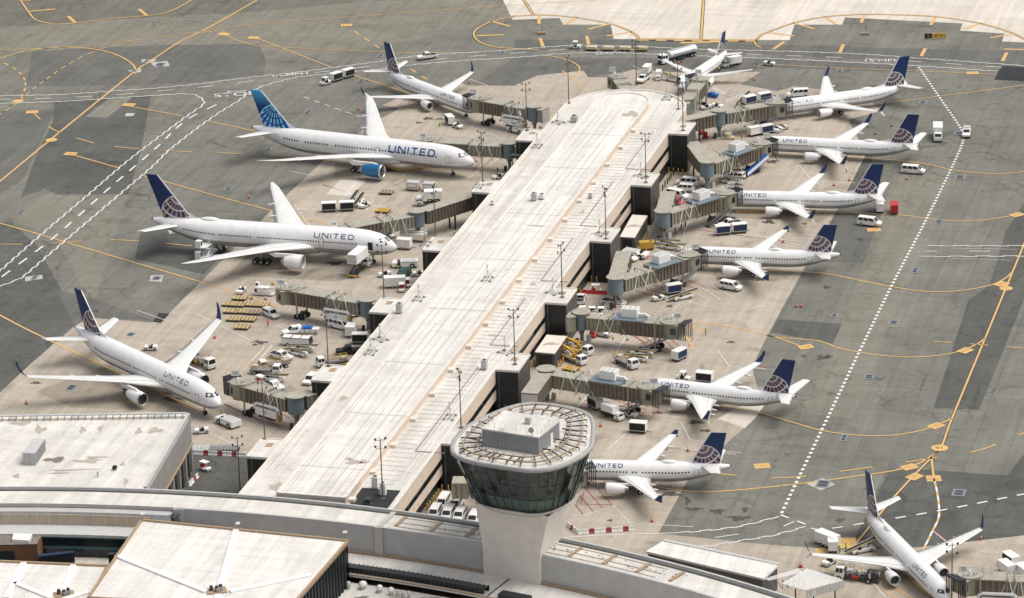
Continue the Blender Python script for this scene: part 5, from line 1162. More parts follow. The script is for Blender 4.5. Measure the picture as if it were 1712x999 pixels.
# ------------------------------------------------------------------ passenger boarding bridges
def pbox(b, A, B, w, za, zb, h, ms, mr, rib=.95, depth=.26):
    """corrugated tunnel between plan points A and B, floor height za..zb"""
    d = (B - A); L = d.length; d = d / L; nx = Vector((-d.y, d.x)); n = max(1, int(L / rib))
    for sg in (-1, 1):
        vs = []; m_ = 0
        for i in range(n):
            for f, o_ in ((0, 1), (.42, 1), (.5, 0), (.92, 0)):
                g_ = (i + f) / n; p = A + d * L * g_ + nx * sg * (w / 2 + depth * o_); z = za + (zb - za) * g_; vs += [(*p, z), (*p, z + h - .12)]; m_ += 1
        p = B + nx * sg * w / 2; vs += [(*p, zb), (*p, zb + h - .12)]; m_ += 1
        b.add(vs, [(2 * i, 2 * i + 2, 2 * i + 3, 2 * i + 1) for i in range(m_ - 1)], ms)
    c = [A - nx * w / 2, A + nx * w / 2, B + nx * w / 2, B - nx * w / 2]; zz = [za, za, zb, zb]
    b.add([(*p, z) for p, z in zip(c, zz)], [(0, 1, 2, 3)], ms)
    for i, j in ((0, 1), (2, 3)): b.add([(*c[i], zz[i]), (*c[j], zz[j]), (*c[j], zz[j] + h - .1), (*c[i], zz[i] + h - .1)], [(0, 1, 2, 3)], ms)
    c2 = [A - d * .1 - nx * (w / 2 + .3), A - d * .1 + nx * (w / 2 + .3), B + d * .1 + nx * (w / 2 + .3), B + d * .1 - nx * (w / 2 + .3)]
    vs = [(*p, z + h - .12) for p, z in zip(c2, zz)] + [(*p, z + h + .03) for p, z in zip(c2, zz)]
    b.add(vs, [(4, 5, 6, 7), (3, 2, 1, 0), (0, 1, 5, 4), (1, 2, 6, 5), (2, 3, 7, 6), (3, 0, 4, 7)], mr)
def sign(par, p, s, ang_, z, size=1.0):
    k = MB(); k.box((p.x, p.y, z), (1.7 * size, .08, 1.25 * size), M['white'], ang_); k.bar((p.x, p.y, z - 1.6), (p.x, p.y, z - .5), .08, .08, M['dark']); o = k.build('gate_sign', par)
    vs, fs = textmesh(s, .95 * size); k = MB(); co, si = math.cos(ang_), math.sin(ang_)
    k.add([(p.x + co * v.x + si * .06, p.y + si * v.x - co * .06, z + v.y) for v in vs], fs, M['black']); k.build('gate_number', o)
def bridge(label, S, Rr, C, face, gate=None, stair=1, pca=None, ac=False, stairm='steel', dark=False, zr=3.7, cabz=None, fixw=3.0, hood=True, wheels=True):
    """S block end, Rr rotunda, C cab (plan points), face = plan point the cab looks at"""
    o = Rr.copy(); t = thing('jet_bridge', label, 'jet bridge', (o.x, o.y, 0), 0, 'jet bridges reaching to the parked airliners')
    S, Rr, C, face = S - o, Vector((0, 0)), C - o, face - o; cz = cabz or zr - .3
    ma, mb_, mr = M['jb_green'], M['jb_brown'], M['jb_roof']
    if S.length > 2.4:
        k = MB(); e = S.normalized() * 1.9; pbox(k, S, e, fixw, zr, zr, 3.35, M['jb_brown'] if S.length > 9 else ma, mr); k.build('fixed_corridor', t)
        k = MB(); dS = S.normalized(); nS = Vector((-dS.y, dS.x)); k.bar((*(S + nS * 1.7), zr + 1.4), (*(S - nS * 1.7), zr + 1.4), .25, 3.3, M['lgrey']); k.build('end_frame', t)
        if S.length > 9:
            k = MB(); q = S * .62
            for s_ in (-1, 1): k.cyl((*(q + nS * s_), 0), (*(q + nS * s_), zr), .22, M['dark'], n=8)
            k.build('support_post', t)
    k = MB(); k.cyl((0, 0, zr - .15), (0, 0, zr + 3.6), 1.75, M['jb_blue'], n=20); k.cyl((0, 0, zr + 3.6), (0, 0, zr + 3.75), 2.1, mr, n=20); k.build('rotunda', t)
    k = MB(); k.cyl((0, 0, 0), (0, 0, zr - .1), .42, M['grey'], n=10); k.box((0, 0, .15), (2.6, 2.6, .3), M['lgrey'], .4)
    for a in range(4): k.bar((1.2 * math.cos(a * PI / 2 + .6), 1.2 * math.sin(a * PI / 2 + .6), zr - .2), (.3 * math.cos(a * PI / 2 + .6), .3 * math.sin(a * PI / 2 + .6), zr - 1.6), .16, .16, M['dark'])
    k.box((1.5, .3, 1.0), (.8, .6, 1.6), M['lgrey'], .5); k.box((-1.1, -.9, .8), (.7, .5, 1.4), M['dark'], .2); k.build('support_column', t)
    d = C.normalized(); L = C.length; nx = Vector((-d.y, d.x)); cam_side = 1 if nx.y < 0 else -1
    zz = lambda f: zr + (cz - zr) * f
    a0, a1, b0, b1 = 1.5, L * .62, L * .46, L - 1.2
    k = MB(); pbox(k, d * a0, d * a1, 2.75, zz(a0 / L), zz(a1 / L), 2.95, ma, mr); ia = k.build('inner_tunnel', t)
    k = MB(); pbox(k, d * b0, d * b1, 3.3, zz(b0 / L) - .1, zz(b1 / L) - .1, 3.3, mb_, mr); k.build('outer_tunnel', t)
    for f in (b0, (a0 + a1) * .48):
        k = MB(); p = d * f
        for s_ in (-1, 1): k.bar((*(p + nx * s_ * 1.75), zz(f / L) - .25), (*(p + nx * s_ * 1.75), zz(f / L) + 3.5), .14, .3, ma)
        k.bar((*(p + nx * 1.8), zz(f / L) + 3.5), (*(p - nx * 1.8), zz(f / L) + 3.5), .2, .14, ma); k.build('end_frame', t)
    # white raking struts with cable pulleys over the inner tunnel
    k = MB()
    for f0, f1, f2 in ((a0 + .10 * L, a0 + .17 * L, a0 + .30 * L), (a0 + .24 * L, a0 + .33 * L, a0 + .46 * L)):
        for s_ in (-1, 1):
            y = nx * s_ * 1.8; top = d * f1 + y; k.bar((*(d * f0 + y), zz(f0 / L) - .9), (*top, zz(f1 / L) + 4.3), .16, .16, M['white']); k.bar((*top, zz(f1 / L) + 4.3), (*(d * f2 + y), zz(f2 / L) - .9), .12, .12, M['white'])
            k.cyl((*(d * f2 + y), zz(f2 / L) - 1.15), (*(d * f2 + y * 1.06), zz(f2 / L) - 1.15), .3, M['steel'], n=8)
    k.build('cable_strut', t)
    # wheel carriage
    if wheels:
        wp = d * (L * .84); k = MB()
        for s_ in (-1, 1): k.bar((*(wp + nx * s_ * 1.95), .9), (*(wp + nx * s_ * 1.95), zz(.8) + 3.3), .35, .35, M['jb_green'])
        k.bar((*(wp + nx * 2.1), zz(.8) + 3.3), (*(wp - nx * 2.1), zz(.8) + 3.3), .3, .3, M['jb_green']); k.bar((*(wp + nx * 2.0), 1.1), (*(wp - nx * 2.0), 1.1), .5, .5, M['dark']); wc = k.build('lift_column', t)
        for s_ in (-1, 1):
            for q in (-.75, .75):
                p = wp + nx * s_ * 1.2 + d * q; k = MB(); k.cyl((*(p - nx * .25), .6), (*(p + nx * .25), .6), .6, M['black'], n=12); k.build('wheel', wc)
    # cab
    k = MB(); k.cyl((*C, cz - .15), (*C, cz + 3.3), 2.0, ma, n=18, smooth=False); k.cyl((*C, cz + 3.4), (*C, cz + 3.55), 2.4, mr, n=18); k.build('cab', t)
    fd = (face - C); fd.normalize(); fn = Vector((-fd.y, fd.x))
    k = MB(); A_, B_ = C + fd * .6, C + fd * 2.5; pbox(k, A_, B_, 3.3, cz, cz, 3.25, ma, mr, 1.0, .03); k.build('cab_mouth', t)
    if hood:
        k = MB(); p0, p1 = C + fd * 2.5, C + fd * 4.1
        for i in range(5):
            q = p0.lerp(p1, i / 4)
            for s_ in (-1, 1): k.bar((*(q + fn * s_ * 1.75), cz - .05), (*(q + fn * s_ * 1.75), cz + 3.3 + .1 * i), .34, .18, M['dark'])
            k.bar((*(q + fn * 1.85), cz + 3.3 + .1 * i), (*(q - fn * 1.85), cz + 3.3 + .1 * i), .2, .36, M['dark'])
        k.build('canopy_bellows', t)
    k = MB(); wd = Vector((cam_side * nx.x, cam_side * nx.y)); q = C + wd * 1.85 + fd * .9
    k.box((*q, cz + 1.7), (1.1, .25, 1.3), M['glass'], math.atan2(wd.y, wd.x) - PI / 2); k.build('cab_window', t)
    # roof clutter
    k = MB(); rnd = random.Random(int(abs(C.x * 100)))
    for i in range(9):
        p = d * (L - 1 - rnd.uniform(0, 4)) + nx * rnd.uniform(-1.5, 1.5); k.bar((*p, cz + 3.4), (*p, cz + 4.2 + rnd.uniform(0, .9)), .06, .06, M['lgrey'])
    for s_ in (-1, 1):
        for zq in (4.0, 4.6): k.bar((*(d * (L - 4.5) + nx * s_ * 1.5), cz + zq), (*(d * (L + .8) + nx * s_ * 1.5), cz + zq), .05, .05, M['lgrey'])
    k.box((*(C - d * 1.0 + nx * .5), cz + 3.8), (.7, .5, .7), M['lgrey'], .4); k.cyl((*(C + nx * .9), cz + 3.5), (*(C + nx * .9), cz + 4.4), .22, M['white'], n=8); k.cyl((*(C + nx * .9), cz + 4.4), (*(C + nx * .9), cz + 4.7), .3, M['white'], .1, 8); k.build('roof_railing', t)
    if stair:
        k = MB(); sd = nx * stair; base = d * (L * .97) + sd * 2.5; run = (-d * .97 - sd * .22).normalized(); top = Vector((*base, cz)); bot = Vector((*(base + run * 6.6), .1)); ns = Vector((-run.y, run.x))
        sm = M[stairm]
        for s_ in (-.55, .55): k.bar(top + Vector((*(ns * s_), 0)), bot + Vector((*(ns * s_), 0)), .1, .28, M['grey'] if stairm == 'steel' else sm); k.bar(top + Vector((*(ns * s_), 1.05)), bot + Vector((*(ns * s_), 1.05)), .07, .07, M['grey']); k.bar(top + Vector((*(ns * s_), .55)), bot + Vector((*(ns * s_), .55)), .05, .05, M['grey'])
        for i in range(15):
            q = top.lerp(bot, (i + .5) / 15); k.box(q, (.3, 1.05, .06), M['dark'] if stairm == 'steel' else sm, math.atan2(run.y, run.x))
            if i % 3 == 0:
                for s_ in (-.55, .55): q2 = q + Vector((*(ns * s_), 0)); k.bar(q2, q2 + Vector((0, 0, 1.05)), .05, .05, M['grey'])
        if stairm != 'steel':
            k.add([top + Vector((*(ns * .6), 1.1)), bot + Vector((*(ns * .6), 1.1)), bot + Vector((*(ns * -.6), 1.1)), top + Vector((*(ns * -.6), 1.1))], [(0, 1, 2, 3)], sm)
            for s_ in (-.6, .6): k.add([top + Vector((*(ns * s_), .1)), bot + Vector((*(ns * s_), .1)), bot + Vector((*(ns * s_), 1.1)), top + Vector((*(ns * s_), 1.1))], [(0, 1, 2, 3)], M['white'] if s_ * stair < 0 else sm)
        for s_ in (-.6, .6): q = bot + Vector((*(ns * s_), .1)); k.cyl(q - Vector((*(ns * .1), 0)), q + Vector((*(ns * .1), 0)), .25, M['black'], n=8)
        k.build('service_stair', t)
    if ac:
        p = d * (L * ac); z = zz(ac) + 3.45; an = math.atan2(d.y, d.x)
        k = MB(); k.box((*(p + wd * .4), z + .12), (7.2, 4.6, .18), M['jb_blue'], an); ap = k.build('unit_platform', t)
        k = MB(); k.box((*p, z + 1.25), (3.6, 2.4, 1.9), M['white'], an)
        for q in (-1.1, 0, 1.1): k.box((*(p + d * q), z + 2.23), (.8, 1.9, .07), M['lgrey'], an)
        k.build('air_conditioner', t)
        k = MB(); q = p + d * 2.6; k.tube([(*(p + d * 1.8), z + .9), (*(p + d * 3.4), z + .9), (*(p + d * 4.2), z + .4)], .3, M['white']); k.build('air_duct', t)
    if pca:
        f, = (pca,); p = d * (L * f) + wd * 1.7; an = math.atan2(d.y, d.x); z = zz(f) - 1.75
        k = MB(); k.box((*p, z + .8), (6.0, 1.5, 1.5), M['white'], an); k.box((*(p + wd * .77), z + .9), (.6, .04, .9), M['lgrey'], an); k.box((*(p - d * 3.2), z + .4), (.5, 1.4, 2), M['ochre'], an); k.box((*p, z - .25), (4.6, 1.2, .6), M['dark'], an); k.build('air_unit', t)
        k = MB(); k.tube([(*(p - d * 3.2 + wd * .2), z + 1.8), (*(p - d * 2.8 + wd * .2), z + 2.3), (*(p + d * 3 + wd * .2), z + 2.2), (*(p + d * 3.6 + wd * .2), z + 1.8), (*(p + d * 3.5 + wd * .2), z + 1.0)], .34, M['white']); k.build('air_hose', t)
    if gate: sign(t, C + fd * 1.6 + wd * .4, gate, R(-4), cz + 5.0)
    return t
B3 = lambda x, y, z=7.3: P2(x, y, z)
def rot(cx, cy, tx, ty): return B3(cx, cy), B3(tx, ty)
bridge('dark olive jet bridge to the upper left single aisle jet', B3(912, 180), B3(893, 177), B3(800, 160), B3(770, 152), gate='112', pca=.30, stair=0)
bridge('jet bridge running behind the nose of the blue engined jet', B3(880, 240), B3(851, 238), B3(712, 229), B3(690, 245), gate='106', stair=0)
bridge('long jet bridge joined by a dark corridor to the jet with the catering truck', B3(790, 322), B3(697, 352), B3(560, 377), B3(545, 392), gate='104', stair=0)
bridge('unused jet bridge with its cab open beside rows of yellow dollies', B3(640, 503), B3(614, 500), B3(482, 476), B3(452, 482), gate='104', pca=.33, stair=0, hood=False)
bridge('jet bridge at the nose of the tall wingletted jet at left', B3(522, 652), B3(494, 661), B3(403, 634), B3(378, 622), gate='102', pca=.42, stair=0)
bridge('olive jet bridge leaving the right edge at the lower right jet', B3(1770, 965), B3(1740, 962), B3(1622, 955), B3(1600, 962), gate='70', pca=.58, stair=0)
bridge('jet bridge at gate 103 with white cooling unit on its roof', B3(885, 655), B3(913, 616), B3(1084, 641), B3(1112, 649), gate='103', ac=.62, stair=-1)
bridge('idle jet bridge at gate 105 with stair and no aircraft', B3(945, 525), B3(972, 521), B3(1122, 533), B3(1150, 537), gate='105', ac=.55, stair=-1)
bridge('jet bridge at gate 107 with long grey stair', B3(1043, 418), B3(1029, 463), B3(1151, 421), B3(1176, 414), gate='107', ac=.62, stair=-1)
bridge('jet bridge with stair beside red pickup and three vans', B3(1118, 318), B3(1108, 352), B3(1212, 318), B3(1238, 310), gate='109', ac=.62, stair=-1)
bridge('jet bridge with the bright blue covered stair', B3(1156, 235), B3(1182, 269), B3(1272, 235), B3(1297, 228), gate='111', ac=.55, stair=-1, stairm='blue')
bridge('jet bridge to the topmost right jet over the red fire equipment', B3(1142, 197), B3(1202, 184), B3(1296, 167), B3(1322, 164), gate='113', stair=-1)
bridge('short steep jet bridge to the small regional jet', B3(1140, 172), B3(1146, 164), B3(1172, 128), B3(1158, 124), gate='115', stair=0)
bridge('short unused jet bridge at the tip of the rounded pier end', B3(1052, 156), B3(1050, 148), B3(1033, 124), B3(1022, 120), gate='114', stair=0, hood=False)
bridge('jet bridge partly hidden behind the control tower', B3(757, 800), B3(800, 800), B3(958, 778), B3(985, 775), gate='101', stair=0)
# ------------------------------------------------------------------ vehicles and ramp equipment (+x forward, origin on the ground)
VP = {}
def wheels4(t, xs, hw, r, w=.24, hub='lgrey'):
    for x in xs:
        for s in (-1, 1):
            k = MB(); y = s * hw; k.cyl((x, y - w / 2, r), (x, y + w / 2, r), r, M['black'], n=12); k.cyl((x, y - w / 2 - .015, r), (x, y + w / 2 + .015, r), r * .55, M[hub], n=8); k.build('wheel', t)
def cabin(t, bx, tx, y0, y1, z0, z1, m, roof=None, win=True):
    """tapered cabin: bx = (rear, front) at z0, tx = at z1"""
    ty = .86; w0, w1 = (y1 - y0) / 2, (y1 - y0) / 2 * ty
    k = MB(); b_ = [(bx[0], -w0, z0), (bx[1], -w0, z0), (bx[1], w0, z0), (bx[0], w0, z0)]; u = [(tx[0], -w1, z1), (tx[1], -w1, z1), (tx[1], w1, z1), (tx[0], w1, z1)]
    k.add(b_ + u, [(0, 1, 5, 4), (1, 2, 6, 5), (2, 3, 7, 6), (3, 0, 4, 7), (4, 5, 6, 7)], m); k.build('cabin', t)
    if win:
        B, U = [Vector(v) for v in b_], [Vector(v) for v in u]
        def pane(i, j, a0, a1, c0, c1, nm):
            p = [B[i].lerp(B[j], a).lerp(U[i].lerp(U[j], a), c) for a, c in ((a0, c0), (a1, c0), (a1, c1), (a0, c1))]
            nrm = (p[1] - p[0]).cross(p[3] - p[0]).normalized() * .02
            k = MB(); k.add([v + nrm for v in p], [(0, 1, 2, 3)], M['glass']); k.build(nm, t)
        pane(1, 2, .08, .92, .12, .88, 'windscreen'); pane(3, 0, .1, .9, .2, .85, 'rear_window')
        for (i, j) in ((0, 1), (2, 3)):
            n_ = 3 if abs(bx[1] - bx[0]) > 3.2 else (2 if abs(bx[1] - bx[0]) > 1.7 else 1)
            for q in range(n_): pane(i, j, .06 + .9 * q / n_, .06 + .9 * (q + .86) / n_, .18, .86, 'side_window')
def lamps(t, x, hw, z, xr=None):
    for s in (-1, 1):
        k = MB(); k.box((x, s * hw, z), (.06, .3, .18), M['alu']); k.build('headlight', t)
        if xr is not None: k = MB(); k.box((xr, s * hw, z + .1), (.06, .16, .3), M['red']); k.build('tail_light', t)
def v_van(m='white', L=5.7, H=2.15, long=True):
    t = empty('van'); h = L / 2; k = MB()
    k.prof([(-h, .4), (h - .1, .4), (h, .55), (h, .95), (h - .85, 1.18), (-h, 1.22)], -.98, .98, M[m]); k.box((0, 0, .38), (L * .94, 1.8, .16), M['dark']); k.build('body', t)
    cabin(t, (-h + .02, h - .8), (-h + .12, h - 1.75), -.98, .98, 1.2, H, M[m]); wheels4(t, (-h + 1.05, h - 1.0), .92, .36); lamps(t, h, .72, .8, -h); return t
def v_suv(m='white', L=4.9, H=1.75):
    t = empty('car'); h = L / 2; k = MB()
    k.prof([(-h, .38), (h - .1, .38), (h, .55), (h - .03, .85), (h - 1.2, 1.02), (-h, 1.05)], -.95, .95, M[m]); k.build('body', t)
    cabin(t, (-h + .05, h - 1.15), (-h + .45, h - 2.05), -.95, .95, 1.03, H, M[m]); wheels4(t, (-h + .95, h - .95), .88, .36); lamps(t, h - .02, .7, .72, -h); return t
def v_pickup(m='white', bed='black', load=None):
    t = empty('pickup_truck'); k = MB()
    k.prof([(-2.9, .5), (2.75, .5), (2.85, .65), (2.82, 1.0), (1.35, 1.14), (-.5, 1.16), (-.5, 1.12), (-2.9, 1.12)], -.98, .98, M[m]); k.box((0, 0, .42), (5.2, 1.7, .2), M['dark']); k.build('body', t)
    cabin(t, (-.75, 1.35), (-.55, .55), -.96, .96, 1.14, 1.9, M[m]); k = MB(); k.box((-1.78, 0, 1.125), (1.95, 1.66, .05), M[bed]); k.build('cargo_bed', t)
    wheels4(t, (-1.85, 1.85), .92, .40); lamps(t, 2.83, .72, .86, -2.9)
    if load == 'box':
        k = MB(); k.box((-1.7, 0, 2.0), (2.3, 1.9, 1.8), M['white']); k.build('cargo_box', t)
    if load == 'tarp':
        k = MB(); k.loft([[(-1.0 + .8 * math.cos(a) * s, .8 * math.sin(a) * s, 1.15 + z) for a in [PI * j / 5 for j in range(10)]] for s, z in ((1, 0), (.95, .5), (.6, .85), (.1, .95))], M['white']); k.build('load_cover', t)
    if load == 'beacon':
        k = MB(); k.box((-.2, 0, 1.97), (.3, 1.1, .14), M['orange']); k.build('beacon_bar', t); k = MB(); k.box((-1.8, 0, 1.5), (1.8, 1.7, .8), M['lgrey']); k.build('tool_box', t)
    return t
def v_tug(m='white', hood=True, driver=False):
    t = empty('baggage_tractor'); k = MB()
    k.prof([(-1.5, .3), (1.5, .3), (1.55, .8), (1.35, .98), (.55, .98), (.45, .55), (-.45, .55), (-.5, 1.05), (-1.45, 1.05)], -.72, .72, M[m]); k.build('body', t)
    k = MB(); k.box((0, 0, .57), (.95, 1.3, .06), M['black']); k.box((-.25, .3, .8), (.45, .5, .4), M['black']); k.box((-.42, .3, 1.1), (.12, .5, .6), M['black']); k.box((-.25, -.35, .8), (.45, .5, .4), M['black']); k.build('seat', t)
    k = MB(); k.bar((.5, .3, .9), (.28, .3, 1.15), .06, .06, M['dark']); k.cyl((.26, .3, 1.13), (.22, .3, 1.19), .2, M['black'], n=10); k.build('steering_wheel', t)
    wheels4(t, (-.98, 1.0), .68, .34); lamps(t, 1.55, .5, .62); return t
def v_cabtug():
    t = v_tug(); k = MB()
    for x in (.5, -.5):
        for y in (-.62, .62): k.bar((x, y, .9), (x, y, 2.0), .08, .08, M['white'])
    k.build('canopy_post', t); k = MB(); k.box((0, 0, 2.05), (1.35, 1.5, .12), M['white']); k.build('canopy', t); k = MB(); k.box((.56, 0, 1.5), (.03, 1.2, .8), M['glass']); k.build('windscreen', t); return t
def v_golf(m='white'):
    t = empty('golf_cart'); k = MB(); k.prof([(-1.2, .3), (1.2, .3), (1.25, .7), (.7, .85), (.4, .42), (-.3, .42), (-.35, .75), (-1.2, .8)], -.6, .6, M[m]); k.build('body', t)
    k = MB(); k.box((-.45, 0, .82), (.5, 1.1, .16), M['red']); k.box((-.75, 0, 1.1), (.14, 1.1, .5), M['red']); k.build('seat', t)
    k = MB()
    for x in (.65, -.95):
        for y in (-.55, .55): k.bar((x, y, .7), (x * .85, y, 1.85), .05, .05, M['dark'])
    k.build('canopy_post', t); k = MB(); k.box((-.15, 0, 1.9), (1.9, 1.25, .1), M[m]); k.build('canopy', t); wheels4(t, (-.8, .85), .52, .25, .2); return t
def v_pushback():
    t = empty('pushback_tractor'); k = MB()
    k.prof([(-3, .45), (2.9, .45), (3, 1.0), (2.9, 1.35), (1.9, 1.42), (1.85, 1.0), (1.0, 1.0), (.95, 1.62), (-3, 1.68)], -1.3, 1.3, M['white']); k.box((0, 0, .42), (5.6, 2.1, .3), M['dark'])
    for y in (-1.31, 1.31): k.box((-1.0, y, 1.5), (3.8, .02, .08), M['dark'])
    k.build('body', t)
    k = MB(); k.box((-1.1, 0, 1.7), (3.4, 2.2, .05), M['lgrey']); k.box((1.43, .5, 1.15), (.6, .7, .4), M['black']); k.box((1.15, .5, 1.5), (.14, .7, .7), M['black']); k.build('deck_and_seat', t)
    k = MB(); k.bar((3.0, 0, .6), (4.4, 0, .6), .12, .12, M['orange']); k.build('tow_bar', t)
    for x in (-1.75, 1.55):
        for s in (-1, 1): k = MB(); k.cyl((x, s * 1.02, .62), (x, s * 1.36, .62), .62, M['black'], n=14); k.cyl((x, s * 1.33, .62), (x, s * 1.38, .62), .28, M['lgrey'], n=10); k.build('wheel', t)
    return t
def v_cart(side='black', m='white', roofed=True, L=3.5):
    t = empty('baggage_cart'); h = L / 2; k = MB(); k.box((0, 0, .52), (L, 1.75, .14), M['dark']); k.bar((h, 0, .45), (h + .9, 0, .3), .08, .08, M['dark']); k.build('chassis', t)
    for x in (-h + .04, h - .04): k = MB(); k.box((x, 0, 1.45), (.09, 1.75, 1.75), M[m]); k.build('end_wall', t)
    k = MB(); k.prof([(-h - .06, 2.3), (-h - .06, 2.44), (h + .06, 2.44), (h + .06, 2.3)], -.95, .95, M[m]); k.build('roof', t)
    for s in (-1, 1):
        k = MB(); k.box((0, s * .84, 1.42), (L - .3, .05, 1.6), M[side]); k.build('side_panel', t)  # on open carts black panels paint in the shade of the inside
        if side not in ('white',):
            k = MB(); k.box((0, s * .9, .68), (L, .05, .14), M['lgrey']); k.build('rail', t)
    wheels4(t, (-h + .6, h - .6), .7, .27, .2, 'dark'); return t
def v_trailer(L=5, m='white'):
    t = empty('box_trailer'); k = MB(); k.box((0, 0, 1.55), (L, 2.1, 2.1), M[m]); k.build('box', t); k = MB(); k.box((0, 0, .48), (L, 1.6, .16), M['dark']); k.bar((L / 2, 0, .5), (L / 2 + 1.2, 0, .45), .1, .1, M['dark']); k.build('chassis', t)
    k = MB()
    for y in (-.5, .5): k.box((-L / 2 - .015, y, 1.55), (.03, .95, 1.9), M['lgrey'])
    k.build('rear_door', t); wheels4(t, (-.5, .5), .95, .34); return t
def v_dolly(m='ochre', load=None, slab='tan'):
    t = empty('cargo_dolly'); k = MB(); k.box((0, 0, .42), (3.3, 2.35, .14), M['dark'])
    for y in (-1.13, 1.13): k.box((0, y, .52), (3.4, .14, .2), M[m])
    k.bar((1.7, 0, .4), (2.5, 0, .3), .1, .1, M['red']); k.build('frame', t)
    k = MB()
    for x in (-1.25, -.42, .42, 1.25): k.box((x, 0, .55), (.58, 2.1, .13), M[m])
    k.build('roller_deck', t); wheels4(t, (-1.1, 1.1), .85, .2, .18, 'dark')
    if load == 'container':
        k = MB(); k.prof([(-1.55, .64), (1.2, .64), (1.55, 1.2), (1.55, 2.25), (-1.55, 2.25)], -1.05, 1.05, M['lgrey']); k.build('container', t)
        k = MB(); k.box((0, -1.07, 1.5), (2.2, .03, .5), M['white']); k.build('container_panel', t)
    if load == 'flat': k = MB(); k.box((0, 0, .75), (3.0, 2.0, .28), M['tan']); k.box((0, 0, 1.0), (2.6, 1.8, .2), M['tan']); k.build('load', t)
    return t
def v_belt(ang_=8, m='white', belt='black'):
    t = empty('belt_loader'); k = MB(); k.prof([(-2.3, .35), (2.5, .35), (2.6, .6), (2.4, .9), (-2.3, .8)], -.85, .85, M[m]); k.build('body', t); wheels4(t, (-1.4, 1.6), .82, .33)
    a, c = Vector((-3.6, 0, .75)), Vector((3.9, 0, .75 + 7.5 * math.tan(R(ang_)))); k = MB(); k.bar(a, c, .8, .1, M[belt]); k.build('belt', t)
    for s in (-.47, .47): k = MB(); k.bar(a + Vector((0, s, 0)), c + Vector((0, s, 0)), .14, .24, M['ochre'] if s < 0 else M['lgrey']); k.build('side_rail', t)
    k = MB(); k.bar((-.4, .5, 1.2), (2.6, .5, 1.2 + 3 * math.tan(R(ang_)) + .75), .05, .05, M['ochre']); k.bar((-.4, .5, .9), (-.4, .5, 1.3), .05, .05, M['ochre']); k.build('handrail', t)
    k = MB(); k.box((-.7, -.55, 1.0), (.5, .45, .5), M['black']); k.build('seat', t); k = MB(); k.bar((1.2, 0, .8), (2.0, 0, 1.0 + 5 * math.tan(R(ang_))), .16, .16, M['dark']); k.build('lift_arm', t); return t
def v_truck(box='white', lift=0.0, L=5.2, cabm='white', W=2.4, bh=2.3):
    t = empty('box_truck'); k = MB(); k.box((-1.2, 0, .7), (L + 2.2, 1.0, .25), M['dark']); k.build('chassis', t); x0 = 1.5
    k = MB(); k.prof([(x0, .45), (x0 + 2.0, .45), (x0 + 2.1, .7), (x0 + 2.05, 1.35), (x0, 1.4)], -1.05, 1.05, M[cabm]); k.build('cab_body', t)
    cabin(t, (x0 + .02, x0 + 1.95), (x0 + .05, x0 + 1.35), -1.05, 1.05, 1.38, 2.25, M[cabm]); lamps(t, x0 + 2.07, .75, .85)
    z = 1.0 + lift; k = MB(); k.box((x0 - .25 - L / 2, 0, z + bh / 2), (L, W, bh), M[box]); k.build('cargo_box', t)
    k = MB(); k.box((x0 - .25 - L - .02, 0, z + bh / 2), (.04, W * .86, bh * .86), M['lgrey']); k.build('rear_door', t)
    wheels4(t, (x0 - L + .6, x0 + 1.05), .95, .46, .3)
    if lift:
        k = MB(); xa, xb = x0 - L + .2, x0 - .9
        for s in (-.7, .7): k.bar((xa, s, .9), (xb, s, z - .05), .18, .22, M['black']); k.bar((xb, s, .9), (xa, s, z - .05), .18, .22, M['black'])
        k.build('scissor_lift', t); k = MB(); k.box((x0 + .7, 0, z + .06), (1.9, W, .12), M['white']); k.build('front_platform', t)
        k = MB()
        for x in (xa, xb): k.bar((x, -1.9, .3), (x, 1.9, .3), .25, .15, M['yellow'])
        k.box((x0 - L - .6, 0, .6), (.5, 2.2, .2), M['yellow']); k.build('outrigger', t)
    return t
def v_tanker():
    t = empty('fuel_tanker'); k = MB(); k.box((-2.5, 0, .85), (11.5, 1.1, .3), M['dark']); k.box((-2.0, 1.0, .7), (3, .35, .6), M['dark']); k.box((-2.0, -1.0, .7), (3, .35, .6), M['dark']); k.build('chassis', t)
    k = MB(); k.loft([[(x, 1.25 * s * math.cos(q * PI / 8), 2.15 + 1.05 * s * math.sin(q * PI / 8)) for q in range(16)] for x, s in ((-8.2, .85), (-8.05, 1), (2.0, 1), (2.2, .85))], M['white']); k.build('tank', t)
    k = MB(); k.box((-3, 0, 3.22), (9.6, .8, .08), M['lgrey'])
    for y in (-.4, .4): k.bar((-7.8, y, 3.45), (1.8, y, 3.45), .05, .05, M['lgrey'])
    k.build('walkway', t)
    k = MB()
    for s in (-1, 1): k.box((-3, s * 1.24, 2.15), (8.5, .05, .16), M['letter'])
    k.build('stripe', t)
    k = MB(); k.prof([(3.2, .5), (5.6, .5), (5.7, 1.6), (3.2, 1.6)], -1.2, 1.2, M['white']); k.build('cab_body', t); cabin(t, (3.2, 5.65), (3.25, 5.45), -1.2, 1.2, 1.6, 2.75, M['white']); lamps(t, 5.68, .85, .9)
    k = MB(); k.box((5.72, 0, .9), (.05, 1.3, .6), M['black']); k.build('grille', t)
    wheels4(t, (-7.2, -6.0, .9, 2.1, 4.7), 1.02, .5, .34); return t
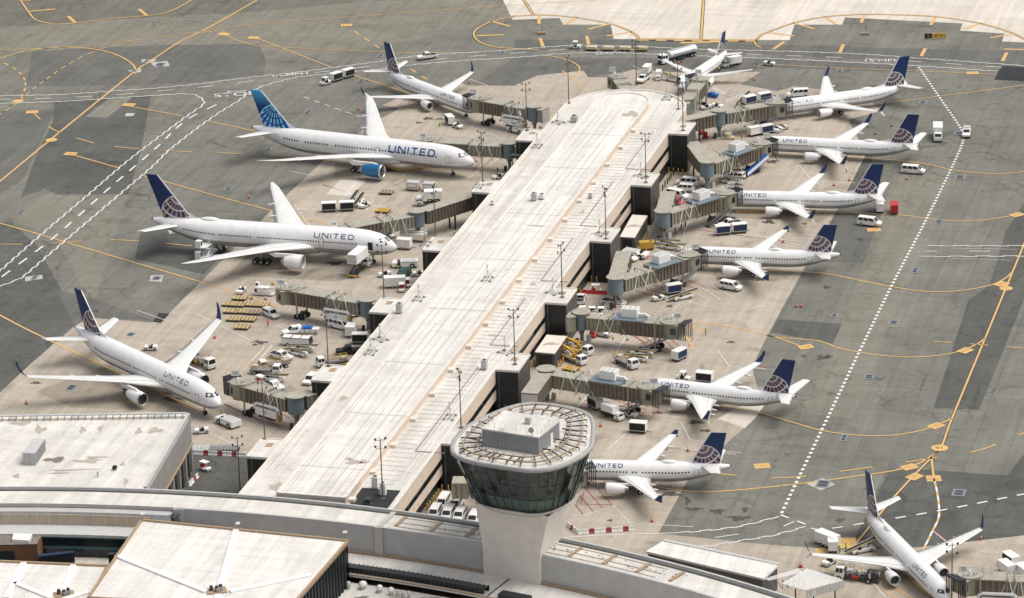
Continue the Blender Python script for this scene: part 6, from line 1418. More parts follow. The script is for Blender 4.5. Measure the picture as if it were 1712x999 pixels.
def v_hydrant():
    t = empty('fuel_service_truck'); k = MB(); k.box((-.6, 0, .75), (8, 1.3, .3), M['dark']); k.build('chassis', t)
    k = MB(); k.prof([(2.2, .5), (3.9, .5), (4.0, 1.3), (2.2, 1.35)], -1.1, 1.1, M['white']); k.build('cab_body', t); cabin(t, (2.2, 3.95), (2.25, 3.7), -1.1, 1.1, 1.33, 2.5, M['white']); lamps(t, 4, .75, .8)
    rnd = random.Random(8); k = MB()
    for i in range(16): x = -4.2 + i * .38; k.box((x, rnd.uniform(-.8, .8), 1.2 + rnd.random() * .4), (.3, .5, .5 + rnd.random() * .8), M[rnd.choice(('lgrey', 'steel', 'grey', 'white'))], rnd.random())
    k.build('pump_gear', t)
    for x in (-3.6, -2.6): k = MB(); k.cyl((x, -.7, 1.6), (x, .7, 1.6), .65, M['dark'], n=14); k.cyl((x, -.78, 1.6), (x, -.7, 1.6), .8, M['steel'], n=14); k.build('hose_reel', t)
    k = MB()
    for x, y in ((1.6, -.7), (1.6, .7), (.6, -.7), (.6, .7)): k.bar((x, y, 1), (x, y, 2.9), .07, .07, M['lgrey'])
    k.box((1.1, 0, 2.2), (1.2, 1.6, .08), M['lgrey'])
    for z in (2.6, 2.9): k.bar((1.6, -.7, z), (1.6, .7, z), .05, .05, M['orange']); k.bar((.6, -.7, z), (1.6, -.7, z), .05, .05, M['lgrey'])
    k.build('work_platform', t); k = MB(); k.box((-1, -1.05, 1.0), (1.2, .3, .5), M['yellow']); k.box((0, 1.05, 1.0), (1.2, .3, .5), M['red']); k.build('locker', t)
    wheels4(t, (-2.6, 3.1), .95, .48, .32); return t
def v_lift(short=False):
    t = empty('lift_truck'); k = MB(); k.box((-1.2, 0, .8), (5.6, 1.2, .3), M['dark']); k.box((-1.5, 0, 1.08), (4.7, 2.1, .3), M['ochre'] if not short else M['grey']); k.box((-2.9, .2, 1.5), (1.2, 1.2, .6), M['lgrey']); k.build('chassis', t)
    k = MB(); k.prof([(1.3, .45), (3.0, .45), (3.1, 1.3), (1.3, 1.35)], -1.05, 1.05, M['white']); k.build('cab_body', t); cabin(t, (1.3, 3.05), (1.35, 2.7), -1.05, 1.05, 1.33, 2.25, M['white']); lamps(t, 3.1, .75, .8)
    if not short:
        k = MB(); k.cyl((-.2, 0, 1.5), (-.2, 0, 2.2), .55, M['yellow'], n=10); k.bar((-.2, 0, 2.2), (-4.2, .1, 2.9), .4, .4, M['yellow']); k.bar((-4.2, .45, 2.7), (.6, .45, 2.5), .28, .3, M['yellow']); k.build('boom', t)
        k = MB()
        for z in (2.0, 2.55, 3.1):
            for p, q in (((-4.9, -.7), (-3.7, -.7)), ((-3.7, -.7), (-3.7, .7)), ((-3.7, .7), (-4.9, .7)), ((-4.9, .7), (-4.9, -.7))): k.bar((*p, z), (*q, z), .07, .07, M['yellow'])
        k.box((-4.3, 0, 1.98), (1.3, 1.5, .08), M['yellow']); k.build('basket', t)
    else:
        k = MB()
        for z in (1.7, 2.1):
            for p, q in (((-3.8, -1), (.9, -1)), ((-3.8, 1), (.9, 1)), ((-3.8, -1), (-3.8, 1))): k.bar((*p, z), (*q, z), .09, .09, M['yellow'])
        for x in (-3.8, -2.2, -.7, .9):
            for y in (-1, 1): k.bar((x, y, 1.5), (x, y, 2.1), .08, .08, M['yellow'])
        k.build('stake_rail', t)
    wheels4(t, (-2.8, 2.1), .92, .45, .3); return t
def v_loader():
    t = empty('cargo_loader'); k = MB(); k.box((0, 0, .6), (7.6, 2.8, .35), M['white']); k.build('chassis', t); wheels4(t, (-2.6, 2.8), 1.2, .36)
    k = MB(); k.box((-.4, 0, 3.2), (5.6, 2.9, .25), M['white']); k.build('main_deck', t); k = MB(); k.box((3.4, 0, 3.3), (1.8, 2.8, .25), M['lgrey']); k.build('bridge_deck', t)
    k = MB()
    for s in (-1.2, 1.2): k.bar((-2.8, s, .8), (2.4, s, 3.1), .2, .25, M['white']); k.bar((2.4, s, .8), (-2.8, s, 3.1), .2, .25, M['white'])
    k.build('scissor_arms', t)
    for x, z, m in ((-2.6, 3.3, 'white'), (-3.2, .8, 'white')): k = MB(); k.box((x, .6, z + .75), (1.3, 1.3, 1.5), M[m]); k.box((x, -.07, z + .8), (.8, .05, 1.1), M['dark']); k.build('control_cab', t)
    k = MB()
    for s in (-1.4, 1.4): k.bar((-3, s, 4.3), (4.2, s, 4.3), .06, .06, M['lgrey']); [k.bar((x, s, 3.3), (x, s, 4.3), .06, .06, M['lgrey']) for x in (-3, -1, 1, 3, 4.2)]
    k.box((3.2, 1.5, 4.0), (.9, .5, 1.4), M['yellow']); k.build('guard_rail', t); return t
def v_genset(m='yellow'):
    t = empty('ground_power_unit'); k = MB(); k.box((0, 0, 1.2), (3.6, 1.8, 1.5), M[m]); k.build('casing', t); k = MB(); k.box((0, 0, 1.98), (3.4, 1.6, .08), M[m]); k.box((1.0, 0, 2.05), (.6, .6, .12), M['dark']); k.build('lid', t); k = MB(); k.box((-1.81, 0, 1.2), (.03, 1.2, .9), M['dark']); k.build('grille', t); wheels4(t, (-1.2, 1.2), .8, .28, .2, 'dark'); return t
def v_dumpster(m='green', lid=None):
    t = empty('waste_skip'); k = MB(); k.prof([(-2.4, .3), (2.1, .3), (2.5, 1.7), (-2.5, 1.7)], -1.05, 1.05, M[m]); k.build('bin', t)
    k = MB(); k.prof([(-2.5, 1.7), (-1.2, 2.25), (.4, 2.25), (.6, 1.7)], -1.0, 1.0, M[lid or m]); k.build('lid', t)
    k = MB()
    for x in (-1.5, 0, 1.5): k.box((x, -1.08, 1), (.12, .08, 1.3), M['dark']); k.box((x, 1.08, 1), (.12, .08, 1.3), M['dark'])
    k.build('rib', t); return t
def v_pallet():
    t = empty('pump_skid'); k = MB(); k.box((0, 0, .35), (3.4, 2.0, .3), M['tan']); k.build('base', t); k = MB(); k.cyl((0, 0, .5), (0, 0, 1.5), .95, M['tan'], n=16); k.build('drum', t); k = MB(); k.bar((-1.6, -.9, .4), (-1.6, -.9, 1.9), .1, .1, M['dark']); k.bar((1.6, .9, .4), (1.6, .9, 1.9), .1, .1, M['dark']); k.bar((-1.6, -.9, 1.9), (-1.6, .9, 1.9), .08, .08, M['dark']); k.build('handle', t); return t
def v_fire():
    t = empty('fire_bottle_cart'); k = MB(); k.box((0, 0, .4), (1.6, 1.2, .15), M['red']); k.bar((.8, 0, .4), (1.5, 0, 1.0), .07, .07, M['red']); k.build('frame', t)
    for y in (-.35, .35): k = MB(); k.cyl((-.1, y, .5), (-.1, y, 1.75), .28, M['red'], n=10); k.cyl((-.1, y, 1.75), (-.1, y, 1.95), .1, M['dark'], n=6); k.build('bottle', t)
    wheels4(t, (-.3,), .68, .34, .14); return t
def v_acu():
    t = empty('air_start_unit'); k = MB(); k.box((0, 0, 1.35), (5.6, 2.0, 1.5), M['white']); k.build('casing', t); k = MB(); k.tube([(-2.9, 0, 1.3), (-3.3, 0, 2.2), (0, 0, 2.5), (2.9, 0, 2.3), (3.2, 0, 1.4)], .3, M['white']); k.build('hose', t)
    k = MB(); k.box((0, 0, .5), (5.4, 1.5, .2), M['dark']); k.box((-3.0, 0, 1.2), (.4, 1.6, 1.3), M['ochre']); k.build('chassis', t); wheels4(t, (-1.8, 1.8), .85, .34); return t
def v_threebay():
    t = empty('parts_trailer'); k = MB(); k.box((0, 0, 1.2), (6.4, 2.1, 1.5), M['white']); k.build('body', t)
    for i in range(3): k = MB(); k.box((-2.1 + i * 2.1, 0, 2.0), (1.85, 1.9, .12), M['white']); k.build('lid', t)
    k = MB(); k.box((0, 0, 1.93), (6.5, 2.2, .06), M['black']); k.box((3.3, 0, 1.2), (.2, 2.0, 1.5), M['black']); k.build('trim', t); wheels4(t, (-1.8, 1.6), .95, .42); return t
PROTO = dict(van=v_van, van2=lambda: v_van(L=5.2, H=2.0), suv=v_suv, minivan=lambda: v_suv(L=5.1, H=1.8), pickup=v_pickup, pickup_dark=lambda: v_pickup('blockface'), pickup_red=lambda: v_pickup('red'), pickup_box=lambda: v_pickup(load='box'), pickup_tarp=lambda: v_pickup(load='tarp'),
    pickup_beacon=lambda: v_pickup(load='beacon'), tug=v_tug, cabtug=v_cabtug, golf=v_golf, pushback=v_pushback, cart=v_cart, cart_navy=lambda: v_cart('dkblue'), cart_white=lambda: v_cart('white'), cart_red=lambda: v_cart('red', 'red'), trailer=v_trailer, trailer_s=lambda: v_trailer(3.4), dolly=v_dolly,
    dolly_box=lambda: v_dolly(load='container'), dolly_flat=lambda: v_dolly(load='flat'), dolly_dark=lambda: v_dolly('trim'), belt=v_belt, belt_up=lambda: v_belt(14), truck=v_truck, catering=lambda: v_truck(lift=2.3, L=6.6), truck_lift=lambda: v_truck(lift=.9, L=4.4, bh=1.9), tanker=v_tanker, hydrant=v_hydrant,
    lift=v_lift, lift_s=lambda: v_lift(True), loader=v_loader, genset=v_genset, skip=v_dumpster, skip_blue=lambda: v_dumpster('blue'), skip_tarp=lambda: v_dumpster('white', 'blue'), pallet=v_pallet, fire=v_fire, acu=v_acu, parts=v_threebay, dolly_y=lambda: v_dolly('yellow'))
GROUP = dict(van='vans on the apron', van2='vans on the apron', pickup='white pickups on the apron', tug='baggage tractors', cabtug='baggage tractors', cart='baggage carts', cart_navy='baggage carts', cart_white='baggage carts', cart_red='baggage carts', dolly='yellow cargo dollies', dolly_dark='yellow cargo dollies',
    dolly_y='yellow cargo dollies', dolly_box='dollies carrying containers', dolly_flat='dollies towed along the service road', belt='belt loaders', belt_up='belt loaders', pushback='pushback tractors', lift='yellow lift trucks', lift_s='yellow lift trucks', trailer='white box trailers', trailer_s='white box trailers')
CAT = dict(van='van', van2='van', suv='car', minivan='car', tug='tractor', cabtug='tractor', golf='golf cart', pushback='tractor', trailer='trailer', trailer_s='trailer', belt='belt loader', belt_up='belt loader', truck='truck', catering='truck', truck_lift='truck', tanker='truck', hydrant='truck', lift='truck', lift_s='truck', loader='cargo loader',
    genset='generator', skip='skip', skip_blue='skip', skip_tarp='skip', pallet='pump', fire='fire extinguisher', acu='air unit', parts='trailer')
SCL = {'tuck': 1}
def put(kind, x, y, fx, fy, label, z=.7, grp=None, zb=0.0, sc=1.0):
    if kind not in VP: VP[kind] = PROTO[kind](); o = VP[kind]
    else: o = copy_tree(VP[kind])
    p, q = P2(x, y, z + zb), P2(fx, fy, z + zb); o.location = (p.x, p.y, .04 + zb); o.rotation_euler.z = math.atan2(q.y - p.y, q.x - p.x)
    o.scale = (sc,) * 3
    cat = CAT.get(kind) or ('pickup' if kind.startswith('pickup') else 'dolly' if kind.startswith('dolly') else 'cart')
    tag(o, label, cat, grp or GROUP.get(kind)); return o
V = [
 # left side, from the top
 ('pickup', 714, 94, 696, 96.5, 'white pickup driving along the service road behind the upper left tail'),
 ('cabtug', 544, 137, 534, 139.5, 'white canopied tractor pulling two carts at upper left'), ('cart', 562, 131, 552, 134, 'front cart of the pair behind the canopied tractor'), ('cart', 582, 125, 572, 128, 'rear cart of the pair behind the canopied tractor'),
 ('cart', 752, 203, 748, 199, 'lone dark fronted cart on the apron beside a small tractor'), ('tug', 765, 209.5, 774, 213, 'small tractor just right of a lone dark fronted cart'),
 ('pushback', 866, 217, 848, 212, 'white pushback tractor tucked behind the far left gate block'), ('tug', 833, 294, 822, 297, 'white tractor under the roof edge by the blue engined nose'),
 ('dolly_box', 691, 313, 704, 314, 'grey container on its dolly, left one of two'), ('dolly_box', 719, 315, 732, 316, 'grey container on its dolly, right one of two'), ('dolly_dark', 646, 319, 658, 319.5, 'empty dark dolly with pale bars left of the grey containers'),
 ('cart', 550, 349, 560, 348.6, 'left cart of two parked behind the twin aisle jet wing'), ('cart', 580, 347.5, 590, 347, 'right cart of two parked beside two belt loaders'),
 ('belt', 590, 333, 604, 320, 'left belt loader of two parked side by side near carts'), ('belt', 599, 337, 613, 324, 'right belt loader of two parked side by side near carts'), ('tug', 609, 342, 600, 346, 'white tractor parked right next to two belt loaders'),
 ('dolly_y', 640, 350, 652, 351, 'single yellow dolly alone above the long jet bridge'), ('truck_lift', 718, 338, 703, 338.5, 'white box truck parked above the long jet bridge'),
 ('belt', 628, 389, 648, 391, 'brown belt loader under the long jet bridge'), ('tug', 652, 392, 662, 396, 'tractor with seated driver below the long jet bridge'), ('acu', 691, 398, 676, 397, 'large white air unit with fat hose by a jet nose'), ('trailer_s', 676, 411, 690, 412, 'low white cart right of the twin aisle nose'),
 ('catering', 605, 447, 621, 434, 'catering truck with raised white box at the open jet door'), ('pushback', 677, 441, 660, 441.5, 'white pushback tractor at the nose of the catered jet'), ('tug', 643, 457, 631, 459, 'tractor behind the floodlight mast near the catering truck'),
 ('tug', 700, 456, 689, 457, 'tractor half hidden by the black gate block corner'), ('skip', 676, 459, 684, 450, 'dark green waste compactor beside a white trailer'), ('trailer', 660, 475, 674, 474.5, 'white box trailer left of the green waste compactor'),
 ('golf', 682, 474, 688, 480, 'canopied white cart next to the green compactor, upper one'), ('golf', 672, 482, 670, 490, 'canopied white cart below the white trailer, lower one'),
 ('loader', 345, 424, 368, 405, 'white scissor cargo loader under the catered jet tail'), ('belt_up', 371, 410, 366, 400, 'yellow sided loader reaching the rear hold of catered jet'), ('tug', 403, 485, 396, 491, 'white tractor parked at the head of the dolly rows'),
 ('loader', 441, 488, 456, 489, 'small cargo loader beside the open bridge cab', .7, None, 0, .6),
 ('minivan', 453, 524, 468, 531, 'white car with blue markings right of the yellow dollies'), ('pickup', 571, 536, 590, 541, 'white pickup half hidden behind a passenger van'), ('van', 569, 544, 587, 548.5, 'white passenger van in front of a white pickup at left'),
 ('trailer', 599, 522, 612, 519, 'white box trailer beside the idle jet bridge tunnel'), ('trailer_s', 587, 556, 582, 566, 'small upright white trailer right of the passenger van'), ('cart', 602, 569, 612, 569, 'dark fronted white cart just behind the dark pickup'), ('pickup_dark', 583, 586, 564, 587, 'black pickup parked facing left by the pier wall'),
 ('pickup_tarp', 492, 553, 473, 557, 'white utility pickup with rounded cover in the equipment row'), ('skip_tarp', 519, 553, 530, 553, 'pale skip topped in blue behind the utility pickup', .7, None, 0, .8), ('belt', 503, 562, 530, 565, 'upper belt loader of the left equipment row'), ('parts', 496, 572, 510, 573, 'white three lidded trailer with black trim'),
 ('belt', 505, 581, 525, 584, 'middle belt loader of the left equipment row'), ('belt', 496, 588, 516, 593, 'lowest belt loader directly above a white crew pickup'), ('pickup', 470, 595, 490, 600, 'white crew pickup at the foot of the equipment row'),
 ('lift_s', 552, 606, 537, 608, 'white cabbed yellow stake truck beside a block mast'), ('dolly_y', 583, 604, 595, 605, 'yellow dolly almost hidden by the pier roof edge'), ('lift_s', 455, 611, 438, 614, 'upper yellow stake truck of the pair near left row'), ('lift_s', 448, 620, 466, 621, 'lower yellow stake truck of the pair near left row'),
 ('belt', 455, 631, 478, 634, 'belt loader in front of the yellow stake trucks'), ('pickup', 458, 645, 472, 651, 'white pickup seen just behind a left jet bridge'), ('golf', 436, 637, 446, 641, 'canopied cart left of the pickup behind the bridge'), ('suv', 519, 634, 512, 640, 'white car half hidden behind the nearest gate block'),
 ('pushback', 381, 705, 362, 697, 'white pushback tractor coupled to the tall wingletted jet'), ('tug', 337, 718.5, 327, 719.5, 'white tractor below the nose of the tall wingletted jet'), ('tug', 252, 580, 240, 580, 'lone white tractor behind the wing of the left jet'),
 ('hydrant', 338, 606, 354, 613, 'fuel service truck by the far engine of left jet'), ('golf', 343, 781, 352, 784, 'white golf cart with red seat in the small yard'),
 # beyond the pier end
 ('cabtug', 962, 77, 950, 76.6, 'white tractor towing a long train of loaded dollies'), ('dolly_flat', 989, 79, 980, 78.8, 'first loaded dolly behind the towing tractor'), ('dolly_flat', 1017, 79.5, 1008, 79.3, 'second loaded dolly of the towed train'), ('dolly_flat', 1045, 79.8, 1036, 79.6, 'third loaded dolly of the towed train'), ('dolly_flat', 1073, 80, 1064, 79.8, 'last loaded dolly of the towed train'),
 ('tanker', 1127, 97, 1104, 103.5, 'long white fuel tanker by the small regional jet', .7, None, 0, .95), ('pickup', 1075, 131.5, 1066, 138, 'white pickup left of the regional jet nose'), ('cart_white', 1082, 119, 1078, 123, 'tall white cart behind the pickup by the regional jet'), ('truck_lift', 1101, 128, 1097, 142, 'narrow white truck with raised box near regional jet nose', .7, None, 0, .6),
 ('belt', 1127, 132, 1112, 129, 'belt loader at the left side of the regional jet'), ('truck', 1222, 106, 1203, 110, 'white catering truck at the regional jet tail', .7, None, 0, .78), ('tug', 1286, 105, 1296, 106, 'small tractor alone on the upper right road edge'), ('skip_blue', 1192, 158, 1204, 160, 'bright blue skip under the regional jet bridge', .7, None, 0, .6),
 ('tug', 1180, 178, 1170, 180, 'left white tractor behind the red fire equipment bridge'), ('tug', 1199, 176, 1211, 178, 'right white tractor behind the red fire equipment bridge'), ('belt', 1243, 166, 1258, 156, 'belt loader parked behind the topmost right bridge'), ('cart_navy', 1253, 170, 1262, 168, 'navy sided cart next to a belt loader, upper right'), ('cart_navy', 1278, 165, 1288, 163, 'navy sided cart nearest the topmost right jet'),
 ('van', 1334, 157, 1320, 158, 'white van beyond the nose of the topmost right jet'), ('trailer_s', 1273, 200, 1282, 199, 'white box trailer beneath the topmost right bridge'), ('cart_navy', 1277, 210, 1287, 208, 'upper navy sided cart above the blue stair bridge'), ('cart_navy', 1281, 219, 1291, 217, 'lower navy sided cart above the blue stair bridge'), ('cart_white', 1262, 222, 1272, 220, 'white roofed cart left of two navy sided carts'), ('tug', 1301, 216, 1309, 212, 'white tractor beside navy carts under the jet nose'), ('tug', 1308, 212, 1318, 210, 'second white tractor right of the navy carts'),
 ('pallet', 1217, 227, 1228, 227, 'tan round drum skid behind the blue stair bridge'), ('fire', 1174, 220, 1180, 226, 'red fire bottle cart at the farthest right block'), ('fire', 1179, 227, 1172, 230, 'lower red fire bottle cart beside a blue bin'),
 # right side apron
 ('truck', 1568, 227, 1568.5, 247, 'white box truck heading towards the viewer on dark paving'), ('pickup_beacon', 1616, 222, 1614, 236, 'white utility truck with toolboxes next to box truck'), ('van', 1527, 285, 1547, 286.5, 'white passenger van right of a navy tail fin'), ('van', 1454, 372, 1475, 374.5, 'white passenger van below the white and red carts'),
 ('cart_white', 1471, 349, 1472, 357, 'white cart paired with a red cart behind a tail'), ('cart_red', 1495, 351, 1496, 359, 'bright red cart right of a white cart'), ('van', 1149, 305, 1130, 303.5, 'topmost of three white vans parked by gate block'), ('van2', 1143, 315, 1126, 314, 'middle of three white vans parked by gate block'), ('van', 1133, 326, 1150, 329.5, 'lowest of three white vans, just above red pickup'), ('pickup_red', 1130, 338, 1146, 340.5, 'red pickup behind a jet bridge tunnel'),
 ('van2', 1228, 295, 1213, 293.5, 'white van between two belt loaders at right'), ('belt', 1222, 287, 1248, 291, 'belt loader behind the van by the right apron'), ('belt', 1224, 302, 1250, 305, 'belt loader in front of the van by the right apron'), ('pickup', 1220, 374, 1201, 377, 'white pickup behind two navy sided carts'), ('cart_navy', 1208, 387.5, 1218, 386.5, 'left navy sided cart in front of a white pickup'), ('cart_navy', 1236, 384.5, 1246, 383.5, 'right navy sided cart in front of a white pickup'),
 ('belt', 1113, 405, 1138, 410, 'upper belt loader right of the yellow generator'), ('belt', 1122, 412, 1147, 416, 'lower belt loader right of the yellow generator'), ('genset', 1081, 412, 1092, 411.5, 'bright yellow generator box by the low store room'), ('pushback', 1063, 425, 1083, 428, 'white pushback tractor below the yellow generator box'), ('suv', 1050, 430, 1061, 432.5, 'white car at the foot of a black gate block'), ('genset', 1043, 446, 1041, 440, 'small yellow machine below the white car'),
 ('golf', 997, 484, 1008, 484, 'pale canopied cart behind the red barrier'), ('pickup', 1026, 505, 1046, 508, 'white crew pickup between red barrier and striped barrier'), ('pickup', 971, 500, 974, 488, 'white pickup parked against a gate block side'), ('tug', 1101, 497, 1112, 494.5, 'white tractor left of a navy cart at gate 107'), ('cart_navy', 1126, 486, 1136, 484.5, 'navy sided cart behind a belt loader at gate 107'), ('belt', 1141, 495, 1166, 490, 'belt loader leading a tractor and cart at gate 107'),
 ('van2', 1222, 479, 1240, 482.5, 'white van alone below the gate 107 jet'), ('cabtug', 974, 522, 974, 515, 'left of three canopied tractors behind gate 105 bridge'), ('cabtug', 990, 523, 990, 516, 'middle of three canopied tractors behind gate 105 bridge'), ('cabtug', 1005, 523.5, 1005, 516, 'right of three canopied tractors behind gate 105 bridge'), ('suv', 1005, 556, 1021, 558.5, 'white car under the gate 105 bridge'), ('fire', 990, 559, 1000, 560, 'red fire bottle trolley under the gate 105 bridge'),
 ('lift', 970, 586, 986, 590, 'topmost yellow lift truck beside the store room'), ('lift', 962, 601, 978, 607, 'middle yellow lift truck with white cab facing down'), ('dolly_y', 955, 614, 966, 616, 'yellow dolly below the yellow lift trucks'), ('belt', 1072, 589, 1097, 594, 'upper belt loader near the gate 105 stair'), ('belt', 1063, 597, 1088, 601, 'lower belt loader near the gate 105 stair'), ('lift_s', 1049, 607, 1062, 613, 'yellow truck behind the gate 103 cooling unit'),
 ('cart_navy', 1136, 596, 1144, 592, 'navy sided cart alone right of the belt loaders'), ('cart', 995, 677, 1004, 682, 'dark fronted cart left of a lifted white box'), ('truck_lift', 1024, 694, 1044, 701, 'small truck with white box raised on yellow frame', .7, None, 0, .78), ('tug', 1054, 691, 1045, 689, 'white tractor right of the lifted white box truck'), ('cart', 1067, 717.5, 1079, 718.5, 'dark fronted cart alone behind the half hidden jet'), ('cabtug', 1142, 631, 1150, 632, 'canopied tractor peeking over the gate 103 jet'), ('cart', 1178, 634, 1188, 635, 'cart peeking over the gate 103 jet, right one'),
 ('van', 741, 841, 732, 856, 'large white van, left of upper pair beside the tower'), ('van', 763, 844, 754, 859, 'large white van, right of upper pair beside the tower'), ('van2', 727, 858, 718, 873, 'leftmost white van of the lower row by tower'), ('van2', 749, 860, 740, 875, 'second white van of the lower row by tower'), ('van2', 769, 862, 760, 877, 'third white van of the lower row by tower'), ('van2', 792, 868, 783, 883, 'rightmost white van of the lower row by tower'),
 ('trailer', 1383, 906, 1393, 910, 'white box trailer left of the painted yellow sign'), ('cart_white', 1392, 914, 1393, 922, 'white cart in front of a white box trailer'), ('belt_up', 1441, 917, 1465, 912, 'belt loader raised to the lower right jet'), ('tug', 1386, 938, 1378, 942, 'white tractor below the wing of lower right jet'), ('hydrant', 1432, 964, 1410, 961, 'fuel service truck beside the ribbed canopy'),
 ('cart', 1690, 940, 1680, 933, 'dark fronted cart at the right edge by red lines'), ('cart_white', 1683, 954, 1673, 947, 'white cart in front of dark fronted cart, right edge'), ('cart_white', 1712, 960, 1702, 953, 'white cart cut by the right edge'),
]
for a in V: put(*a)
# rows of yellow dollies by the open bridge cab
DR = [((401, 497), 'topmost yellow dolly beside the white tractor'), ((384, 507), 'yellow dolly at left end of the second dolly row'), ((398, 508), 'second yellow dolly of the second dolly row'), ((418, 507.5), 'third yellow dolly of the second dolly row'), ((438, 508.5), 'yellow dolly at right end of the second dolly row'), ((386, 519), 'yellow dolly at left end of the third dolly row'), ((405, 519.5), 'yellow dolly in the middle of the third dolly row'),
      ((391, 532), 'left yellow dolly of the two dolly fourth row'), ((416, 532.5), 'right yellow dolly of the two dolly fourth row'), ((405, 545.5), 'lowest yellow dolly alone below the other rows')]
for (x, y), l in DR: put('dolly', x, y, x + 19, y + 1, l, .5)
put('dolly_dark', 425, 521, 444, 522, 'dark worn dolly at right end of the third row', .5)
# ------------------------------------------------------------------ cones, bollards, barriers, people
def cone_p():
    t = empty('traffic_cone'); k = MB(); k.box((0, 0, .04), (.62, .62, .08), M['dark']); k.build('base', t); k = MB(); k.cyl((0, 0, .08), (0, 0, 1.05), .26, M['orange'], .05, 12); k.build('cone', t); k = MB(); k.cyl((0, 0, .6), (0, 0, .78), .165, M['white'], .125, 12, caps=False); k.build('stripe', t); return t
CONE = cone_p(); first = [1]
def cone(x, y, lab, grp='orange cones on the apron'):
    o = CONE if first[0] else copy_tree(CONE); first[0] = 0; o.location = P(x, y, .04); o.rotation_euler.z = x; tag(o, lab, 'cone', grp)
for x, y, l in ((599, 183, 'orange cone beyond the blue engined jet wing'), (785, 139, 'orange cone right of the upper left winglet'), (416, 331, 'orange cone near the far wing of catered jet'), (44, 675, 'orange cone near the bottom left building'), (359, 565, 'orange cone below the raised winglet of left jet'), (421, 500, 'orange cone above the dolly rows, left one'), (444, 501, 'orange cone above the dolly rows, right one'),
                (1394, 310, 'orange cone right of a blue winglet, left one'), (1420, 302, 'orange cone right of a blue winglet, right one'), (1491, 211, 'orange cone between the two topmost right tails'), (1464, 224, 'orange cone below the two topmost right jets'), (1331, 513, 'left orange cone of the pair on the concrete edge'), (1339, 513, 'right orange cone of the pair on concrete edge'), (1309, 405, 'orange cone behind the gate 107 jet'), (1278, 615, 'orange cone under the gate 103 winglet'), (1004, 713, 'orange cone right of the tower cab'),
                (1114, 751, 'orange cone behind the half hidden jet, left one'), (1150, 754, 'orange cone behind the half hidden jet, right one'), (1090, 872, 'orange cone alone below the half hidden jet'), (1640, 902, 'orange cone by the winglet of lower right jet'), (1337, 948, 'left orange cone above the ribbed canopy'), (1340, 948, 'right orange cone above the ribbed canopy'), (1261, 134, 'orange cone right of the regional jet engine'), (1516, 300, 'orange cone below the van right of tail fin')): cone(x, y, l)
def boll_p(m):
    t = empty('bollard'); k = MB(); k.cyl((0, 0, 0), (0, 0, 1.45), .16, M[m], n=10); k.build('post', t); k = MB(); k.cyl((0, 0, 1.45), (0, 0, 1.55), .16, M[m], .06, 10); k.build('cap', t); return t
BP = {m: boll_p(m) for m in ('yellow', 'dark')}; BU = set()
ORDS = ['first', 'second', 'third', 'fourth', 'fifth', 'sixth', 'seventh', 'eighth', 'ninth']
def bollards(pts, where, m='yellow', word='yellow'):
    for i, (x, y) in enumerate(pts):
        o = BP[m] if m not in BU else copy_tree(BP[m]); BU.add(m); o.location = P(x, y, .04)
        tag(o, f'{ORDS[i]} {word} bollard {where}', 'bollard', f'{word} bollards by the gate blocks')
bollards([(1118, 289), (1126, 290), (1134, 291), (1141.5, 292), (1150, 293)], 'from the left at the farthest right block foot')
bollards([(1136, 392 - 8), (1083, 396), (1080, 400), (1078, 404), (1076, 408)], 'from the top beside the generator store room')
bollards([(980, 470), (989, 471), (997.5, 472)], 'from the left at the block behind gate 107')
bollards([(887, 614), (893, 611), (900, 608), (906, 612), (915, 612), (924, 613), (933, 614)], 'from the left below the burnt roof store')
bollards([(937, 612), (941, 608), (943, 603), (945, 598), (947, 592)], 'from the bottom beside yellow lift trucks')
bollards([(967, 488), (969, 492), (972, 496)], 'from the top at the red barrier block')
bollards([(918, 668), (923, 671), (928, 670)], 'from the left behind the tower cab')
bollards([(714, 853), (718, 849), (722, 844), (725, 840), (729, 835), (733, 829), (739, 822), (750, 822)], 'from the front beside the vans by tower')
bollards([(746, 387), (760, 397)], 'from the left under the long jet bridge corridor')
bollards([(1112, 312), (1116, 307), (1119, 302), (1122, 298), (1108, 318), (1126, 293)], 'in the black row behind three white vans', 'dark', 'black')
bollards([(1129, 391), (1139, 384), (1146, 378)], 'in the short row below red pickup bridge', 'dark', 'black')
t = thing('yellow_reel', 'round yellow cover on the side of a right gate block', 'cover', W(196, 5.75, 3.4), AX - PI / 2)
k = MB(); k.cyl((0, 0, 0), (.5, 0, 0), 1.0, M['yellow'], 1.0, 16); k.build('disc', t); k = MB(); k.cyl((.5, 0, 0), (.62, 0, 0), .3, M['dark'], n=10); k.build('hub', t)
def barrier(pts, label, h=.95, colors=('white', 'red'), L=1.1):
    colors = ('white', 'white', 'barrier_red') if len(colors) == 2 else colors
    """interlocking plastic barrier pieces; every piece is a thing"""
    q = path(pts, False); tot, at = walk(q); n = max(1, int(tot / L)); out = []
    for i in range(n):
        a, c = at(i * L), at((i + .94) * L); d = math.atan2(c.y - a.y, c.x - a.x); m = (a + c) / 2
        t = thing('road_barrier', label.format(o=['first', 'second', 'third', 'fourth', 'fifth', 'sixth', 'seventh', 'eighth', 'ninth', 'tenth', 'eleventh', 'twelfth', 'thirteenth', 'fourteenth', 'fifteenth', 'sixteenth'][i % 16], c=('white' if colors[i % len(colors)] == 'white' else 'red')), 'barrier', (m.x, m.y, .04), d, 'plastic barriers in rows')
        mm = M[colors[i % len(colors)]]; w = (c - a).length / 2
        k = MB(); k.prof([(-.3, 0), (.3, 0), (.26, .25), (.12, .4), (.1, h), (-.1, h), (-.12, .4), (-.26, .25)], -w, w, mm); o = k.build('body', t); o.rotation_euler.z = PI / 2
        k = MB(); k.box((0, 0, h + .03), (.18, .18, .08), mm); k.build('lug', t)
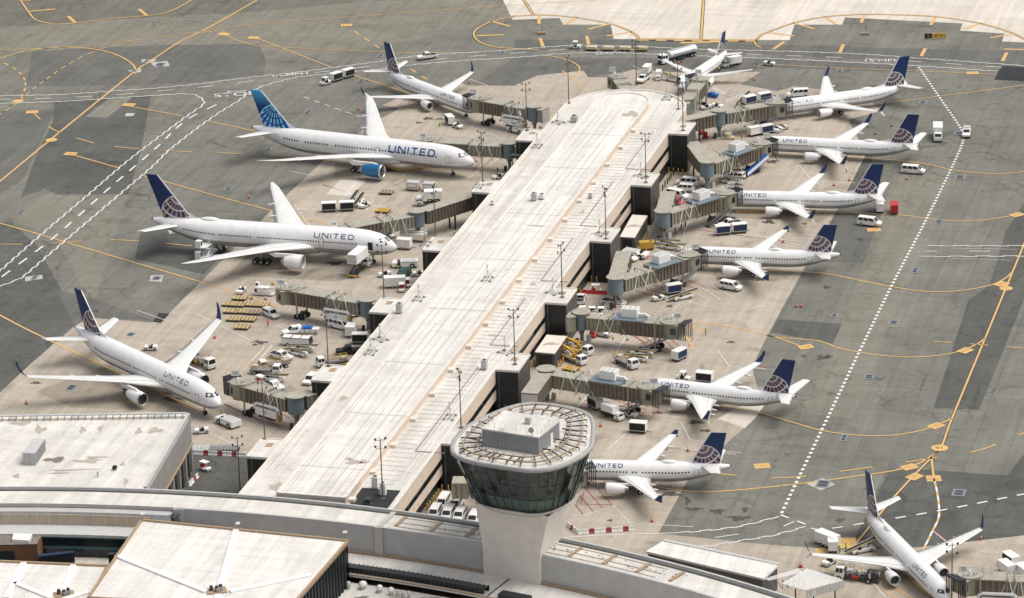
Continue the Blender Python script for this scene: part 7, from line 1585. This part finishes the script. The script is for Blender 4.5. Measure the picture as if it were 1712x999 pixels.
barrier([(325, 759.5), (413, 764)], '{o} piece, {c}, of the striped barrier row across the yard', L=1.0)
barrier([(316, 814), (334, 794)], '{o} piece, {c}, of the striped barrier beside the louvred wall', L=1.3)
barrier([(948, 879), (966, 893)], '{o} piece, {c}, of the short striped barrier by the tower shaft', L=.9)
barrier([(966, 893), (1068, 886)], '{o} piece, {c}, of the striped barrier below the half hidden jet', L=1.1)
barrier([(972, 490), (1018, 492)], '{o} piece of the all red barrier behind the crew pickup', .8, ('red',), 1.5)
barrier([(1010, 514), (1048, 519)], '{o} piece, {c}, of the striped barrier below the crew pickup', L=1.0)
# long striped kerb panels and flat sheets in the yard behind the barrier
t = thing('flat_rack', 'grey ribbed panels stacked on the ground behind the yard barrier', 'panels', P(360, 752, .05), R(-3))
k = MB()
for i in range(16): k.box((-4.5 + i * .6, 0, .35), (.45, 2.6, .5), M['lgrey' if i < 6 else 'grey'])
k.build('panel_stack', t); k = MB(); k.box((0, 0, .06), (10, 2.8, .1), M['dark']); k.build('skid', t)
# people
def person_proto(top, legs='cloth', arm=0.0, sit=False):
    t = empty('person'); h = 1.75
    v = [(0, 0, .92), (0, 0, 1.15), (0, 0, 1.38), (0, 0, 1.5), (0, 0, 1.58), (.02, 0, 1.66)]; e = [(0, 1), (1, 2), (2, 3), (3, 4), (4, 5)]; r = [.15, .14, .17, .07, .095, .09]
    for s in (-1, 1):
        b = len(v); v += [(0, .09 * s, .86), (.06 * s, .11 * s, .48), (-.05 + .1 * s, .12 * s, .08), (.1 + .1 * s, .13 * s, .04)]; r += [.105, .07, .05, .045]; e += [(0, b), (b, b + 1), (b + 1, b + 2), (b + 2, b + 3)]
        b = len(v); v += [(0, .2 * s, 1.4), (.02 + arm * .2, .27 * s, 1.14), (.16 + arm * .3, .25 * s, .95 + arm * .3), (.2 + arm * .34, .24 * s, .88 + arm * .34)]; r += [.065, .048, .038, .04]; e += [(2, b), (b, b + 1), (b + 1, b + 2), (b + 2, b + 3)]
    me = bpy.data.meshes.new('body'); me.from_pydata(v, e, []); o = bpy.data.objects.new('body', me); COL.objects.link(o); o.parent = t
    sk = o.modifiers.new('skin', 'SKIN'); o.modifiers.new('sub', 'SUBSURF').levels = 1
    for i, q in enumerate(r): me.skin_vertices[0].data[i].radius = (q, q)
    me.skin_vertices[0].data[0].use_root = True
    bpy.context.view_layer.update(); ev = o.evaluated_get(bpy.context.evaluated_depsgraph_get()); nm = bpy.data.meshes.new_from_object(ev); o.modifiers.clear(); o.data = nm
    for m in (M['skin'], M[legs], M[top], M['black']): nm.materials.append(m)
    for p in nm.polygons:
        c = p.center; p.use_smooth = True
        p.material_index = 3 if c.z < .1 else 1 if c.z < .9 and abs(c.y) < .2 else 0 if (c.z > 1.46 or (abs(c.y) > .2 and c.z < .98 + arm * .3)) else 2
    k = MB(); k.loft([[(.02 + .105 * s * math.cos(q * PI / 5), .1 * s * math.sin(q * PI / 5), z) for q in range(10)] for z, s in ((1.64, 1), (1.70, 1.02), (1.75, .75), (1.77, .1))], M[top] if top != 'cloth' else M['cloth']); k.build('cap', t)
    k = MB()
    for y in (-.035, .035): k.box((.112, y, 1.635), (.012, .022, .012), M['black'])
    k.box((.125, 0, 1.61), (.03, .02, .03), M['skin']); k.box((.112, 0, 1.575), (.01, .04, .01), M['red']); k.build('face', t)
    return t
PP = {}
def person(x, y, fx, fy, top, label, z=.04):
    if top not in PP: PP[top] = person_proto(top, arm=.3 if top == 'lime' else 0); o = PP[top]
    else: o = copy_tree(PP[top])
    p, q = P2(x, y, z), P2(fx, fy, z); o.location = (p.x, p.y, z); o.rotation_euler.z = math.atan2(q.y - p.y, q.x - p.x); tag(o, label, 'person', 'ramp workers')
for a in ((1415, 289, 1405, 292, 'vest', 'worker in orange vest standing by a winglet at right'), (1134, 111, 1142, 114, 'vest', 'worker in orange at the wing of the regional jet'), (1120, 128, 1128, 130, 'lime', 'worker in lime vest by the regional jet belt loader'), (1202, 120, 1196, 118, 'lime', 'worker in lime vest at the regional jet tail'), (1404, 925, 1412, 922, 'lime', 'left worker in lime vest by the lower right belt loader'),
          (1414, 921, 1422, 918, 'lime', 'right worker in lime vest beside painted yellow sign'), (374, 697, 366, 694, 'lime', 'worker in lime vest at the pushback tractor nose'), (1263, 166, 1270, 166, 'lime', 'worker in lime vest between two navy carts'), (1081, 427, 1076, 425, 'vest', 'worker in orange vest beside the yellow generator'), (832, 290, 826, 292, 'cloth', 'worker in dark clothes by the tractor at roof edge'), (650, 389, 655, 392, 'vest', 'worker in orange near the tractor below the long bridge'), (965, 74.5, 958, 74, 'vest', 'worker in orange behind the dolly train tractor'), (662, 452, 668, 450, 'lime', 'worker in lime vest near the pushback tractor at catered jet'), (1092, 500, 1098, 499, 'vest', 'worker in orange left of the gate 107 tractor'), (1180, 560, 1175, 562, 'lime', 'worker in lime vest alone beyond the gate 105 bridge'), (448, 545, 455, 548, 'vest', 'worker in orange below the blue marked car'), (735, 212, 742, 212, 'lime', 'worker in lime vest left of the lone dark fronted cart'), (1240, 232, 1246, 230, 'vest', 'worker in orange near the blue stair bridge tunnel')):
    person(*a)
# taxiway guidance sign and small lights out on the paving
t = thing('guidance_sign', 'black and yellow taxiway guidance sign on the upper right paving', 'sign', P(1562, 65, 0), R(4))
k = MB(); k.box((1.3, 0, 1.0), (3.8, .3, 1.3), M['yellow']); k.build('yellow_panel', t); k = MB(); k.box((-1.7, 0, 1.0), (2.0, .3, 1.3), M['black']); k.build('black_panel', t)
k = MB()
for x in (-2.3, -.6, 1.2, 2.9): k.bar((x, 0, 0), (x, 0, .4), .1, .1, M['dark'])
k.build('leg', t); k = MB()
for s_, x, m in (('A', -1.7, 'yellow'), ('B', .5, 'black'), ('A', 1.9, 'black')):
    vs_, fs_ = textmesh(s_, 1.0); k.add([(x + v.x, -.17, 1.0 + v.y) for v in vs_], fs_, M[m])
k.build('sign_letters', t)
for x, y, l in ((905, 57, 'small tan wind sensor on the upper paving left of centre'), (1446, 58, 'small tan wind sensor on the upper right paving')):
    t = thing('wind_sensor', l, 'sensor', P(x, y, 0)); k = MB(); k.box((0, 0, .4), (2.2, 1.2, .6), M['trim']); k.build('cabinet', t); k = MB(); k.cyl((.3, 0, .7), (.3, 0, 2.4), .06, M['dark'], n=6); k.bar((-.2, 0, 2.3), (.8, 0, 2.3), .06, .06, M['dark']); k.build('mast', t)
# yellow hoses laid under the jets
def hose(px, lab, r=.2, z=.25, m='yellow'):
    q = spline([Vector((*P2(x, y, z), z)) for x, y in px], 1.5); k = MB(); k.tube(q, r, M[m]); tag(k.build('ground_hose'), lab, 'hose')
hose([(642, 275), (665, 284), (700, 282), (712, 276)], 'curved yellow hose under the blue engined jet'); hose([(1230, 354), (1265, 353), (1310, 351)], 'straight yellow hose under a right side jet'); hose([(1520, 957), (1528, 975), (1550, 992), (1565, 1000)], 'yellow hose looping under the lower right jet')
# ------------------------------------------------------------------ light, sky, camera
w = bpy.data.worlds.new('World'); SC.world = w; w.use_nodes = True; nt = w.node_tree
bg = nt.nodes['Background']; sk = nt.nodes.new('ShaderNodeTexSky'); sk.sky_type = 'NISHITA'; sk.sun_disc = False
EL, AZ = R(62), R(88)
sk.sun_elevation = EL; sk.sun_rotation = AZ; sk.air_density = 1.0; sk.dust_density = 3.5
hs = nt.nodes.new('ShaderNodeHueSaturation'); hs.inputs['Saturation'].default_value = .28; nt.links.new(sk.outputs[0], hs.inputs['Color']); nt.links.new(hs.outputs[0], bg.inputs[0]); bg.inputs[1].default_value = .112
l = bpy.data.lights.new('sun', 'SUN'); l.energy = 1.5; l.angle = R(40); l.color = (1.0, .95, .875)
so = bpy.data.objects.new('sun', l); COL.objects.link(so)
d = Vector((math.sin(AZ) * math.cos(EL), math.cos(AZ) * math.cos(EL), math.sin(EL))); so.rotation_euler = d.to_track_quat('Z', 'Y').to_euler()
cam = bpy.data.cameras.new('camera'); co = bpy.data.objects.new('camera', cam); COL.objects.link(co); SC.camera = co
cam.sensor_width = 36; cam.lens = FOC / PW * 36; cam.clip_end = 6000; cam.clip_start = 5
m = Matrix((RIGHT, UP, -FWD)).transposed().to_4x4(); m.translation = CAM; co.matrix_world = m
vs = SC.view_settings; vs.view_transform = 'Standard'; vs.look = 'None'; vs.exposure = .50; vs.gamma = 1
SC.cycles.max_bounces = 6; SC.cycles.transparent_max_bounces = 8
